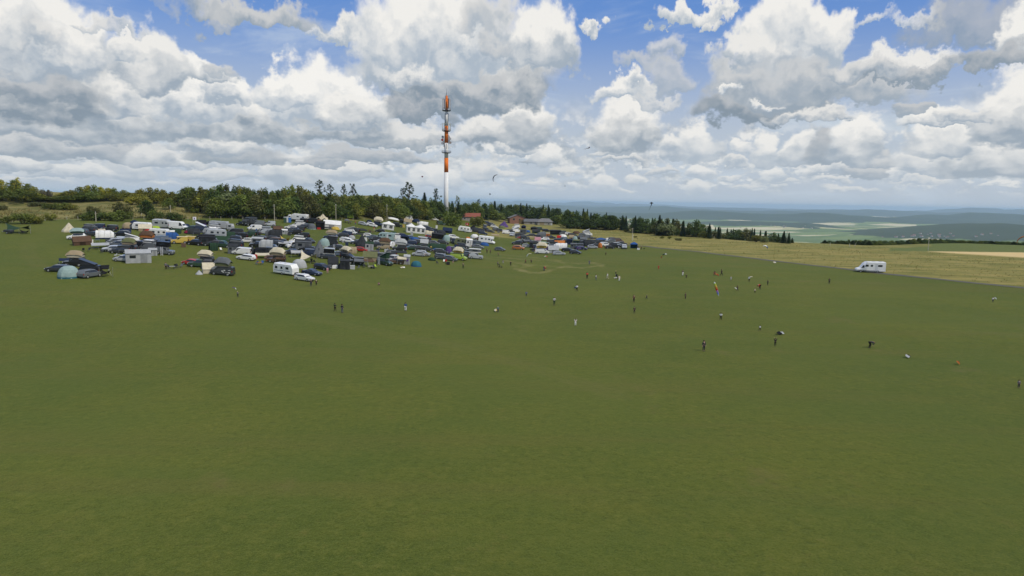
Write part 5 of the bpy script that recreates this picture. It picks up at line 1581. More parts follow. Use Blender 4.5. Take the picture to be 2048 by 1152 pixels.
# ------------------------------------------------------------------ buildings
def gable_building(name, label, px, py, wpx, hpx, dep, wallc, roofc, rise, wmat, rmat, wins=(), doors=(), hip=0.0, chim=(), rz=None, eave=.4):
    p = at(px, py); pm = ppm(p); W_ = wpx/pm; Hh = hpx/pm; away = Vector((p.x, p.y, 0)).normalized()
    q0 = ground(*(p+away*dep/2).xy); o = empty(name, q0-Vector((0, 0, .3)), -math.atan2(p.x, p.y)+(rz or 0)); hz = Hh*(1-rise)+.3; x, y = W_/2, dep/2
    m1 = MB(); m1.box(0, 0, 0, W_, dep, hz)
    if not hip: m1.add([(-x, -y, hz), (-x, y, hz), (-x, 0, Hh+.3), (x, -y, hz), (x, y, hz), (x, 0, Hh+.3)], [(0, 2, 1), (3, 4, 5)])
    m1.build('wall', wmat, o, wallc)
    r_ = MB(); e = eave; k = hip
    for s in (-1, 1):
        pts = [(-x-e, s*(y+e), hz-.12), (x+e, s*(y+e), hz-.12), (x+e-k, 0, Hh+.4), (-x-e+k, 0, Hh+.4)]; r_.slab(pts if s < 0 else pts[::-1], -.16)
    if hip:
        for s in (-1, 1):
            pts = [(s*(x+e), -(y+e), hz-.12), (s*(x+e), (y+e), hz-.12), (s*(x+e-k), 0, Hh+.4)]; r_.slab(pts if s > 0 else pts[::-1], -.16)
    ro = r_.build('roof', rmat, o, roofc)
    for c in chim: q = MB(); q.box(c*W_, 0, Hh-.2, .8, .8, 1.3); q.build('chimney', BRICK, ro)
    for (a, z, w_, h, c) in wins:
        f = MB(); f.box(a*W_, -y-.03, z*Hh, w_+.25, .08, h+.25); fr_ = f.build('window', PLASTIC, o, c); g_ = MB(); g_.box(a*W_, -y-.08, z*Hh+.12, w_, .05, h); g_.build('pane', GLASS, fr_)
    for (a, w_, h, c) in doors: f = MB(); f.box(a*W_, -y-.04, .3, w_, .1, h); f.build('door', PLASTIC, o, c)
    tag(o, label, 'building'); return o
gable_building('small_building', 'low grey hut with a red tiled roof behind bushes near the radio tower', 941, 443, 38, 15.5, 8, (.30, .28, .25), (.4, .1, .05), .45, WALL, TILE, [(-.3, .3, 1, 1, (.5, .5, .5)), (.1, .3, 1, 1, (.5, .5, .5))], [(.3, 1.2, 2.1, (.15, .1, .08))])
def gable_front():
    """brick house whose gable faces the camera"""
    p = at(1033, 447.5); pm = ppm(p); W_ = 32/pm; dep = 12; Hh = 17.5/pm; hz = Hh*.68; x = W_/2; y = dep/2
    o = empty('brick_house', ground(*(p+Vector((0, 1, 0))*6).xy)-Vector((0, 0, .3)), -math.atan2(p.x, p.y)+.15)
    q = MB(); q.box(0, 0, 0, W_, dep, hz); q.add([(-x, -y, hz), (x, -y, hz), (0, -y, Hh), (-x, y, hz), (x, y, hz), (0, y, Hh)], [(0, 1, 2), (5, 4, 3)]); q.build('wall', BRICK, o)
    r_ = MB()
    for s in (-1, 1):
        pts = [(s*(x+.4), -y-.4, hz-.3), (s*(x+.4), y+.4, hz-.3), (0, y+.4, Hh+.15), (0, -y-.4, Hh+.15)]; r_.slab(pts if s > 0 else pts[::-1], -.18)
    r_.build('roof', WALL, o, (.16, .155, .15))
    for (a, z, w_, h) in ((-.24, .42, 1.4, 1.3), (.12, .42, .7, 1.1)):
        f = MB(); f.box(a*W_, -y-.04, z*Hh, w_+.25, .08, h+.25); fr_ = f.build('window', PLASTIC, o, (.3, .25, .2)); g_ = MB(); g_.box(a*W_, -y-.09, z*Hh+.12, w_, .05, h); g_.build('pane', GLASS, fr_)
    f = MB(); f.box(.22*W_, -y-.04, .3, 3.4, .1, 3.0); f.build('garage_door', WOOD, o, (.14, .10, .05))
    tag(o, 'red brick house with grey gabled roof at the wood edge beyond the camp', 'house')
gable_front()
gable_building('long_building', 'long low grey-roofed building joined to the right of the brick house', 1066, 449, 36, 10, 9, (.28, .26, .22), (.13, .13, .135), .48, WALL, WALL, [(-.1, .2, 1.6, 1, (.5, .5, .5)), (.12, .2, 1.2, 1, (.6, .6, .6))], [(.3, 2.6, 2.2, (.3, .2, .12))], 0, ())
gable_building('barn', 'pale barn with hipped grey roof at the right end of the long low building', 1090, 450.5, 30, 12.5, 12, (.36, .34, .28), (.17, .165, .16), .5, WALL, WALL, [(.25, .15, .9, 1.1, (.62, .62, .6))], [(-.2, 3.0, 2.4, (.28, .22, .13)), (.42, 1.1, 2.1, (.5, .5, .48))], 3.0, ())
gable_building('farmhouse', 'distant house with a pale red roof showing among the dark woods', 1221, 446.5, 11, 6, 8, (.55, .50, .45), (.42, .16, .10), .5, WALL, TILE, [(0, .2, 1, 1, (.3, .3, .3))])

# ------------------------------------------------------------------ poles, fence posts
POLES = [(192, 443, 424), (283, 430, 418), (549, 441, 410), (619, 438, 426), (672, 441, 409), (774, 441, 410), (759, 438, 424), (946, 436, 404), (1258, 464, 439), (1456, 477, 459), (1573, 486, 462), (1856, 501, 474), (341, 424, 411), (715, 438, 425), (1265, 470, 456)]
for i, (px, b_, t_) in enumerate(POLES):
    p = at(px, b_); h = (b_-t_)/ppm(p)
    o = empty('wooden_pole' if i != 12 else 'street_lamp', p); q = MB(); q.tube((0, 0, -.3), (0, 0, h), .16, .11, 7); q.build('post', WOOD, o, (.42, .39, .30))
    q = MB(); q.tube((-.5, 0, h-.5), (.5, 0, h-.5), .06, .06, 5); q.tube((0, 0, h), (0, 0, h+.15), .13, .05, 6); q.build('crossarm' if i != 12 else 'lamp_head', METAL, o, (.35, .35, .33))
    rec(o, ('tall' if h > 6.5 else 'short')+' weathered wooden pole', 'pole', 'wooden poles around the field', px, b_, 'wooden pole')
fr = random.Random(2)
px = 2
while px < 870:
    base = 445-5.5*ss(0, 160, px)+2.5*ss(420, 700, px); p = at(px, base)
    o = MB(); o.tube((0, 0, -.2), (fr.uniform(-.05, .05), 0, 1.35), .07, .06, 6); oo = o.build('fence_post', WOOD, None, (.46, .43, .34)); oo.location = p
    rec(oo, 'thin wooden fence post', 'fence post', 'fence posts along the back of the field', px, base, 'fence post')
    px += 22
for px, base in ((1328, 469), (1347, 472), (1374, 473), (1402, 474.5), (1428, 478), (1478, 479), (1492, 480.5), (1503, 481), (1532, 483), (1546, 484), (1660, 491.5), (1699, 493), (1710, 493.5)):
    p = at(px, base); o = MB(); o.tube((0, 0, -.2), (0, 0, 1.6), .10, .09, 6); oo = o.build('fence_post', WOOD, None, (.46, .43, .34)); oo.location = p
    rec(oo, 'wooden fence post', 'fence post', 'fence posts along the right edge of the wood', px, base, 'fence post')

# ------------------------------------------------------------------ trees
def limb(q, a, b_, r0, r1, rr, n=4):
    pts = [Vector(a).lerp(Vector(b_), i/n)+Vector((rr.uniform(-.05, .05), rr.uniform(-.05, .05), 0))*(1 if 0 < i < n else 0)*(Vector(b_)-Vector(a)).length for i in range(n+1)]
    q.path(pts, [r0+(r1-r0)*i/n for i in range(n+1)], 5); return pts
def leafmesh(name, lobes, n, size, rr, flat=0.0):
    """leaf sprays on and in the lobes"""
    vs = []; fs = []; tint = []
    wts = [l[3]*l[4] for l in lobes]; tot = sum(wts)
    for l, wt in zip(lobes, wts):
        cx, cy, cz, rx, rz = l; lt = rr.random()
        for _ in range(int(n*wt/tot)):
            while True:
                d = Vector((rr.gauss(0, 1), rr.gauss(0, 1), rr.gauss(0, 1)))
                if d.length > .1: break
            d.normalize(); rad = rr.random()**.28*(1+.22*noise.noise(Vector((d.x*2.2+cx, d.y*2.2+cy, d.z*2.2+lt*9))))
            c = Vector((cx+d.x*rx*rad, cy+d.y*rx*rad, cz+d.z*rz*rad))
            s = size*rr.uniform(.6, 1.35); nn = (d+Vector((rr.gauss(0, .55), rr.gauss(0, .55), rr.gauss(0, .55)+.25))).normalized()
            u = nn.cross(Vector((rr.gauss(0, 1), rr.gauss(0, 1), rr.gauss(0, 1)))).normalized(); v = nn.cross(u)
            k = len(vs); m2 = rr.uniform(.5, .9)
            vs += [c-u*s-v*s*m2*.4, c+u*s*.2-v*s*m2, c+u*s+v*s*m2*.2, c-u*s*.1+v*s*m2]; fs.append((k, k+1, k+2, k+3))
            tv = max(0, min(1, .5+.35*(lt-.5)*2*.7+rr.gauss(0, .16))); tint += [tv]*4
    me = bpy.data.meshes.new(name); me.from_pydata(vs, [], fs); me.materials.append(LEAF)
    a = me.attributes.new('tint', 'FLOAT', 'POINT'); a.data.foreach_set('value', tint); return me
def broadleaf(seed, wide=1.0, low=.12):
    """height 1: the crown fills most of it"""
    rr = random.Random(seed); lobes = []; q = MB(); tips = []
    nl = 13
    for i in range(nl):
        a = i*2.4+rr.random(); f = i/(nl-1); z = low+.14+.58*f; rad = (.30*math.sin(math.pi*min(1, .18+f*.82))**.7)*wide*rr.uniform(.6, 1.1)
        r = rr.uniform(.13, .20)*(1.1-.25*f)*(.8+.2*wide); lobes.append((rad*math.cos(a), rad*math.sin(a), z, r*1.08, r*.88))
    lobes.append((0, 0, .48, .24*wide, .26)); lobes.append((rr.uniform(-.06, .06), 0, .84, .13, .13))
    q.path([(0, 0, -.03), (.01, 0, low), (0, .01, .45), (0, 0, .7)], [.035, .028, .018, .008], 7)
    for l in lobes[::2]: limb(q, (0, 0, low+.05+.3*rr.random()), (l[0], l[1], l[2]), .014, .005, rr)
    return q, leafmesh('crown', lobes, 1500, .030, rr)
def bush(seed):
    rr = random.Random(seed); lobes = []
    for i in range(9):
        a = i*2.4; rad = .34*rr.random()**.5; lobes.append((rad*math.cos(a)*1.4, rad*math.sin(a)*1.4, rr.uniform(.22, .60), rr.uniform(.2, .34), rr.uniform(.2, .34)))
    q = MB()
    for l in lobes: limb(q, (l[0]*.15, l[1]*.15, -.03), (l[0]*.9, l[1]*.9, l[2]), .022, .008, rr)
    return q, leafmesh('crown', lobes, 1300, .048, rr)
def spruce(seed, thin=1.0):
    rr = random.Random(seed); vs = []; fs = []; tint = []; q = MB(); q.path([(0, 0, -.03), (0, 0, .5), (0, 0, .99)], [.022, .013, .002], 6)
    z = .05
    while z < .99:
        R_ = .21*thin*(1-z)**.85+.012; nb = 9 if z < .6 else 7; a0 = rr.random()*6
        for i in range(nb):
            a = a0+2*math.pi*i/nb+rr.uniform(-.2, .2); L = R_*rr.uniform(.75, 1.15); u = Vector((math.cos(a), math.sin(a), 0)); v = Vector((-u.y, u.x, 0))
            q.tube((0, 0, z), tuple(u*L*.8+Vector((0, 0, z-L*.22))), .004, .001, 3) if rr.random() < .35 else None
            for j in range(4):
                f = (j+.7)/4.2; c = u*L*f+Vector((0, 0, z-L*.32*f)); s = .041*(1-z*.45)*rr.uniform(.8, 1.25)*(1.2-f*.4); k = len(vs); dr = Vector((0, 0, -s*.75))
                vs += [c-v*s, c+u*s*1.1+dr*.5, c+v*s, c-u*s*.4+dr]; fs.append((k, k+1, k+2, k+3)); t = rr.uniform(.25, .75); tint += [t]*4
        z += .030*(1.15-z*.5)
    me = bpy.data.meshes.new('crown'); me.from_pydata(vs, [], fs); me.materials.append(LEAF); a = me.attributes.new('tint', 'FLOAT', 'POINT'); a.data.foreach_set('value', tint); return q, me
def sparse(seed):
    """tall open tree with separate tufts and sky between them"""
    rr = random.Random(seed); q = MB(); lobes = []
    q.path([(0, 0, -.03), (.01, 0, .4), (-.01, 0, .75), (0, 0, .97)], [.022, .015, .009, .003], 6)
    for i in range(34):
        z = .26+.70*i/33; a = i*2.3+rr.random(); L = (.27*(1.10-z)+.03)*rr.uniform(.35, 1.25); t = (L*math.cos(a), L*math.sin(a), z+.05+L*.35)
        limb(q, (0, 0, z), t, .008, .003, rr, 3); lobes.append((*t, rr.uniform(.022, .055), rr.uniform(.018, .045)))
    return q, leafmesh('crown', lobes, 760, .017, rr)
TREE = {}
def tproto(kind, var):
    k = (kind, var)
    if k not in TREE:
        q, me = {'broad': lambda: broadleaf(10+var, (1.0, 1.2, .85, 1.1)[var % 4], (.10, .04, .14, .05)[var % 4]), 'bush': lambda: bush(40+var), 'spruce': lambda: spruce(60+var, (1, .85, 1.1)[var % 3]), 'pine': lambda: sparse(80+var)}[kind]()
        nm = {'broad': 'broadleaf_tree', 'bush': 'bush', 'spruce': 'spruce_tree', 'pine': 'sparse_tree'}[kind]
        r_ = empty(nm, (0, 0, 0)); tr = q.build('trunk', BARK, r_, (.10, .08, .06)); cr = bpy.data.objects.new('crown', me); col.objects.link(cr); cr.parent = r_; cr['paintable'] = 1
        TREE[k] = r_; KIDS[r_.name] = [tr, cr]; KIDS[tr.name] = []; KIDS[cr.name] = []; return r_
    return copy_tree(TREE[k])
GR = {'mid': ((.098, .122, .026), 'mid green'), 'dark': ((.050, .076, .020), 'dark green'), 'olive': ((.138, .138, .026), 'olive green'), 'yell': ((.215, .200, .026), 'yellow-green'), 'grey': ((.135, .155, .070), 'grey-green'), 'brown': ((.092, .094, .034), 'brownish green'), 'spru': ((.028, .050, .020), 'blackish green'), 'bare': ((.13, .12, .085), 'grey half-bare')}
KPT = {'broad': 'broadleaf tree', 'bush': 'bush', 'spruce': 'spruce', 'pine': 'thin open-crowned tree'}
tr_ = random.Random(21)
TREES_N = {}
def plant(kind, pos, h, c, px, py, width=None, where='', var=None):
    var = tr_.randrange({'broad': 5, 'bush': 4, 'spruce': 4, 'pine': 4}[kind]) if var is None else var
    o = tproto(kind, var); o.location = pos; o.rotation_euler = (0, 0, tr_.uniform(0, 6.28)); s = h
    wx_ = (width/h/{'broad': .78, 'bush': 1.35, 'spruce': .42, 'pine': .5}[kind] if width else tr_.uniform(.9, 1.12)); o.scale = (s*wx_, s*wx_, s)
    jt = tr_.uniform(.98, 1.36); wm = tr_.uniform(-.05, .05); paint_tree(o, (GR[c][0][0]*jt*(1+wm), GR[c][0][1]*jt, GR[c][0][2]*jt*(1-wm)))
    rec(o, GR[c][1]+' '+KPT[kind]+where, 'bush' if kind == 'bush' else 'tree', {'': 'trees of the wood behind the field'}.get(where, where.strip()), px, py, KPT[kind])
    return o
def px_tree(kind, px, base, top, wpx, c, where=''):
    p = at(px, base); pm = ppm(p); k_ = 1.12 if kind in ('bush', 'broad') else 1.0; return plant(kind, p-Vector((0, 0, .1)), max(1.2, (base-top)/pm*k_), c, px, base, wpx/pm*k_*(1.35 if kind == 'spruce' else 1.1) if wpx else None, where)
def interp(tab, x):
    for (a, b_), (c, d) in zip(tab, tab[1:]):
        if a <= x <= c: return b_+(d-b_)*(x-a)/(c-a)
    return tab[0][1] if x < tab[0][0] else tab[-1][1]
SIL = [(-30, 363), (0, 360), (20, 355), (45, 356), (68, 370), (84, 388), (110, 394), (122, 384), (150, 378), (165, 371), (195, 369), (215, 374), (245, 375), (256, 383), (270, 380), (300, 374), (330, 376), (350, 384), (362, 377), (385, 371), (405, 373), (415, 380), (428, 372), (440, 368), (455, 362), (475, 366), (490, 374), (520, 378), (535, 372), (550, 380), (566, 374), (582, 368), (605, 370), (620, 380), (640, 384), (700, 386), (735, 392), (750, 388), (775, 389), (790, 392), (830, 395), (880, 400), (930, 404), (960, 404), (990, 407), (1040, 409), (1085, 413), (1110, 416), (1150, 421), (1210, 427), (1260, 432), (1300, 435), (1340, 436), (1372, 443), (1440, 454), (1470, 458), (1500, 456), (1540, 462), (1575, 469)]
FRONT = [(-30, 403), (70, 403), (200, 403), (250, 404), (300, 412), (350, 416), (400, 424), (425, 436), (520, 437.5), (548, 438), (600, 437), (700, 439), (880, 441), (960, 441), (1050, 441), (1110, 449), (1180, 456), (1250, 463), (1310, 470), (1400, 475), (1500, 481), (1585, 487.5)]
def kindcol(px):
    if px < 250: return tr_.choice([('broad', 'mid'), ('broad', 'olive'), ('broad', 'mid'), ('broad', 'yell')])
    if px < 355: return tr_.choice([('broad', 'yell'), ('broad', 'olive')])
    if px < 850: return tr_.choice([('broad', 'mid'), ('broad', 'dark'), ('broad', 'brown'), ('broad', 'olive'), ('broad', 'mid')])
    if px < 1180: return tr_.choice([('broad', 'dark'), ('broad', 'dark'), ('broad', 'mid'), ('spruce', 'spru')])
    if px < 1300: return tr_.choice([('broad', 'dark'), ('spruce', 'spru'), ('broad', 'dark')])
    return tr_.choice([('spruce', 'spru'), ('spruce', 'spru'), ('broad', 'dark'), ('broad', 'brown'), ('spruce', 'dark')])
def row(x0, x1, step, back, hf, jitter=4):
    px = x0
    while px < x1:
        x = px+tr_.uniform(-step*.3, step*.3); base = interp(FRONT, x)-1; p = at(x, base, 620 if x < 1130 else 450)
        away = Vector((p.x, p.y, 0)).normalized(); q = ground(*(p+away*(back+tr_.uniform(-2, 2))).xy); pm = ppm(q); top = interp(SIL, x)
        vv = ray(x, top); D = math.hypot(q.x, q.y); zt = H+vv.z/math.hypot(vv.x, vv.y)*D
        k, c = kindcol(x); h = max(2.5, (zt-q.z)*hf*tr_.uniform(.93, 1.04)); h = min(h, 24)
        h *= 1.06 if k == 'broad' else 1.05
        plant(k, q-Vector((0, 0, .2)), h, c, x, base, step*2.1/pm*tr_.uniform(.85, 1.2) if k == 'broad' else max(3.2, h*.48)); px += step
row(-20, 75, 15, 6, 1.0); row(120, 350, 14, 6, 1.0); row(350, 880, 13, 9, 1.0); row(880, 1580, 12.5, 8, 1.0); row(840, 960, 14, 3, .9)
row(-20, 240, 26, 1, .58); row(405, 880, 21, 1, .66); row(945, 1585, 22, 1, .62); row(1000, 1560, 19, 16, .98); row(380, 850, 24, 18, .97)
# single trees and bushes one can pick out
for a in [('pine', 640, 420, 363, 30, 'spru'), ('pine', 661, 420, 371, 24, 'spru'), ('pine', 688, 420, 371, 20, 'spru'), ('pine', 706, 422, 370, 24, 'spru'), ('pine', 818, 428, 368, 34, 'spru'), ('pine', 806, 428, 378, 20, 'spru'), ('spruce', 849, 430, 384, 20, 'spru'),
          ('pine', 872, 430, 379, 24, 'spru'), ('pine', 915, 436, 394, 16, 'grey'), ('pine', 957, 438, 400, 12, 'spru'), ('spruce', 970, 438, 405, 12, 'spru'), ('spruce', 989, 438, 401, 16, 'spru'), ('spruce', 1041, 440, 405, 12, 'spru'), ('spruce', 1053, 440, 406, 12, 'spru'),
          ('spruce', 1086, 444, 408, 12, 'spru'), ('spruce', 1096, 446, 408, 10, 'spru'), ('spruce', 1152, 452, 419, 10, 'spru'), ('spruce', 1166, 453, 416, 14, 'spru'), ('spruce', 1174, 454, 417, 10, 'spru'), ('spruce', 1212, 458, 424, 10, 'spru'), ('spruce', 1270, 466, 430, 10, 'spru'),
          ('spruce', 1318, 471, 429, 18, 'spru'), ('spruce', 1333, 472, 437, 12, 'spru'), ('spruce', 1366, 473, 440, 12, 'spru'), ('spruce', 1418, 477, 446, 12, 'spru'), ('spruce', 1437, 478, 452, 10, 'spru'), ('spruce', 1483, 480, 446, 16, 'spru'), ('pine', 1503, 481, 447, 14, 'spru'), ('pine', 1523, 482, 448, 16, 'spru'),
          ('spruce', 1459, 478, 452, 12, 'spru'), ('broad', 1392, 474, 441, 30, 'dark'), ('spruce', 1567, 486, 461, 12, 'spru'), ('spruce', 1577, 487, 464, 9, 'spru')]:
    px_tree(*a)
for a in [('bush', 905, 452, 421, 38, 'mid'), ('bush', 955, 452, 428, 26, 'olive'), ('bush', 12, 446, 431, 24, 'mid'), ('bush', 48, 448, 423, 42, 'mid'), ('bush', 72, 448, 427, 24, 'olive'), ('bush', 102, 441, 424, 20, 'olive'), ('bush', 125, 419, 402, 34, 'mid'), ('bush', 98, 418, 405, 26, 'mid'), ('bush', 142, 420, 405, 22, 'olive'), ('bush', 75, 412, 402, 30, 'brown'),
          ('bush', 22, 402, 391, 16, 'yell'), ('bush', 55, 403, 387, 26, 'yell'), ('bush', 78, 403, 384, 20, 'yell'), ('bush', 84, 400, 374, 16, 'bare'), ('bush', 96, 402, 377, 16, 'bare'), ('bush', 0, 420, 408, 24, 'brown'), ('bush', 175, 441, 424, 26, 'mid'), ('bush', 195, 441, 420, 34, 'dark'), ('bush', 222, 441, 421, 30, 'mid'), ('bush', 245, 438, 400, 34, 'brown'),
          ('bush', 240, 442, 418, 40, 'mid'), ('broad', 293, 436, 402, 32, 'dark'), ('bush', 310, 440, 416, 26, 'mid'), ('bush', 345, 441, 422, 38, 'dark'), ('broad', 338, 419, 397, 24, 'mid'), ('broad', 378, 425, 402, 14, 'dark'), ('bush', 390, 426, 414, 16, 'mid'), ('broad', 372, 414, 377, 26, 'grey'), ('broad', 330, 404, 384, 18, 'grey'), ('bush', 262, 410, 390, 26, 'yell'), ('bush', 285, 410, 385, 30, 'olive'),
          ('broad', 458, 434, 386, 52, 'grey'), ('broad', 432, 436, 396, 34, 'mid'), ('broad', 485, 437, 392, 40, 'mid'), ('broad', 512, 438, 390, 36, 'brown'), ('bush', 518, 438, 422, 18, 'olive'), ('broad', 565, 437, 398, 34, 'mid'), ('broad', 592, 437, 396, 36, 'dark'), ('broad', 620, 438, 392, 36, 'brown'), ('bush', 480, 446, 438, 6, 'mid'), ('bush', 185, 426, 410, 24, 'brown'), ('bush', 160, 437, 424, 16, 'brown'),
          ('bush', 1334, 472, 443, 40, 'grey'), ('bush', 1392, 474, 466, 12, 'olive'), ('bush', 1408, 476, 460, 18, 'olive'), ('bush', 1465, 479, 461, 16, 'grey'), ('bush', 1512, 484, 467, 18, 'olive'), ('bush', 1528, 485, 469, 14, 'grey'), ('bush', 1324, 477, 471.5, 7, 'olive'), ('bush', 1339, 478, 471, 8, 'olive'), ('bush', 1357, 481, 474.5, 14, 'brown'), ('bush', 1270, 475, 471, 8, 'olive'), ('bush', 1252, 464, 457, 9, 'olive')]:
    px_tree(*a, '')
# belt of trees beyond the rim on the right
x = 1652
while x < 2052:
    top = interp([(1650, 487), (1680, 480), (1780, 480), (1810, 481), (1835, 476), (1850, 477), (1870, 478), (1910, 480), (1925, 487), (1935, 486), (1955, 481), (2020, 484), (2050, 490)], x)
    for bk, hh in ((26, 0), (48, -1.5)):
        xx = x+tr_.uniform(-3, 3); a = math.atan2(ray(xx, 480).x, ray(xx, 480).y); D = rim(math.sin(a)*400, math.cos(a)*400)+bk+tr_.uniform(-4, 4); q = ground(D*math.sin(a), D*math.cos(a))
        vv = ray(xx, top+hh+tr_.uniform(0, 2)); zt = H+vv.z/math.hypot(vv.x, vv.y)*D; h = max(2.5, zt-q.z+.5)
        plant(tr_.choice(['broad', 'broad', 'broad', 'spruce']), q-Vector((0, 0, .5)), h, tr_.choice(['dark', 'dark', 'mid']), xx, 492, 24/ppm(q), ' in the dark belt beyond the meadow')
    x += 11

# ------------------------------------------------------------------ people
def skinned(name, V, E, rad, mat, sub=1):
    me = bpy.data.meshes.new(name+'_skeleton'); me.from_pydata(V, E, []); ob = bpy.data.objects.new(name+'_skeleton', me); col.objects.link(ob)
    md = ob.modifiers.new('skin', 'SKIN'); md.use_smooth_shade = True
    for i, r in enumerate(rad): me.skin_vertices[0].data[i].radius = (r, r)
    me.skin_vertices[0].data[0].use_root = True
    s_ = ob.modifiers.new('sub', 'SUBSURF'); s_.levels = sub; s_.render_levels = sub
    dg = bpy.context.evaluated_depsgraph_get(); dg.update(); out_ = bpy.data.meshes.new_from_object(ob.evaluated_get(dg)); out_.name = name
    bpy.data.objects.remove(ob); bpy.data.meshes.remove(me); out_.materials.clear(); out_.materials.append(mat); return out_
def pose(kind):
    """joints of a 1.75 m figure facing -y"""
    J = dict(pel=(0, 0, .95), wa=(0, 0, 1.10), ch=(0, 0, 1.30), nk=(0, .01, 1.47), hd=(0, -.01, 1.60), top=(0, .01, 1.70))
    for s, n in ((-1, 'R'), (1, 'L')):
        J['hip'+n] = (s*.10, 0, .90); J['kn'+n] = (s*.11, -.02, .50); J['an'+n] = (s*.12, .02, .09); J['to'+n] = (s*.13, -.15, .04)
        J['sh'+n] = (s*.19, 0, 1.40); J['el'+n] = (s*.25, .03, 1.13); J['wr'+n] = (s*.25, -.06, .90)
    if kind == 'walk':
        J['knR'] = (-.10, -.20, .53); J['anR'] = (-.10, -.26, .12); J['toR'] = (-.10, -.42, .08); J['knL'] = (.10, .06, .50); J['anL'] = (.10, .30, .16); J['toL'] = (.10, .20, .04)
        J['elR'] = (-.27, .12, 1.16); J['wrR'] = (-.24, .12, .92); J['elL'] = (.26, -.10, 1.15); J['wrL'] = (.22, -.30, 1.02)
    if kind == 'fly':           # both forearms forward holding kite handles
        for s, n in ((-1, 'R'), (1, 'L')): J['el'+n] = (s*.27, -.06, 1.15); J['wr'+n] = (s*.15, -.31, 1.26)
        J['knR'] = (-.14, -.05, .50); J['anR'] = (-.17, -.02, .09); J['toR'] = (-.19, -.18, .04); J['anL'] = (.16, .08, .09); J['toL'] = (.20, -.08, .04)
    if kind == 'up':
        for s, n in ((-1, 'R'), (1, 'L')): J['el'+n] = (s*.30, -.05, 1.52); J['wr'+n] = (s*.22, -.10, 1.78)
    if kind == 'bend':
        J.update(wa=(0, -.12, 1.00), ch=(0, -.33, .98), nk=(0, -.50, .94), hd=(0, -.62, .88), top=(0, -.71, .82))
        for s, n in ((-1, 'R'), (1, 'L')): J['sh'+n] = (s*.19, -.42, .97); J['el'+n] = (s*.22, -.45, .70); J['wr'+n] = (s*.17, -.50, .45); J['kn'+n] = (s*.13, -.10, .50); J['an'+n] = (s*.14, .05, .09); J['to'+n] = (s*.15, -.12, .04)
    if kind == 'crouch':
        J.update(pel=(0, .10, .38), wa=(0, .02, .52), ch=(0, -.08, .70), nk=(0, -.14, .86), hd=(0, -.18, .98), top=(0, -.18, 1.08))
        for s, n in ((-1, 'R'), (1, 'L')): J['hip'+n] = (s*.11, .10, .34); J['kn'+n] = (s*.17, -.28, .50); J['an'+n] = (s*.15, -.10, .10); J['to'+n] = (s*.16, -.26, .04); J['sh'+n] = (s*.19, -.10, .80); J['el'+n] = (s*.22, -.26, .58); J['wr'+n] = (s*.12, -.44, .46)
    if kind == 'sit':
        J.update(pel=(0, .10, .48), wa=(0, .14, .64), ch=(0, .14, .84), nk=(0, .12, 1.00), hd=(0, .09, 1.13), top=(0, .11, 1.23))
        for s, n in ((-1, 'R'), (1, 'L')): J['hip'+n] = (s*.10, .08, .47); J['kn'+n] = (s*.13, -.32, .50); J['an'+n] = (s*.13, -.36, .09); J['to'+n] = (s*.14, -.52, .04); J['sh'+n] = (s*.19, .13, .93); J['el'+n] = (s*.24, .06, .68); J['wr'+n] = (s*.16, -.18, .60)
    return J
PEOPLE = {}
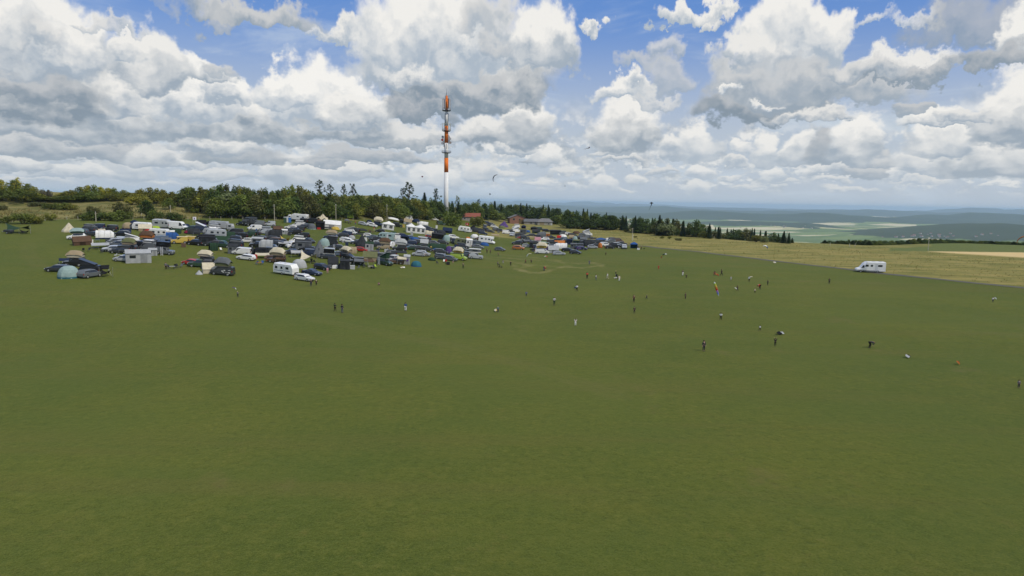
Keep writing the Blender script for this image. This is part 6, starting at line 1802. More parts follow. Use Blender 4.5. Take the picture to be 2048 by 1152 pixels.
def person_proto(kind):
    J = pose(kind); V = []; E = []; rad = []; ix = {}
    def add(k, p, r, par=None):
        V.append(tuple(p)); rad.append(r); ix[k] = len(V)-1
        if par is not None: E.append((ix[par], ix[k]))
    def seq(items):
        for k, p, r, par in items: add(k, p, r, par)
    seq([('pel', J['pel'], .125, None), ('wa', J['wa'], .115, 'pel'), ('ch', J['ch'], .135, 'wa'), ('nk', J['nk'], .055, 'ch'), ('hd', J['hd'], .092, 'nk'), ('top', J['top'], .075, 'hd')])
    hd = Vector(J['hd']); dn = (Vector(J['top'])-hd).normalized(); fw = Vector((0, -1, 0)); fw = (fw-dn*fw.dot(dn)).normalized()
    add('nose', hd+fw*.105, .016, 'hd')
    for s, n in ((-1, 'R'), (1, 'L')):
        seq([('hip'+n, J['hip'+n], .088, 'pel'), ('kn'+n, J['kn'+n], .056, 'hip'+n), ('an'+n, J['an'+n], .038, 'kn'+n), ('to'+n, J['to'+n], .03, 'an'+n), ('sh'+n, J['sh'+n], .058, 'ch'), ('el'+n, J['el'+n], .040, 'sh'+n), ('wr'+n, J['wr'+n], .026, 'el'+n)])
        w_ = Vector(J['wr'+n]); d = (w_-Vector(J['el'+n])).normalized(); side = d.cross(Vector((0, 1, .2))).normalized(); palm = w_+d*.07; nrm = d.cross(side)
        add('pa'+n, palm, .030, 'wr'+n)
        for f in range(4):
            b_ = palm+d*.03+side*(.026-.017*f); L = (.070, .078, .072, .058)[f]; add(f'f{f}a'+n, b_+d*L*.5+nrm*.006, .009, 'pa'+n); add(f'f{f}b'+n, b_+d*L+nrm*.03, .008, f'f{f}a'+n)
        add('tha'+n, w_+d*.035+side*.040, .010, 'pa'+n); add('thb'+n, w_+d*.07+side*.055+nrm*.02, .009, 'tha'+n)
    body = skinned('person', V, E, rad, SKIN)
    o = bpy.data.objects.new('person', body); col.objects.link(o); o.color = (.42, .25, .18, 1)
    def sub(name, pts, edges, rr, mat, cidx):
        me = skinned(name, pts, edges, rr, mat); c = bpy.data.objects.new(name, me); col.objects.link(c); c.parent = o; c['slot'] = cidx; return c
    P = [J['pel'], J['wa'], J['ch'], tuple(Vector(J['ch']).lerp(Vector(J['nk']), .7)), J['shR'], J['elR'], tuple(Vector(J['elR']).lerp(Vector(J['wrR']), .8)), J['shL'], J['elL'], tuple(Vector(J['elL']).lerp(Vector(J['wrL']), .8))]
    ch = [sub('shirt', P, [(0, 1), (1, 2), (2, 3), (2, 4), (4, 5), (5, 6), (2, 7), (7, 8), (8, 9)], [.140, .130, .155, .075, .075, .055, .042, .075, .055, .042], CLOTH, 0)]
    P = [J['pel'], J['hipR'], J['knR'], tuple(Vector(J['knR']).lerp(Vector(J['anR']), .92)), J['hipL'], J['knL'], tuple(Vector(J['knL']).lerp(Vector(J['anL']), .92))]
    ch.append(sub('trousers', P, [(0, 1), (1, 2), (2, 3), (0, 4), (4, 5), (5, 6)], [.145, .105, .072, .058, .105, .072, .058], CLOTH, 1))
    hp = [tuple(hd+dn*.03-fw*.02), tuple(hd+dn*.085-fw*.01), tuple(hd-dn*.02-fw*.05)]
    ch.append(sub('hair', hp, [(0, 1), (0, 2)], [.098, .078, .078], CLOTH, 2))
    for n in ('R', 'L'):
        a, t = Vector(J['an'+n]), Vector(J['to'+n]); q = MB(); q.tube(tuple(a+Vector((0, .04, -.03))), tuple(t), .055, .045, 8); c = q.build('shoe', CLOTH, o, (.05, .05, .05)); ch.append(c)
    KIDS[o.name] = ch
    for c in ch: KIDS[c.name] = []
    return o
PC = {k: v[0] for k, v in COL.items()}; PC['h'] = (.06, .035, .02); PC['y'] = (.45, .36, .20); PC['w'] = (.75, .75, .73)
def person(px, py, hpx, kind, shirt, legs, hair, face, label, zoomsize=None):
    p = at(px, py); pm = ppm(p); std = {'bend': 1.12, 'crouch': 1.15, 'sit': 1.28, 'up': 1.9}.get(kind, 1.78)
    s = hpx/pm/std; s = max(.62, min(1.12, s))
    if kind not in PEOPLE: PEOPLE[kind] = o = person_proto(kind)
    else:
        src = PEOPLE[kind]; o = src.copy(); col.objects.link(o); KIDS[o.name] = []
        for ch in KIDS[src.name]: c = ch.copy(); col.objects.link(c); c.parent = o; KIDS[o.name].append(c)
    for c in KIDS[o.name]:
        if 'slot' in c: c.color = (*PC[(shirt, legs, hair)[c['slot']]], 1)
    o.location = p; o.rotation_euler = (0, 0, R(face)); o.scale = (s*1.12, s*1.12, s)
    tag(o, label, 'person', 'people on the field'); return p, s
V5 = lambda X, Y: (1120+X/7.2, 500+Y/7.2)
V6 = lambda X, Y: (1340+X/5.236, 500+Y/5.236)
V7 = lambda X, Y: (1600+X/4.43, 540+Y/4.43)
V8 = lambda X, Y: (960+X/5.76, 480+Y/5.76)
VL = lambda X, Y: (440+X/4.876, 540+Y/4.876)
VF = lambda X, Y: (840+X/7.2, 400+Y/7.2)
VE = lambda X, Y: (680+X/7.2, 400+Y/7.2)
for v, X, Y, hh, kind, sh, lg, hr, fc, lab in [
    (V5, 390, 415, 100, 'fly', 'R', 'K', 'h', 20, 'person in a salmon red top and black trousers flying a kite above the bare tracks'),
    (V5, 518, 435, 85, 'stand', 'l', 's', 'h', 60, 'person in a pale grey top and blue-grey trousers right of the red-topped flyer'),
    (V5, 682, 425, 95, 'walk', 'w', 'c', 'y', -80, 'person in a white top and cream trousers walking beside the pushchair family'),
    (V5, 803, 372, 78, 'stand', 'K', 'K', 'y', 90, 'blond person in black standing behind the pushchair'),
    (V5, 852, 448, 88, 'stand', 'c', 'w', 'h', 30, 'person in beige top and white shorts in front of the pushchair'),
    (V5, 242, 594, 98, 'fly', 'w', 'K', 'h', -30, 'person in a white shirt and black trousers holding a blue bag'),
    (V5, 1062, 752, 112, 'stand', 'b', 'K', 'h', 20, 'person in a brown jacket standing just above the woman in a long black coat'),
    (V5, 1248, 712, 72, 'walk', 'N', 'N', 'y', -90, 'fair-haired child in navy running right of the brown-jacketed person'),
    (V5, 1070, 912, 100, 'stand', 'K', 'K', 'h', 10, 'person in a long black coat with pale shoes'),
    (V5, 222, 1092, 108, 'up', 'w', 'w', 'h', 0, 'person dressed all in white with arms lifted, alone on the lawn'),
    (V5, 1418, 282, 66, 'stand', 'R', 'R', 'h', 0, 'person dressed all in red below the rainbow kite'),
    (V5, 660, 78, 50, 'walk', 'K', 'K', 'h', 0, 'person in black nearest the silver car at the right end of the camp'),
    (V5, 422, 212, 68, 'stand', 's', 's', 'h', 0, 'person in slate blue standing among the bare tracks'),
    (V6, 132, 268, 62, 'stand', 'D', 'w', 'h', 30, 'person in dark top and white trousers beside a small black child'),
    (V6, 170, 296, 45, 'stand', 'K', 'K', 'h', -20, 'small child in black right of the person in white trousers'),
    (V6, 470, 266, 50, 'crouch', 'M', 'K', 'h', -40, 'person crouching over an orange kite on the lawn'),
    (V6, 538, 270, 72, 'walk', 'K', 'K', 'h', 70, 'person in black walking with a white kite right of the orange kite'),
    (V6, 638, 318, 44, 'stand', 'l', 'l', 'y', 0, 'small child in pale grey left of the white kite holder'),
    (V6, 828, 333, 60, 'up', 'w', 'K', 'h', 0, 'person in white top and black trousers holding a white kite overhead'),
    (V6, 704, 430, 62, 'walk', 'K', 'K', 'h', 60, 'person in black with a white bundle left of the rainbow-clad group'),
    (V6, 888, 453, 50, 'stand', 'c', 'K', 'y', 0, 'child in a cream top and black trousers left of the red-jacketed person'),
    (V6, 942, 410, 56, 'bend', 'R', 'K', 'h', -70, 'person in a red jacket bending over on the lawn'),
    (V6, 1022, 370, 58, 'fly', 'K', 'K', 'h', 40, 'person in black with white shoes right of the red-jacketed person'),
    (V6, 160, 514, 68, 'stand', 'K', 'K', 'h', 45, 'person in a bulky black coat left of the rainbow windsock'),
    (V6, 530, 736, 84, 'fly', 'w', 'K', 'h', 150, 'person in white shirt and black trousers seen from behind below the rainbow windsock'),
    (V6, 940, 850, 66, 'walk', 'w', 'K', 'h', -60, 'person in white shirt and black shorts running near the black kite on the grass'),
    (V6, 352, 1060, 120, 'stand', 'D', 'D', 'h', 20, 'tall person in charcoal standing nearest the middle of the lawn'),
    (V6, 1100, 1008, 92, 'up', 'K', 'K', 'h', 170, 'person in black with raised arms handling the black kite'),
    (V7, 258, 124, 52, 'fly', 'K', 'K', 'h', 0, 'lone person in black left of the white motorhome on the path'),
    (V7, 615, 690, 62, 'bend', 'N', 'K', 'h', 90, 'person in navy bending down alone on the right of the lawn'),
    (V7, 1936, 1045, 66, 'stand', 'G', 'D', 'h', 0, 'person in grey at the right edge of the lawn'),
    (V7, 1708, 284, 46, 'stand', 'w', 'N', 'h', 0, 'tiny distant person in white and navy near the right end of the path'),
    (V8, 206, 836, 76, 'stand', 'T', 'N', 'y', 0, 'person in a teal top beside a pale yellow kite on the grass'),
    (V8, 533, 650, 60, 'stand', 'B', 'N', 'h', 0, 'child in bright blue in the middle of the lawn'),
    (V8, 855, 754, 100, 'fly', 'l', 'g', 'h', 30, 'person in pale shirt and dark green trousers flying a kite'),
    (V8, 210, 190, 50, 'stand', 'o', 'o', 'h', 0, 'person in olive between the camp and the bare tracks'),
    (V8, 80, 152, 56, 'stand', 'K', 'K', 'h', 30, 'person in black close to the blue dome tent beside the white motorhome'),
    (V8, 120, 155, 46, 'stand', 'b', 'D', 'h', -30, 'smaller person in brown right of the person in black by the blue dome tent'),
    (V8, 353, 300, 58, 'fly', 'K', 'K', 'y', 0, 'person in black with a yellow cap at the left end of the bare tracks'),
    (V8, 266, 272, 44, 'stand', 'G', 'l', 'h', 0, 'small person in grey behind the black pushchair at the tracks'),
    (V8, 205, 300, 56, 'stand', 'P', 'K', 'h', 80, 'person in purple pushing a black pushchair below the camp'),
    (V8, 525, 275, 52, 'walk', 'M', 'K', 'h', -60, 'person in dark red walking among the bare tracks'),
    (V8, 590, 266, 48, 'stand', 'K', 'K', 'h', 0, 'person in black beside the dark red walker on the tracks'),
    (V8, 738, 354, 54, 'bend', 'R', 'B', 'h', 40, 'person in red top and blue trousers bending on the bare tracks'),
    (VL, 173, 266, 60, 'fly', 'G', 'D', 'y', 150, 'person in grey on the left of the lawn with a purple kite overhead'),
    (VL, 888, 160, 78, 'stand', 'K', 'N', 'h', 20, 'person in black standing in front of the white estate car'),
    (VL, 940, 154, 60, 'walk', 'K', 'K', 'w', 20, 'white-haired person in black right of the white estate car'),
    (VL, 1122, 404, 84, 'fly', 'g', 'K', 'h', 170, 'person in dark green jacket, left of a pair standing on the lawn'),
    (VL, 1191, 418, 90, 'stand', 'D', 'G', 'h', 150, 'person in charcoal top and grey trousers, right of a pair on the lawn'),
    (VL, 1550, 150, 34, 'crouch', 'k', 'K', 'h', 0, 'small child in pink crouching alone on the lawn'),
    (VL, 1810, 400, 86, 'stand', 'B', 'w', 'h', 160, 'person in a blue shirt and white trousers seen from behind'),
    (VF, 622, 990, 95, 'stand', 'o', 'g', 'h', 0, 'person in olive clothes in front of the parked silver off-road car'),
    (VF, 476, 912, 52, 'stand', 's', 'k', 'h', 0, 'small person in slate blue beside the lime green van'),
    (VF, 372, 902, 52, 'sit', 'R', 'K', 'h', 0, 'person in red sitting on a chair in front of the grey cars'),
    (VF, 1030, 462, 60, 'stand', 'L', 'L', 'h', 0, 'person in a lime green jacket at the back of the camp'),
    (VE, 222, 356, 48, 'stand', 'R', 'B', 'h', 0, 'person in red top and blue trousers right of the lime green banner'),
    (VE, 75, 330, 44, 'stand', 'K', 'K', 'h', 0, 'person in black left of the lime green banner'),
    (VE, 125, 348, 44, 'stand', 'K', 'N', 'h', 0, 'person in black and navy below the lime green banner'),
    (VE, 148, 350, 44, 'stand', 'D', 'K', 'h', 40, 'person in charcoal at the blue table below the banner'),
    (VE, 490, 446, 60, 'stand', 'R', 'c', 'h', 0, 'person in a red top and beige trousers left of the white four-pane marquee'),
    (VE, 253, 432, 46, 'stand', 'Y', 'c', 'y', 0, 'person in a yellow top behind the dark gazebo'),
    (VE, 425, 470, 55, 'sit', 'b', 'K', 'h', 40, 'person in brown sitting right of the dark gazebo'),
    (VE, 440, 482, 55, 'sit', 'D', 'G', 'h', -40, 'person in charcoal sitting by the brown table'),
    (VE, 1245, 728, 62, 'stand', 'w', 'N', 'h', 0, 'person in white by the olive tents'),
    (VE, 1120, 360, 55, 'stand', 'w', 'w', 'y', 0, 'person in white behind the twin-peaked marquee'),
]:
    px, py = v(X, Y); zz = {V5: 7.2, V6: 5.236, V7: 4.43, V8: 5.76, VL: 4.876, VF: 7.2, VE: 7.2}[v]; person(px, py, hh/zz, kind, sh, lg, hr, fc, lab)
for px, py, h, k, a, b_, lab in [(655, 547, 13, 'stand', 'k', 'k', 'person in bright pink beside the black estate car'), (332, 539.5, 15, 'stand', 's', 'K', 'person in slate blue standing at the light grey camping table'), (623, 525, 10, 'sit', 'D', 'K', 'person in charcoal sitting under the cream sail tarpaulin'),
                               (1276.5, 499, 7, 'stand', 'D', 'K', 'person in charcoal left of a pair right of the blue gazebo'), (1282.5, 499, 7, 'stand', 'b', 'K', 'person in brown at the right end of the camp'), (1161, 493, 7, 'stand', 'c', 'b', 'person in cream beside the grey awning at the right of the camp'),
                               (556, 524, 9, 'sit', 'w', 'K', 'person in white sitting under the brown awning'), (862, 500, 9, 'stand', 'Y', 'g', 'person in yellow by the yellow upright board')]:
    person(px, py, h, k, a, b_, 'h', 20, lab)
# pushchairs
def pushchair(px, py, rz, lab):
    p = at(px, py); o = empty('pushchair', p, rz)
    q = MB(); q.slab([(-.25, -.25, .5), (.25, -.25, .5), (.25, .3, .45), (-.25, .3, .45)], .06); q.slab([(-.25, .3, .45), (.25, .3, .45), (.25, .5, 1.0), (-.25, .5, 1.0)], .06); q.build('seat', CLOTH, o, (.02, .02, .025))
    q = MB(); q.slab([(-.27, .5, 1.0), (.27, .5, 1.0), (.27, .0, 1.15), (-.27, .0, 1.15)], .04); q.build('hood', CLOTH, o, (.02, .02, .025))
    q = MB(); q.path([(-.25, -.4, .15), (-.25, .75, 1.05), (.25, .75, 1.05), (.25, -.4, .15)], [.02]*4, 5); q.build('frame', METAL, o, (.2, .2, .2))
    for x, y in ((-.28, -.35), (.28, -.35), (-.28, .45), (.28, .45)): q = MB(); q.tube((x-.03, y, .14), (x+.03, y, .14), .14, .14, 10); q.build('wheel', RUBBER, o)
    tag(o, lab, 'pushchair', 'pushchairs on the lawn')
pushchair(*V8(236, 316), 1.2, 'black pushchair beside the person in purple below the camp'); pushchair(*V5(824, 412), .3, 'black pushchair in the middle of the family with the beige and black-clad people')
# the small white dog and a black one
def dog(px, py, rz, c, lab):
    V = [(0, .25, .36), (0, 0, .38), (0, -.22, .40), (0, -.36, .52), (0, -.50, .50), (0, .36, .50), (-.07, -.22, .22), (-.07, -.22, .03), (.07, -.22, .22), (.07, -.22, .03), (-.07, .22, .22), (-.07, .28, .14), (-.07, .25, .03), (.07, .22, .22), (.07, .28, .14), (.07, .25, .03), (-.05, -.36, .62), (.05, -.36, .62)]
    E = [(0, 1), (1, 2), (2, 3), (3, 4), (0, 5), (2, 6), (6, 7), (2, 8), (8, 9), (0, 10), (10, 11), (11, 12), (0, 13), (13, 14), (14, 15), (3, 16), (3, 17)]
    me = skinned('dog', V, E, [.10, .09, .115, .07, .035, .02, .04, .025, .04, .025, .05, .028, .022, .05, .028, .022, .02, .02], CLOTH)
    o = bpy.data.objects.new('dog', me); col.objects.link(o); o.location = at(px, py); o.rotation_euler = (0, 0, rz); o.color = (*c, 1); tag(o, lab, 'dog', 'dogs on the lawn')
dog(*V5(795, 420), 1.5, (.7, .68, .62), 'small white dog left of the black pushchair on the lawn'); dog(1288, 498.5, 1.4, (.012, .012, .012), 'black dog at the right end of the camp'); dog(893, 529, 1.3, (.015, .015, .015), 'black dog in front of the seated person in red')

# ------------------------------------------------------------------ kites
def air(px, py, D): return CAM+ray(px, py)*D
def kite_base(name, px, py, D, label): o = empty(name, air(px, py, D)); tag(o, label, 'kite', 'kites in the air'); o.rotation_euler = (0, 0, -math.atan2(o.location.x, o.location.y)); return o, D/F*(Vector(o.location)-CAM).normalized().dot(FWD)
def parafoil(px, py, D, w_, h, rot, cols, label, curve=.5, lines=None):
    """arched soft kite with cells; w_, h in reference pixels"""
    o, k = kite_base('parafoil_kite', px, py, D, label); W_, Hh = w_*k, h*k; n = 10
    for j, c in enumerate(cols):
        q = MB(); m0, m1 = j*n/len(cols), (j+1)*n/len(cols); rings = []
        steps = 4
        for i in range(steps+1):
            t = (m0+(m1-m0)*i/steps)/n*2-1; a = t*curve*math.pi/2; r_ = W_/2/max(.2, math.sin(curve*math.pi/2)); x = r_*math.sin(a); z = r_*math.cos(a)-r_; cds = Hh*(1-.45*t*t); u = Vector((math.sin(a), 0, math.cos(a)))
            c0 = Vector((x, 0, z)); rings.append([tuple(c0+Vector((0, -cds*.5, 0))+u*0.0-u*cds*.25), tuple(c0+Vector((0, -cds*.2, 0))+u*cds*.12), tuple(c0+Vector((0, cds*.6, 0))+u*cds*.30), tuple(c0+Vector((0, cds*.6, 0))-u*cds*.02)])
        q.loft(rings); q.build('panel', FABRIC, o, PC[c])
    o.rotation_euler = (R(-25), R(rot), o.rotation_euler.z)
    if lines:
        q = MB(); L = Vector(lines)-o.location; mw = o.matrix_basis.to_3x3().inverted()
        q.tube((0, 0, 0), tuple(mw @ L), .012, .012, 3); q.build('kite_line', CLOTH, o, (.5, .5, .5))
    return o
parafoil(987, 354, 170, 15, 3.6, -62, ['K', 'K'], 'black crescent kite in the sky right of the radio tower', .75)
parafoil(1326, 509.5, 160, 13, 5, -38, ['R', 'Y', 'g', 'N', 'w'], 'rainbow parafoil kite above the lawn', .6)
parafoil(2044, 474, 150, 24, 5, -28, ['O', 'O', 'R'], 'orange arched kite at the right edge above the meadow', .7)
parafoil(1532, 492, 190, 9, 6, 25, ['w', 'w', 'B'], 'white and blue kite above the meadow', .7)
parafoil(1500, 554, 150, 9, 5, -30, ['w', 'c'], 'white kite over the head of a person', .5)
parafoil(1057, 508, 180, 11, 3.4, -32, ['w', 'c'], 'white parafoil kite above the bare tracks', .6)
parafoil(1092, 512.5, 190, 6, 4.5, 10, ['w', 'k', 'R'], 'small pink and white kite just below the white van', .5)
parafoil(469, 575.5, 120, 8, 4, 25, ['P', 'P', 'w'], 'purple and white kite above a person on the left of the lawn', .5)
parafoil(1434, 548.5, 165, 8, 5, 20, ['O', 'R'], 'orange kite held low over the lawn', .5)
def delta(px, py, D, w_, h, c, label, tail=0, tc_='K', rot=0):
    o, k = kite_base('delta_kite', px, py, D, label); W_, Hh = w_*k, h*k
    q = MB(); q.slab([(0, 0, Hh*.5), (-W_/2, .1*W_, 0), (-W_*.18, .05*W_, -Hh*.12), (0, -.02*W_, -Hh*.5), (W_*.18, .05*W_, -Hh*.12), (W_/2, .1*W_, 0)], .03); q.build('sail', FABRIC, o, PC[c])
    q = MB(); q.tube((0, 0, Hh*.5), (0, 0, -Hh*.5), .03, .03, 4); q.tube((-W_/2, .1*W_, 0), (W_/2, .1*W_, 0), .03, .03, 4); q.build('spar', PLASTIC, o, (.05, .05, .05))
    if tail:
        q = MB(); pts = [(0, 0, -Hh*.4)]+[(-tail*k*.35*i/8+k*.6*math.sin(i*1.5), .1, -Hh*.4-tail*k*i/8) for i in range(1, 9)]; q.path(pts, [k*.9, k*.7, k*.5, k*.35, k*.28, k*.22, k*.2, k*.15, k*.1], 5); q.build('tail', FABRIC, o, PC[tc_])
    o.rotation_euler = (0, R(rot), o.rotation_euler.z)
delta(1303, 406.5, 150, 8, 5, 'K', 'black ray-shaped kite with a tail in front of the far hills', 12)
delta(844.5, 353.5, 200, 5, 4, 'M', 'tiny dark red kite in the sky left of the radio tower')
delta(980, 388.5, 220, 4, 5, 's', 'tiny blue-grey kite below the black crescent kite', 0)
delta(1178.5, 295, 190, 4, 3, 'M', 'small kite with a streaming tail high in the clouds', 10, 'b', 55)
delta(1130, 372, 230, 2.6, 2.2, 'b', 'tiny brown speck of a kite above the dark wood')
# rainbow windsock
o, k = kite_base('windsock', 1433, 578, 118, 'long rainbow windsock streaming down over the lawn')
seg = [('w', 0, .8), ('L', .10, 2.0), ('Y', .22, 2.7), ('O', .36, 2.9), ('R', .48, 2.6), ('P', .60, 2.4), ('B', .74, 2.1), ('l', .88, 1.6)]
for i, (c, f, w_) in enumerate(seg):
    f1 = seg[i+1][1] if i+1 < len(seg) else 1.0; w1 = seg[i+1][2] if i+1 < len(seg) else .9
    q = MB(); q.tube(((-5+10*f)*k, 0, (14-28*f)*k), ((-5+10*f1)*k, 0, (14-28*f1)*k), w_*k*.8, w1*k*.8, 8); q.build('colour_band', FABRIC, o, {'P': (.30, .15, .45), 'B': (.12, .22, .6)}.get(c, PC[c]))
# kites lying on the grass
def lying(px, py, w_, d, c, c2, label, rz=0):
    p = at(px, py); pm = ppm(p); o = empty('kite', p+Vector((0, 0, .12)), rz, False); W_ = w_/pm; D_ = d
    q = MB(); q.slab([(-W_/2, -D_*.2, .25), (-W_*.1, -D_/2, .0), (W_*.2, -D_*.3, .18), (W_*.05, D_/2, .4), (-W_*.2, D_*.3, .30)], .05); q.build('sail', FABRIC, o, PC[c])
    q = MB(); q.slab([(W_*.18, -D_*.3, .12), (W_/2, -D_*.1, .05), (W_*.42, D_*.3, .35), (W_*.05, D_*.4, .32)], .05); q.build('wing_tip', FABRIC, o, PC[c2])
    tag(o, label, 'kite', 'kites lying on the grass')
lying(*V6(1150, 886), 17, 1.2, 'K', 'l', 'black kite with white tip lying crumpled on the grass'); lying(*V7(952, 780), 14, .7, 'l', 'K', 'small white and black kite lying on the right of the lawn', .3)
lying(*V7(1400, 838), 6, .8, 'O', 'R', 'small orange object lying on the right of the lawn'); lying(*V8(182, 824), 7, 1.2, 'c', 'Y', 'pale yellow kite on the grass left of the teal-topped person')
lying(*V6(1092, 138), 7, 1.6, 'c', 'w', 'white crumpled kite lying beside the path'); lying(*V5(218, 560), 5, .8, 'N', 'B', 'blue bag at the side of the white-shirted person'); lying(*V7(1732, 262), 3, .8, 'w', 'l', 'tiny white kite beside the far person in white and navy')
lying(*V6(690, 415), 4, .8, 'w', 'c', 'white bundle carried by a person in black', .6); lying(*VE(900, 985), 10, 1.2, 'c', 'w', 'cream sheet on the grass beside the cream awning')
for v, c, lab in ((V5(1430, 20), 0, 0),): pass

# ------------------------------------------------------------------ motorhome on the path
p = at(1739, 545.3); o = vehicle('camper', ground(*(p+Vector((.5, .9, 0))).xy), 180-12, (.82, .81, .79), 1.18); tag(o, 'white semi-integrated motorhome standing alone on the asphalt path', 'motorhome')

# ------------------------------------------------------------------ far village
vr = random.Random(9)
hp_ = None
def farpoint(px, py, r0=1500, r1=20000):
    d = ray(px, py); t = r0
    while t < r1:
        q = CAM+d*t
        if q.z < terr(q.x, q.y): return Vector((q.x, q.y, terr(q.x, q.y)))
        t += 12
    return None
for i in range(34):
    px = vr.choice([vr.gauss(1815, 22), vr.gauss(1865, 25), vr.gauss(1900, 12), vr.gauss(1555, 40), vr.gauss(1940, 35)]); py = {0: 471}.get(0)+vr.uniform(-3.5, 4.5) - (18 if px < 1700 else 0)
    q = farpoint(px, py)
    if q is None: continue
    if hp_ is None:
        hp_ = empty('village_house', (0, 0, 0)); m1 = MB(); m1.box(0, 0, -4, 16, 12, 10); m1.add([(-8, -6, 6), (-8, 6, 6), (-8, 0, 11), (8, -6, 6), (8, 6, 6), (8, 0, 11)], [(0, 2, 1), (3, 4, 5)]); a = m1.build('wall', WALL, hp_, (.62, .60, .56))
        m1 = MB(); m1.slab([(-9, -7, 5.6), (9, -7, 5.6), (9, 0, 11.4), (-9, 0, 11.4)], -.4); m1.slab([(9, 7, 5.6), (-9, 7, 5.6), (-9, 0, 11.4), (9, 0, 11.4)], -.4); b2 = m1.build('roof', WALL, hp_, (.22, .11, .08)); KIDS[hp_.name] = [a, b2]; KIDS[a.name] = []; KIDS[b2.name] = []; hh = hp_
    else: hh = copy_tree(hp_)
    hh.location = q; hh.rotation_euler = (0, 0, vr.uniform(-1, 1)); s = vr.uniform(.5, 1.1); hh.scale = (s, s, s*.8)
    tag(hh, 'tiny pale house with red roof in the villages of the far valley', 'house', 'houses of the far villages')

# ------------------------------------------------------------------ tall dry grass of the meadow and of the hill
gr_ = random.Random(3)
def tufts(name, gen, n, h0, h1, cset):
    vs = []; fs = []; tint = []
    for _ in range(n):
        p = gen()
        if p is None: continue
        h = gr_.uniform(h0, h1); t = gr_.random(); w_ = h*.8
        for k in range(5):
            a = gr_.uniform(0, 6.28); u = Vector((math.cos(a), math.sin(a), 0)); c = p+u*gr_.uniform(0, w_*.6); i = len(vs); v = Vector((-u.y, u.x, 0))*h*gr_.uniform(.10, .22)
            vs += [c-v, c+v, c+u*h*.35+Vector((0, 0, h*gr_.uniform(.7, 1.1)))]; fs.append((i, i+1, i+2)); tint += [t]*3
    me = bpy.data.meshes.new(name); me.from_pydata(vs, [], fs); a = me.attributes.new('tint', 'FLOAT', 'POINT'); a.data.foreach_set('value', tint)
    m_, T, b = newmat('dry_'+name); at_ = T.new('ShaderNodeAttribute', attribute_name='tint')
    T.l.new(T.mix(T.mr(at_.outputs['Fac'], .2, .8, 0, 1), cset[0], cset[1]), b.inputs['Base Color']); b.inputs['Roughness'].default_value = .9; b.inputs['Specular IOR Level'].default_value = .1
    me.materials.append(m_); o = bpy.data.objects.new(name, me); col.objects.link(o); o['kind'] = 'stuff'
def gm():
    a = R(gr_.uniform(3, 38)); D = math.sqrt(gr_.uniform(175**2, 440**2)); x, y = D*math.sin(a), D*math.cos(a)
    if D > rim(x, y) or sdist(PATH, x, y) < 2.6: return None
    px_, py_ = project((x, y, terr(x, y)))
    if px_ > 1790 and py_ < 503.5+max(0, px_-1860)*.062+1: return None
    if noise.noise(Vector((x/13, y/9, 2)))+.45*noise.noise(Vector((x/4, y/3, 4))) < gr_.uniform(-.6, .5): return None
    return ground(x, y)
tufts('tall_grass', gm, 12000, .15, .38, ((.17, .15, .045), (.29, .235, .085)))
def gh():
    a = R(gr_.uniform(-38, -15)); D = math.sqrt(gr_.uniform(240**2, 365**2)); x, y = D*math.sin(a), D*math.cos(a)
    if sdist(FENCE, x, y) < 1 or noise.noise(Vector((x/15, y/12, 7))) < gr_.uniform(-.3, .5): return None
    return ground(x, y)
tufts('hill_grass', gh, 12000, .3, .8, ((.14, .13, .04), (.26, .21, .08)))

# ------------------------------------------------------------------ haze
q = MB(); q.box(0, 0, -300, 130000, 130000, 300+100); o = q.build('haze', DARK); o.data.materials.clear()
hm = bpy.data.materials.new('haze_air'); hm.use_nodes = True; HT = NT(hm.node_tree)
for n in list(HT.n): HT.n.remove(n)
oo = HT.new('ShaderNodeOutputMaterial'); pv = HT.new('ShaderNodeVolumePrincipled'); HT.l.new(pv.outputs[0], oo.inputs['Volume'])
pv.inputs['Color'].default_value = (.60, .79, 1.0, 1); pv.inputs['Density'].default_value = 4.6e-5; pv.inputs['Anisotropy'].default_value = .0
o.data.materials.append(hm); o['kind'] = 'stuff'

# ------------------------------------------------------------------ labels that single things out
def relation(dx, dy, near):
    if abs(dx) < 4 and dy < 0: return 'directly behind'
    if abs(dx) < 4: return 'directly in front of'
    if abs(dy) > abs(dx)*.9: return 'behind' if dy < 0 else 'in front of'
    side = 'left' if dx < 0 else 'right'
    return ('just ' if near else '')+side+' of'
cnt = {}
for r_ in THING_REC: cnt[r_[1]] = cnt.get(r_[1], 0)+1
LM = [r_ for r_ in THING_REC if cnt[r_[1]] == 1 and len(r_[1].split()) <= 8 and 'on top of' not in r_[1] and r_[2] not in ('tree', 'bush')]
LM += [[None, 'radio tower', '', '', 892, 440, ''], [None, 'brick house', '', '', 1033, 447, ''], [None, 'red-roofed hut', '', '', 941, 443, ''], [None, 'far farmhouse', '', '', 1221, 447, ''], [None, 'lone motorhome on the path', '', '', 1739, 545, '']]
used = set()
def words(s): return len(s.split())
ORD = ['first', 'second', 'third', 'fourth', 'fifth', 'sixth', 'seventh', 'eighth', 'ninth', 'tenth', 'eleventh', 'twelfth', 'thirteenth', 'fourteenth', 'fifteenth', 'sixteenth', 'seventeenth', 'eighteenth', 'nineteenth', 'twentieth']
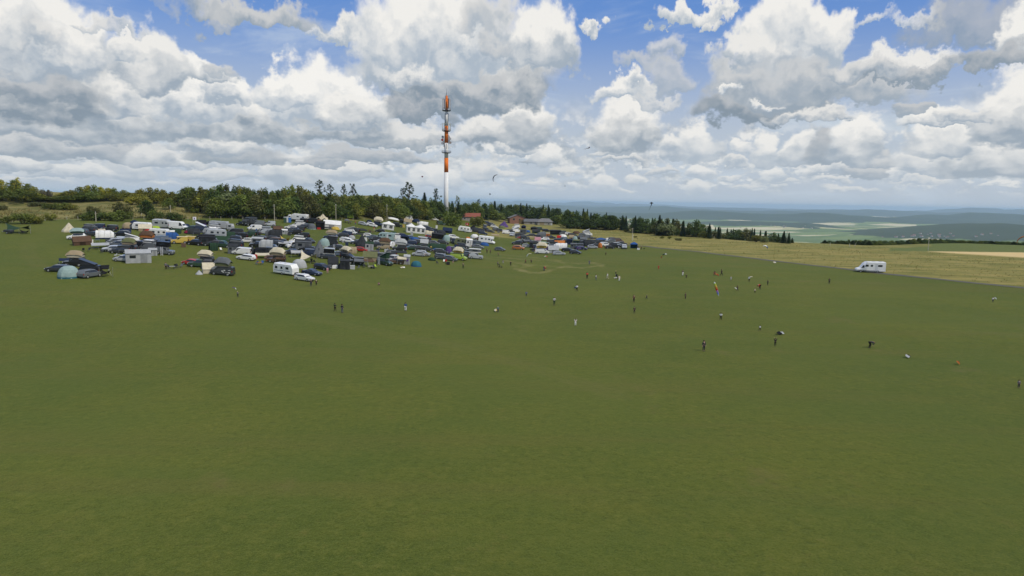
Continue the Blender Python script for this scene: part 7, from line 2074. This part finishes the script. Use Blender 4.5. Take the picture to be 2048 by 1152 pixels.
for r_ in THING_REC:
    o, desc, cat, grp, px, py, kp = r_; lab = None
    if cat in ('tree', 'bush', 'pole', 'fence post'):
        same = [q for q in THING_REC if q[1] == desc]
        lms = sorted(([q for q in LM if q[0] is None and 'motorhome' not in q[1]] + [q for q in LM if q[0] is not None and (q[5] < 470 or q[4] > 1250 and q[5] < 500)]), key=lambda q: abs(q[4]-px))
        for q in lms[:40]:
            side = 'left' if px < q[4] else 'right'
            run = sorted([s for s in same if (s[4] < q[4]) == (px < q[4])], key=lambda s: abs(s[4]-q[4])); k = [id(s) for s in run].index(id(r_))
            if k < 20:
                c_ = f'{ORD[k]} {desc} {side} of the {q[1]}' if k else f'{desc}, nearest on the {side} of the {q[1]}'
                if 4 <= words(c_) <= 16 and c_ not in used: lab = c_; break
    elif cnt[desc] == 1 and words(desc) >= 4: lab = desc
    else:
        art = 'the '
        cands = sorted([q for q in LM if q[0] is not o], key=lambda q: math.hypot(q[4]-px, (q[5]-py)*2.2))
        if cnt[desc] == 1: c_ = f'{desc} {relation(px-cands[0][4], (py-cands[0][5])*2, True)} the {cands[0][1]}'; lab = c_ if words(c_) <= 16 else desc+' in the camp'
        else:
            for q in cands[:6]:
                dist = math.hypot(q[4]-px, (q[5]-py)*2.2)
                c_ = f'{desc} {relation(px-q[4], (py-q[5])*2, dist < 18)} the {q[1]}'
                rel = relation(px-q[4], (py-q[5])*2, dist < 18)
                clash = [s for s in THING_REC if s is not r_ and s[1] == desc and math.hypot(q[4]-s[4], (q[5]-s[5])*2.2) < dist*1.5+6 and relation(s[4]-q[4], (s[5]-q[5])*2, dist < 18).split()[-2:] == rel.split()[-2:]]
                if not clash and words(c_) <= 16 and c_ not in used: lab = c_; break
            if lab is None:
                for q in cands[:30]:
                    side = 'left' if px < q[4] else 'right'
                    run = sorted([s for s in THING_REC if s[1] == desc and (s[4] < q[4]) == (px < q[4])], key=lambda s: abs(s[4]-q[4])); k = [id(s) for s in run].index(id(r_))
                    c_ = f'{ORD[k]} {desc} {side} of the {q[1]}' if 0 < k < 20 else (f'{desc}, first one {side} of the {q[1]}' if k == 0 else None)
                    if c_ and words(c_) <= 16 and c_ not in used: lab = c_; break
    if lab and words(lab) > 16: lab = ' '.join(lab.replace('high sport utility car', 'tall car').replace('camper van with raised roof', 'raised-roof camper').split()[:16])
    if lab is None: lab = desc if words(desc) >= 4 else desc+' in the camp'
    used.add(lab); tag(o, lab, cat, grp)
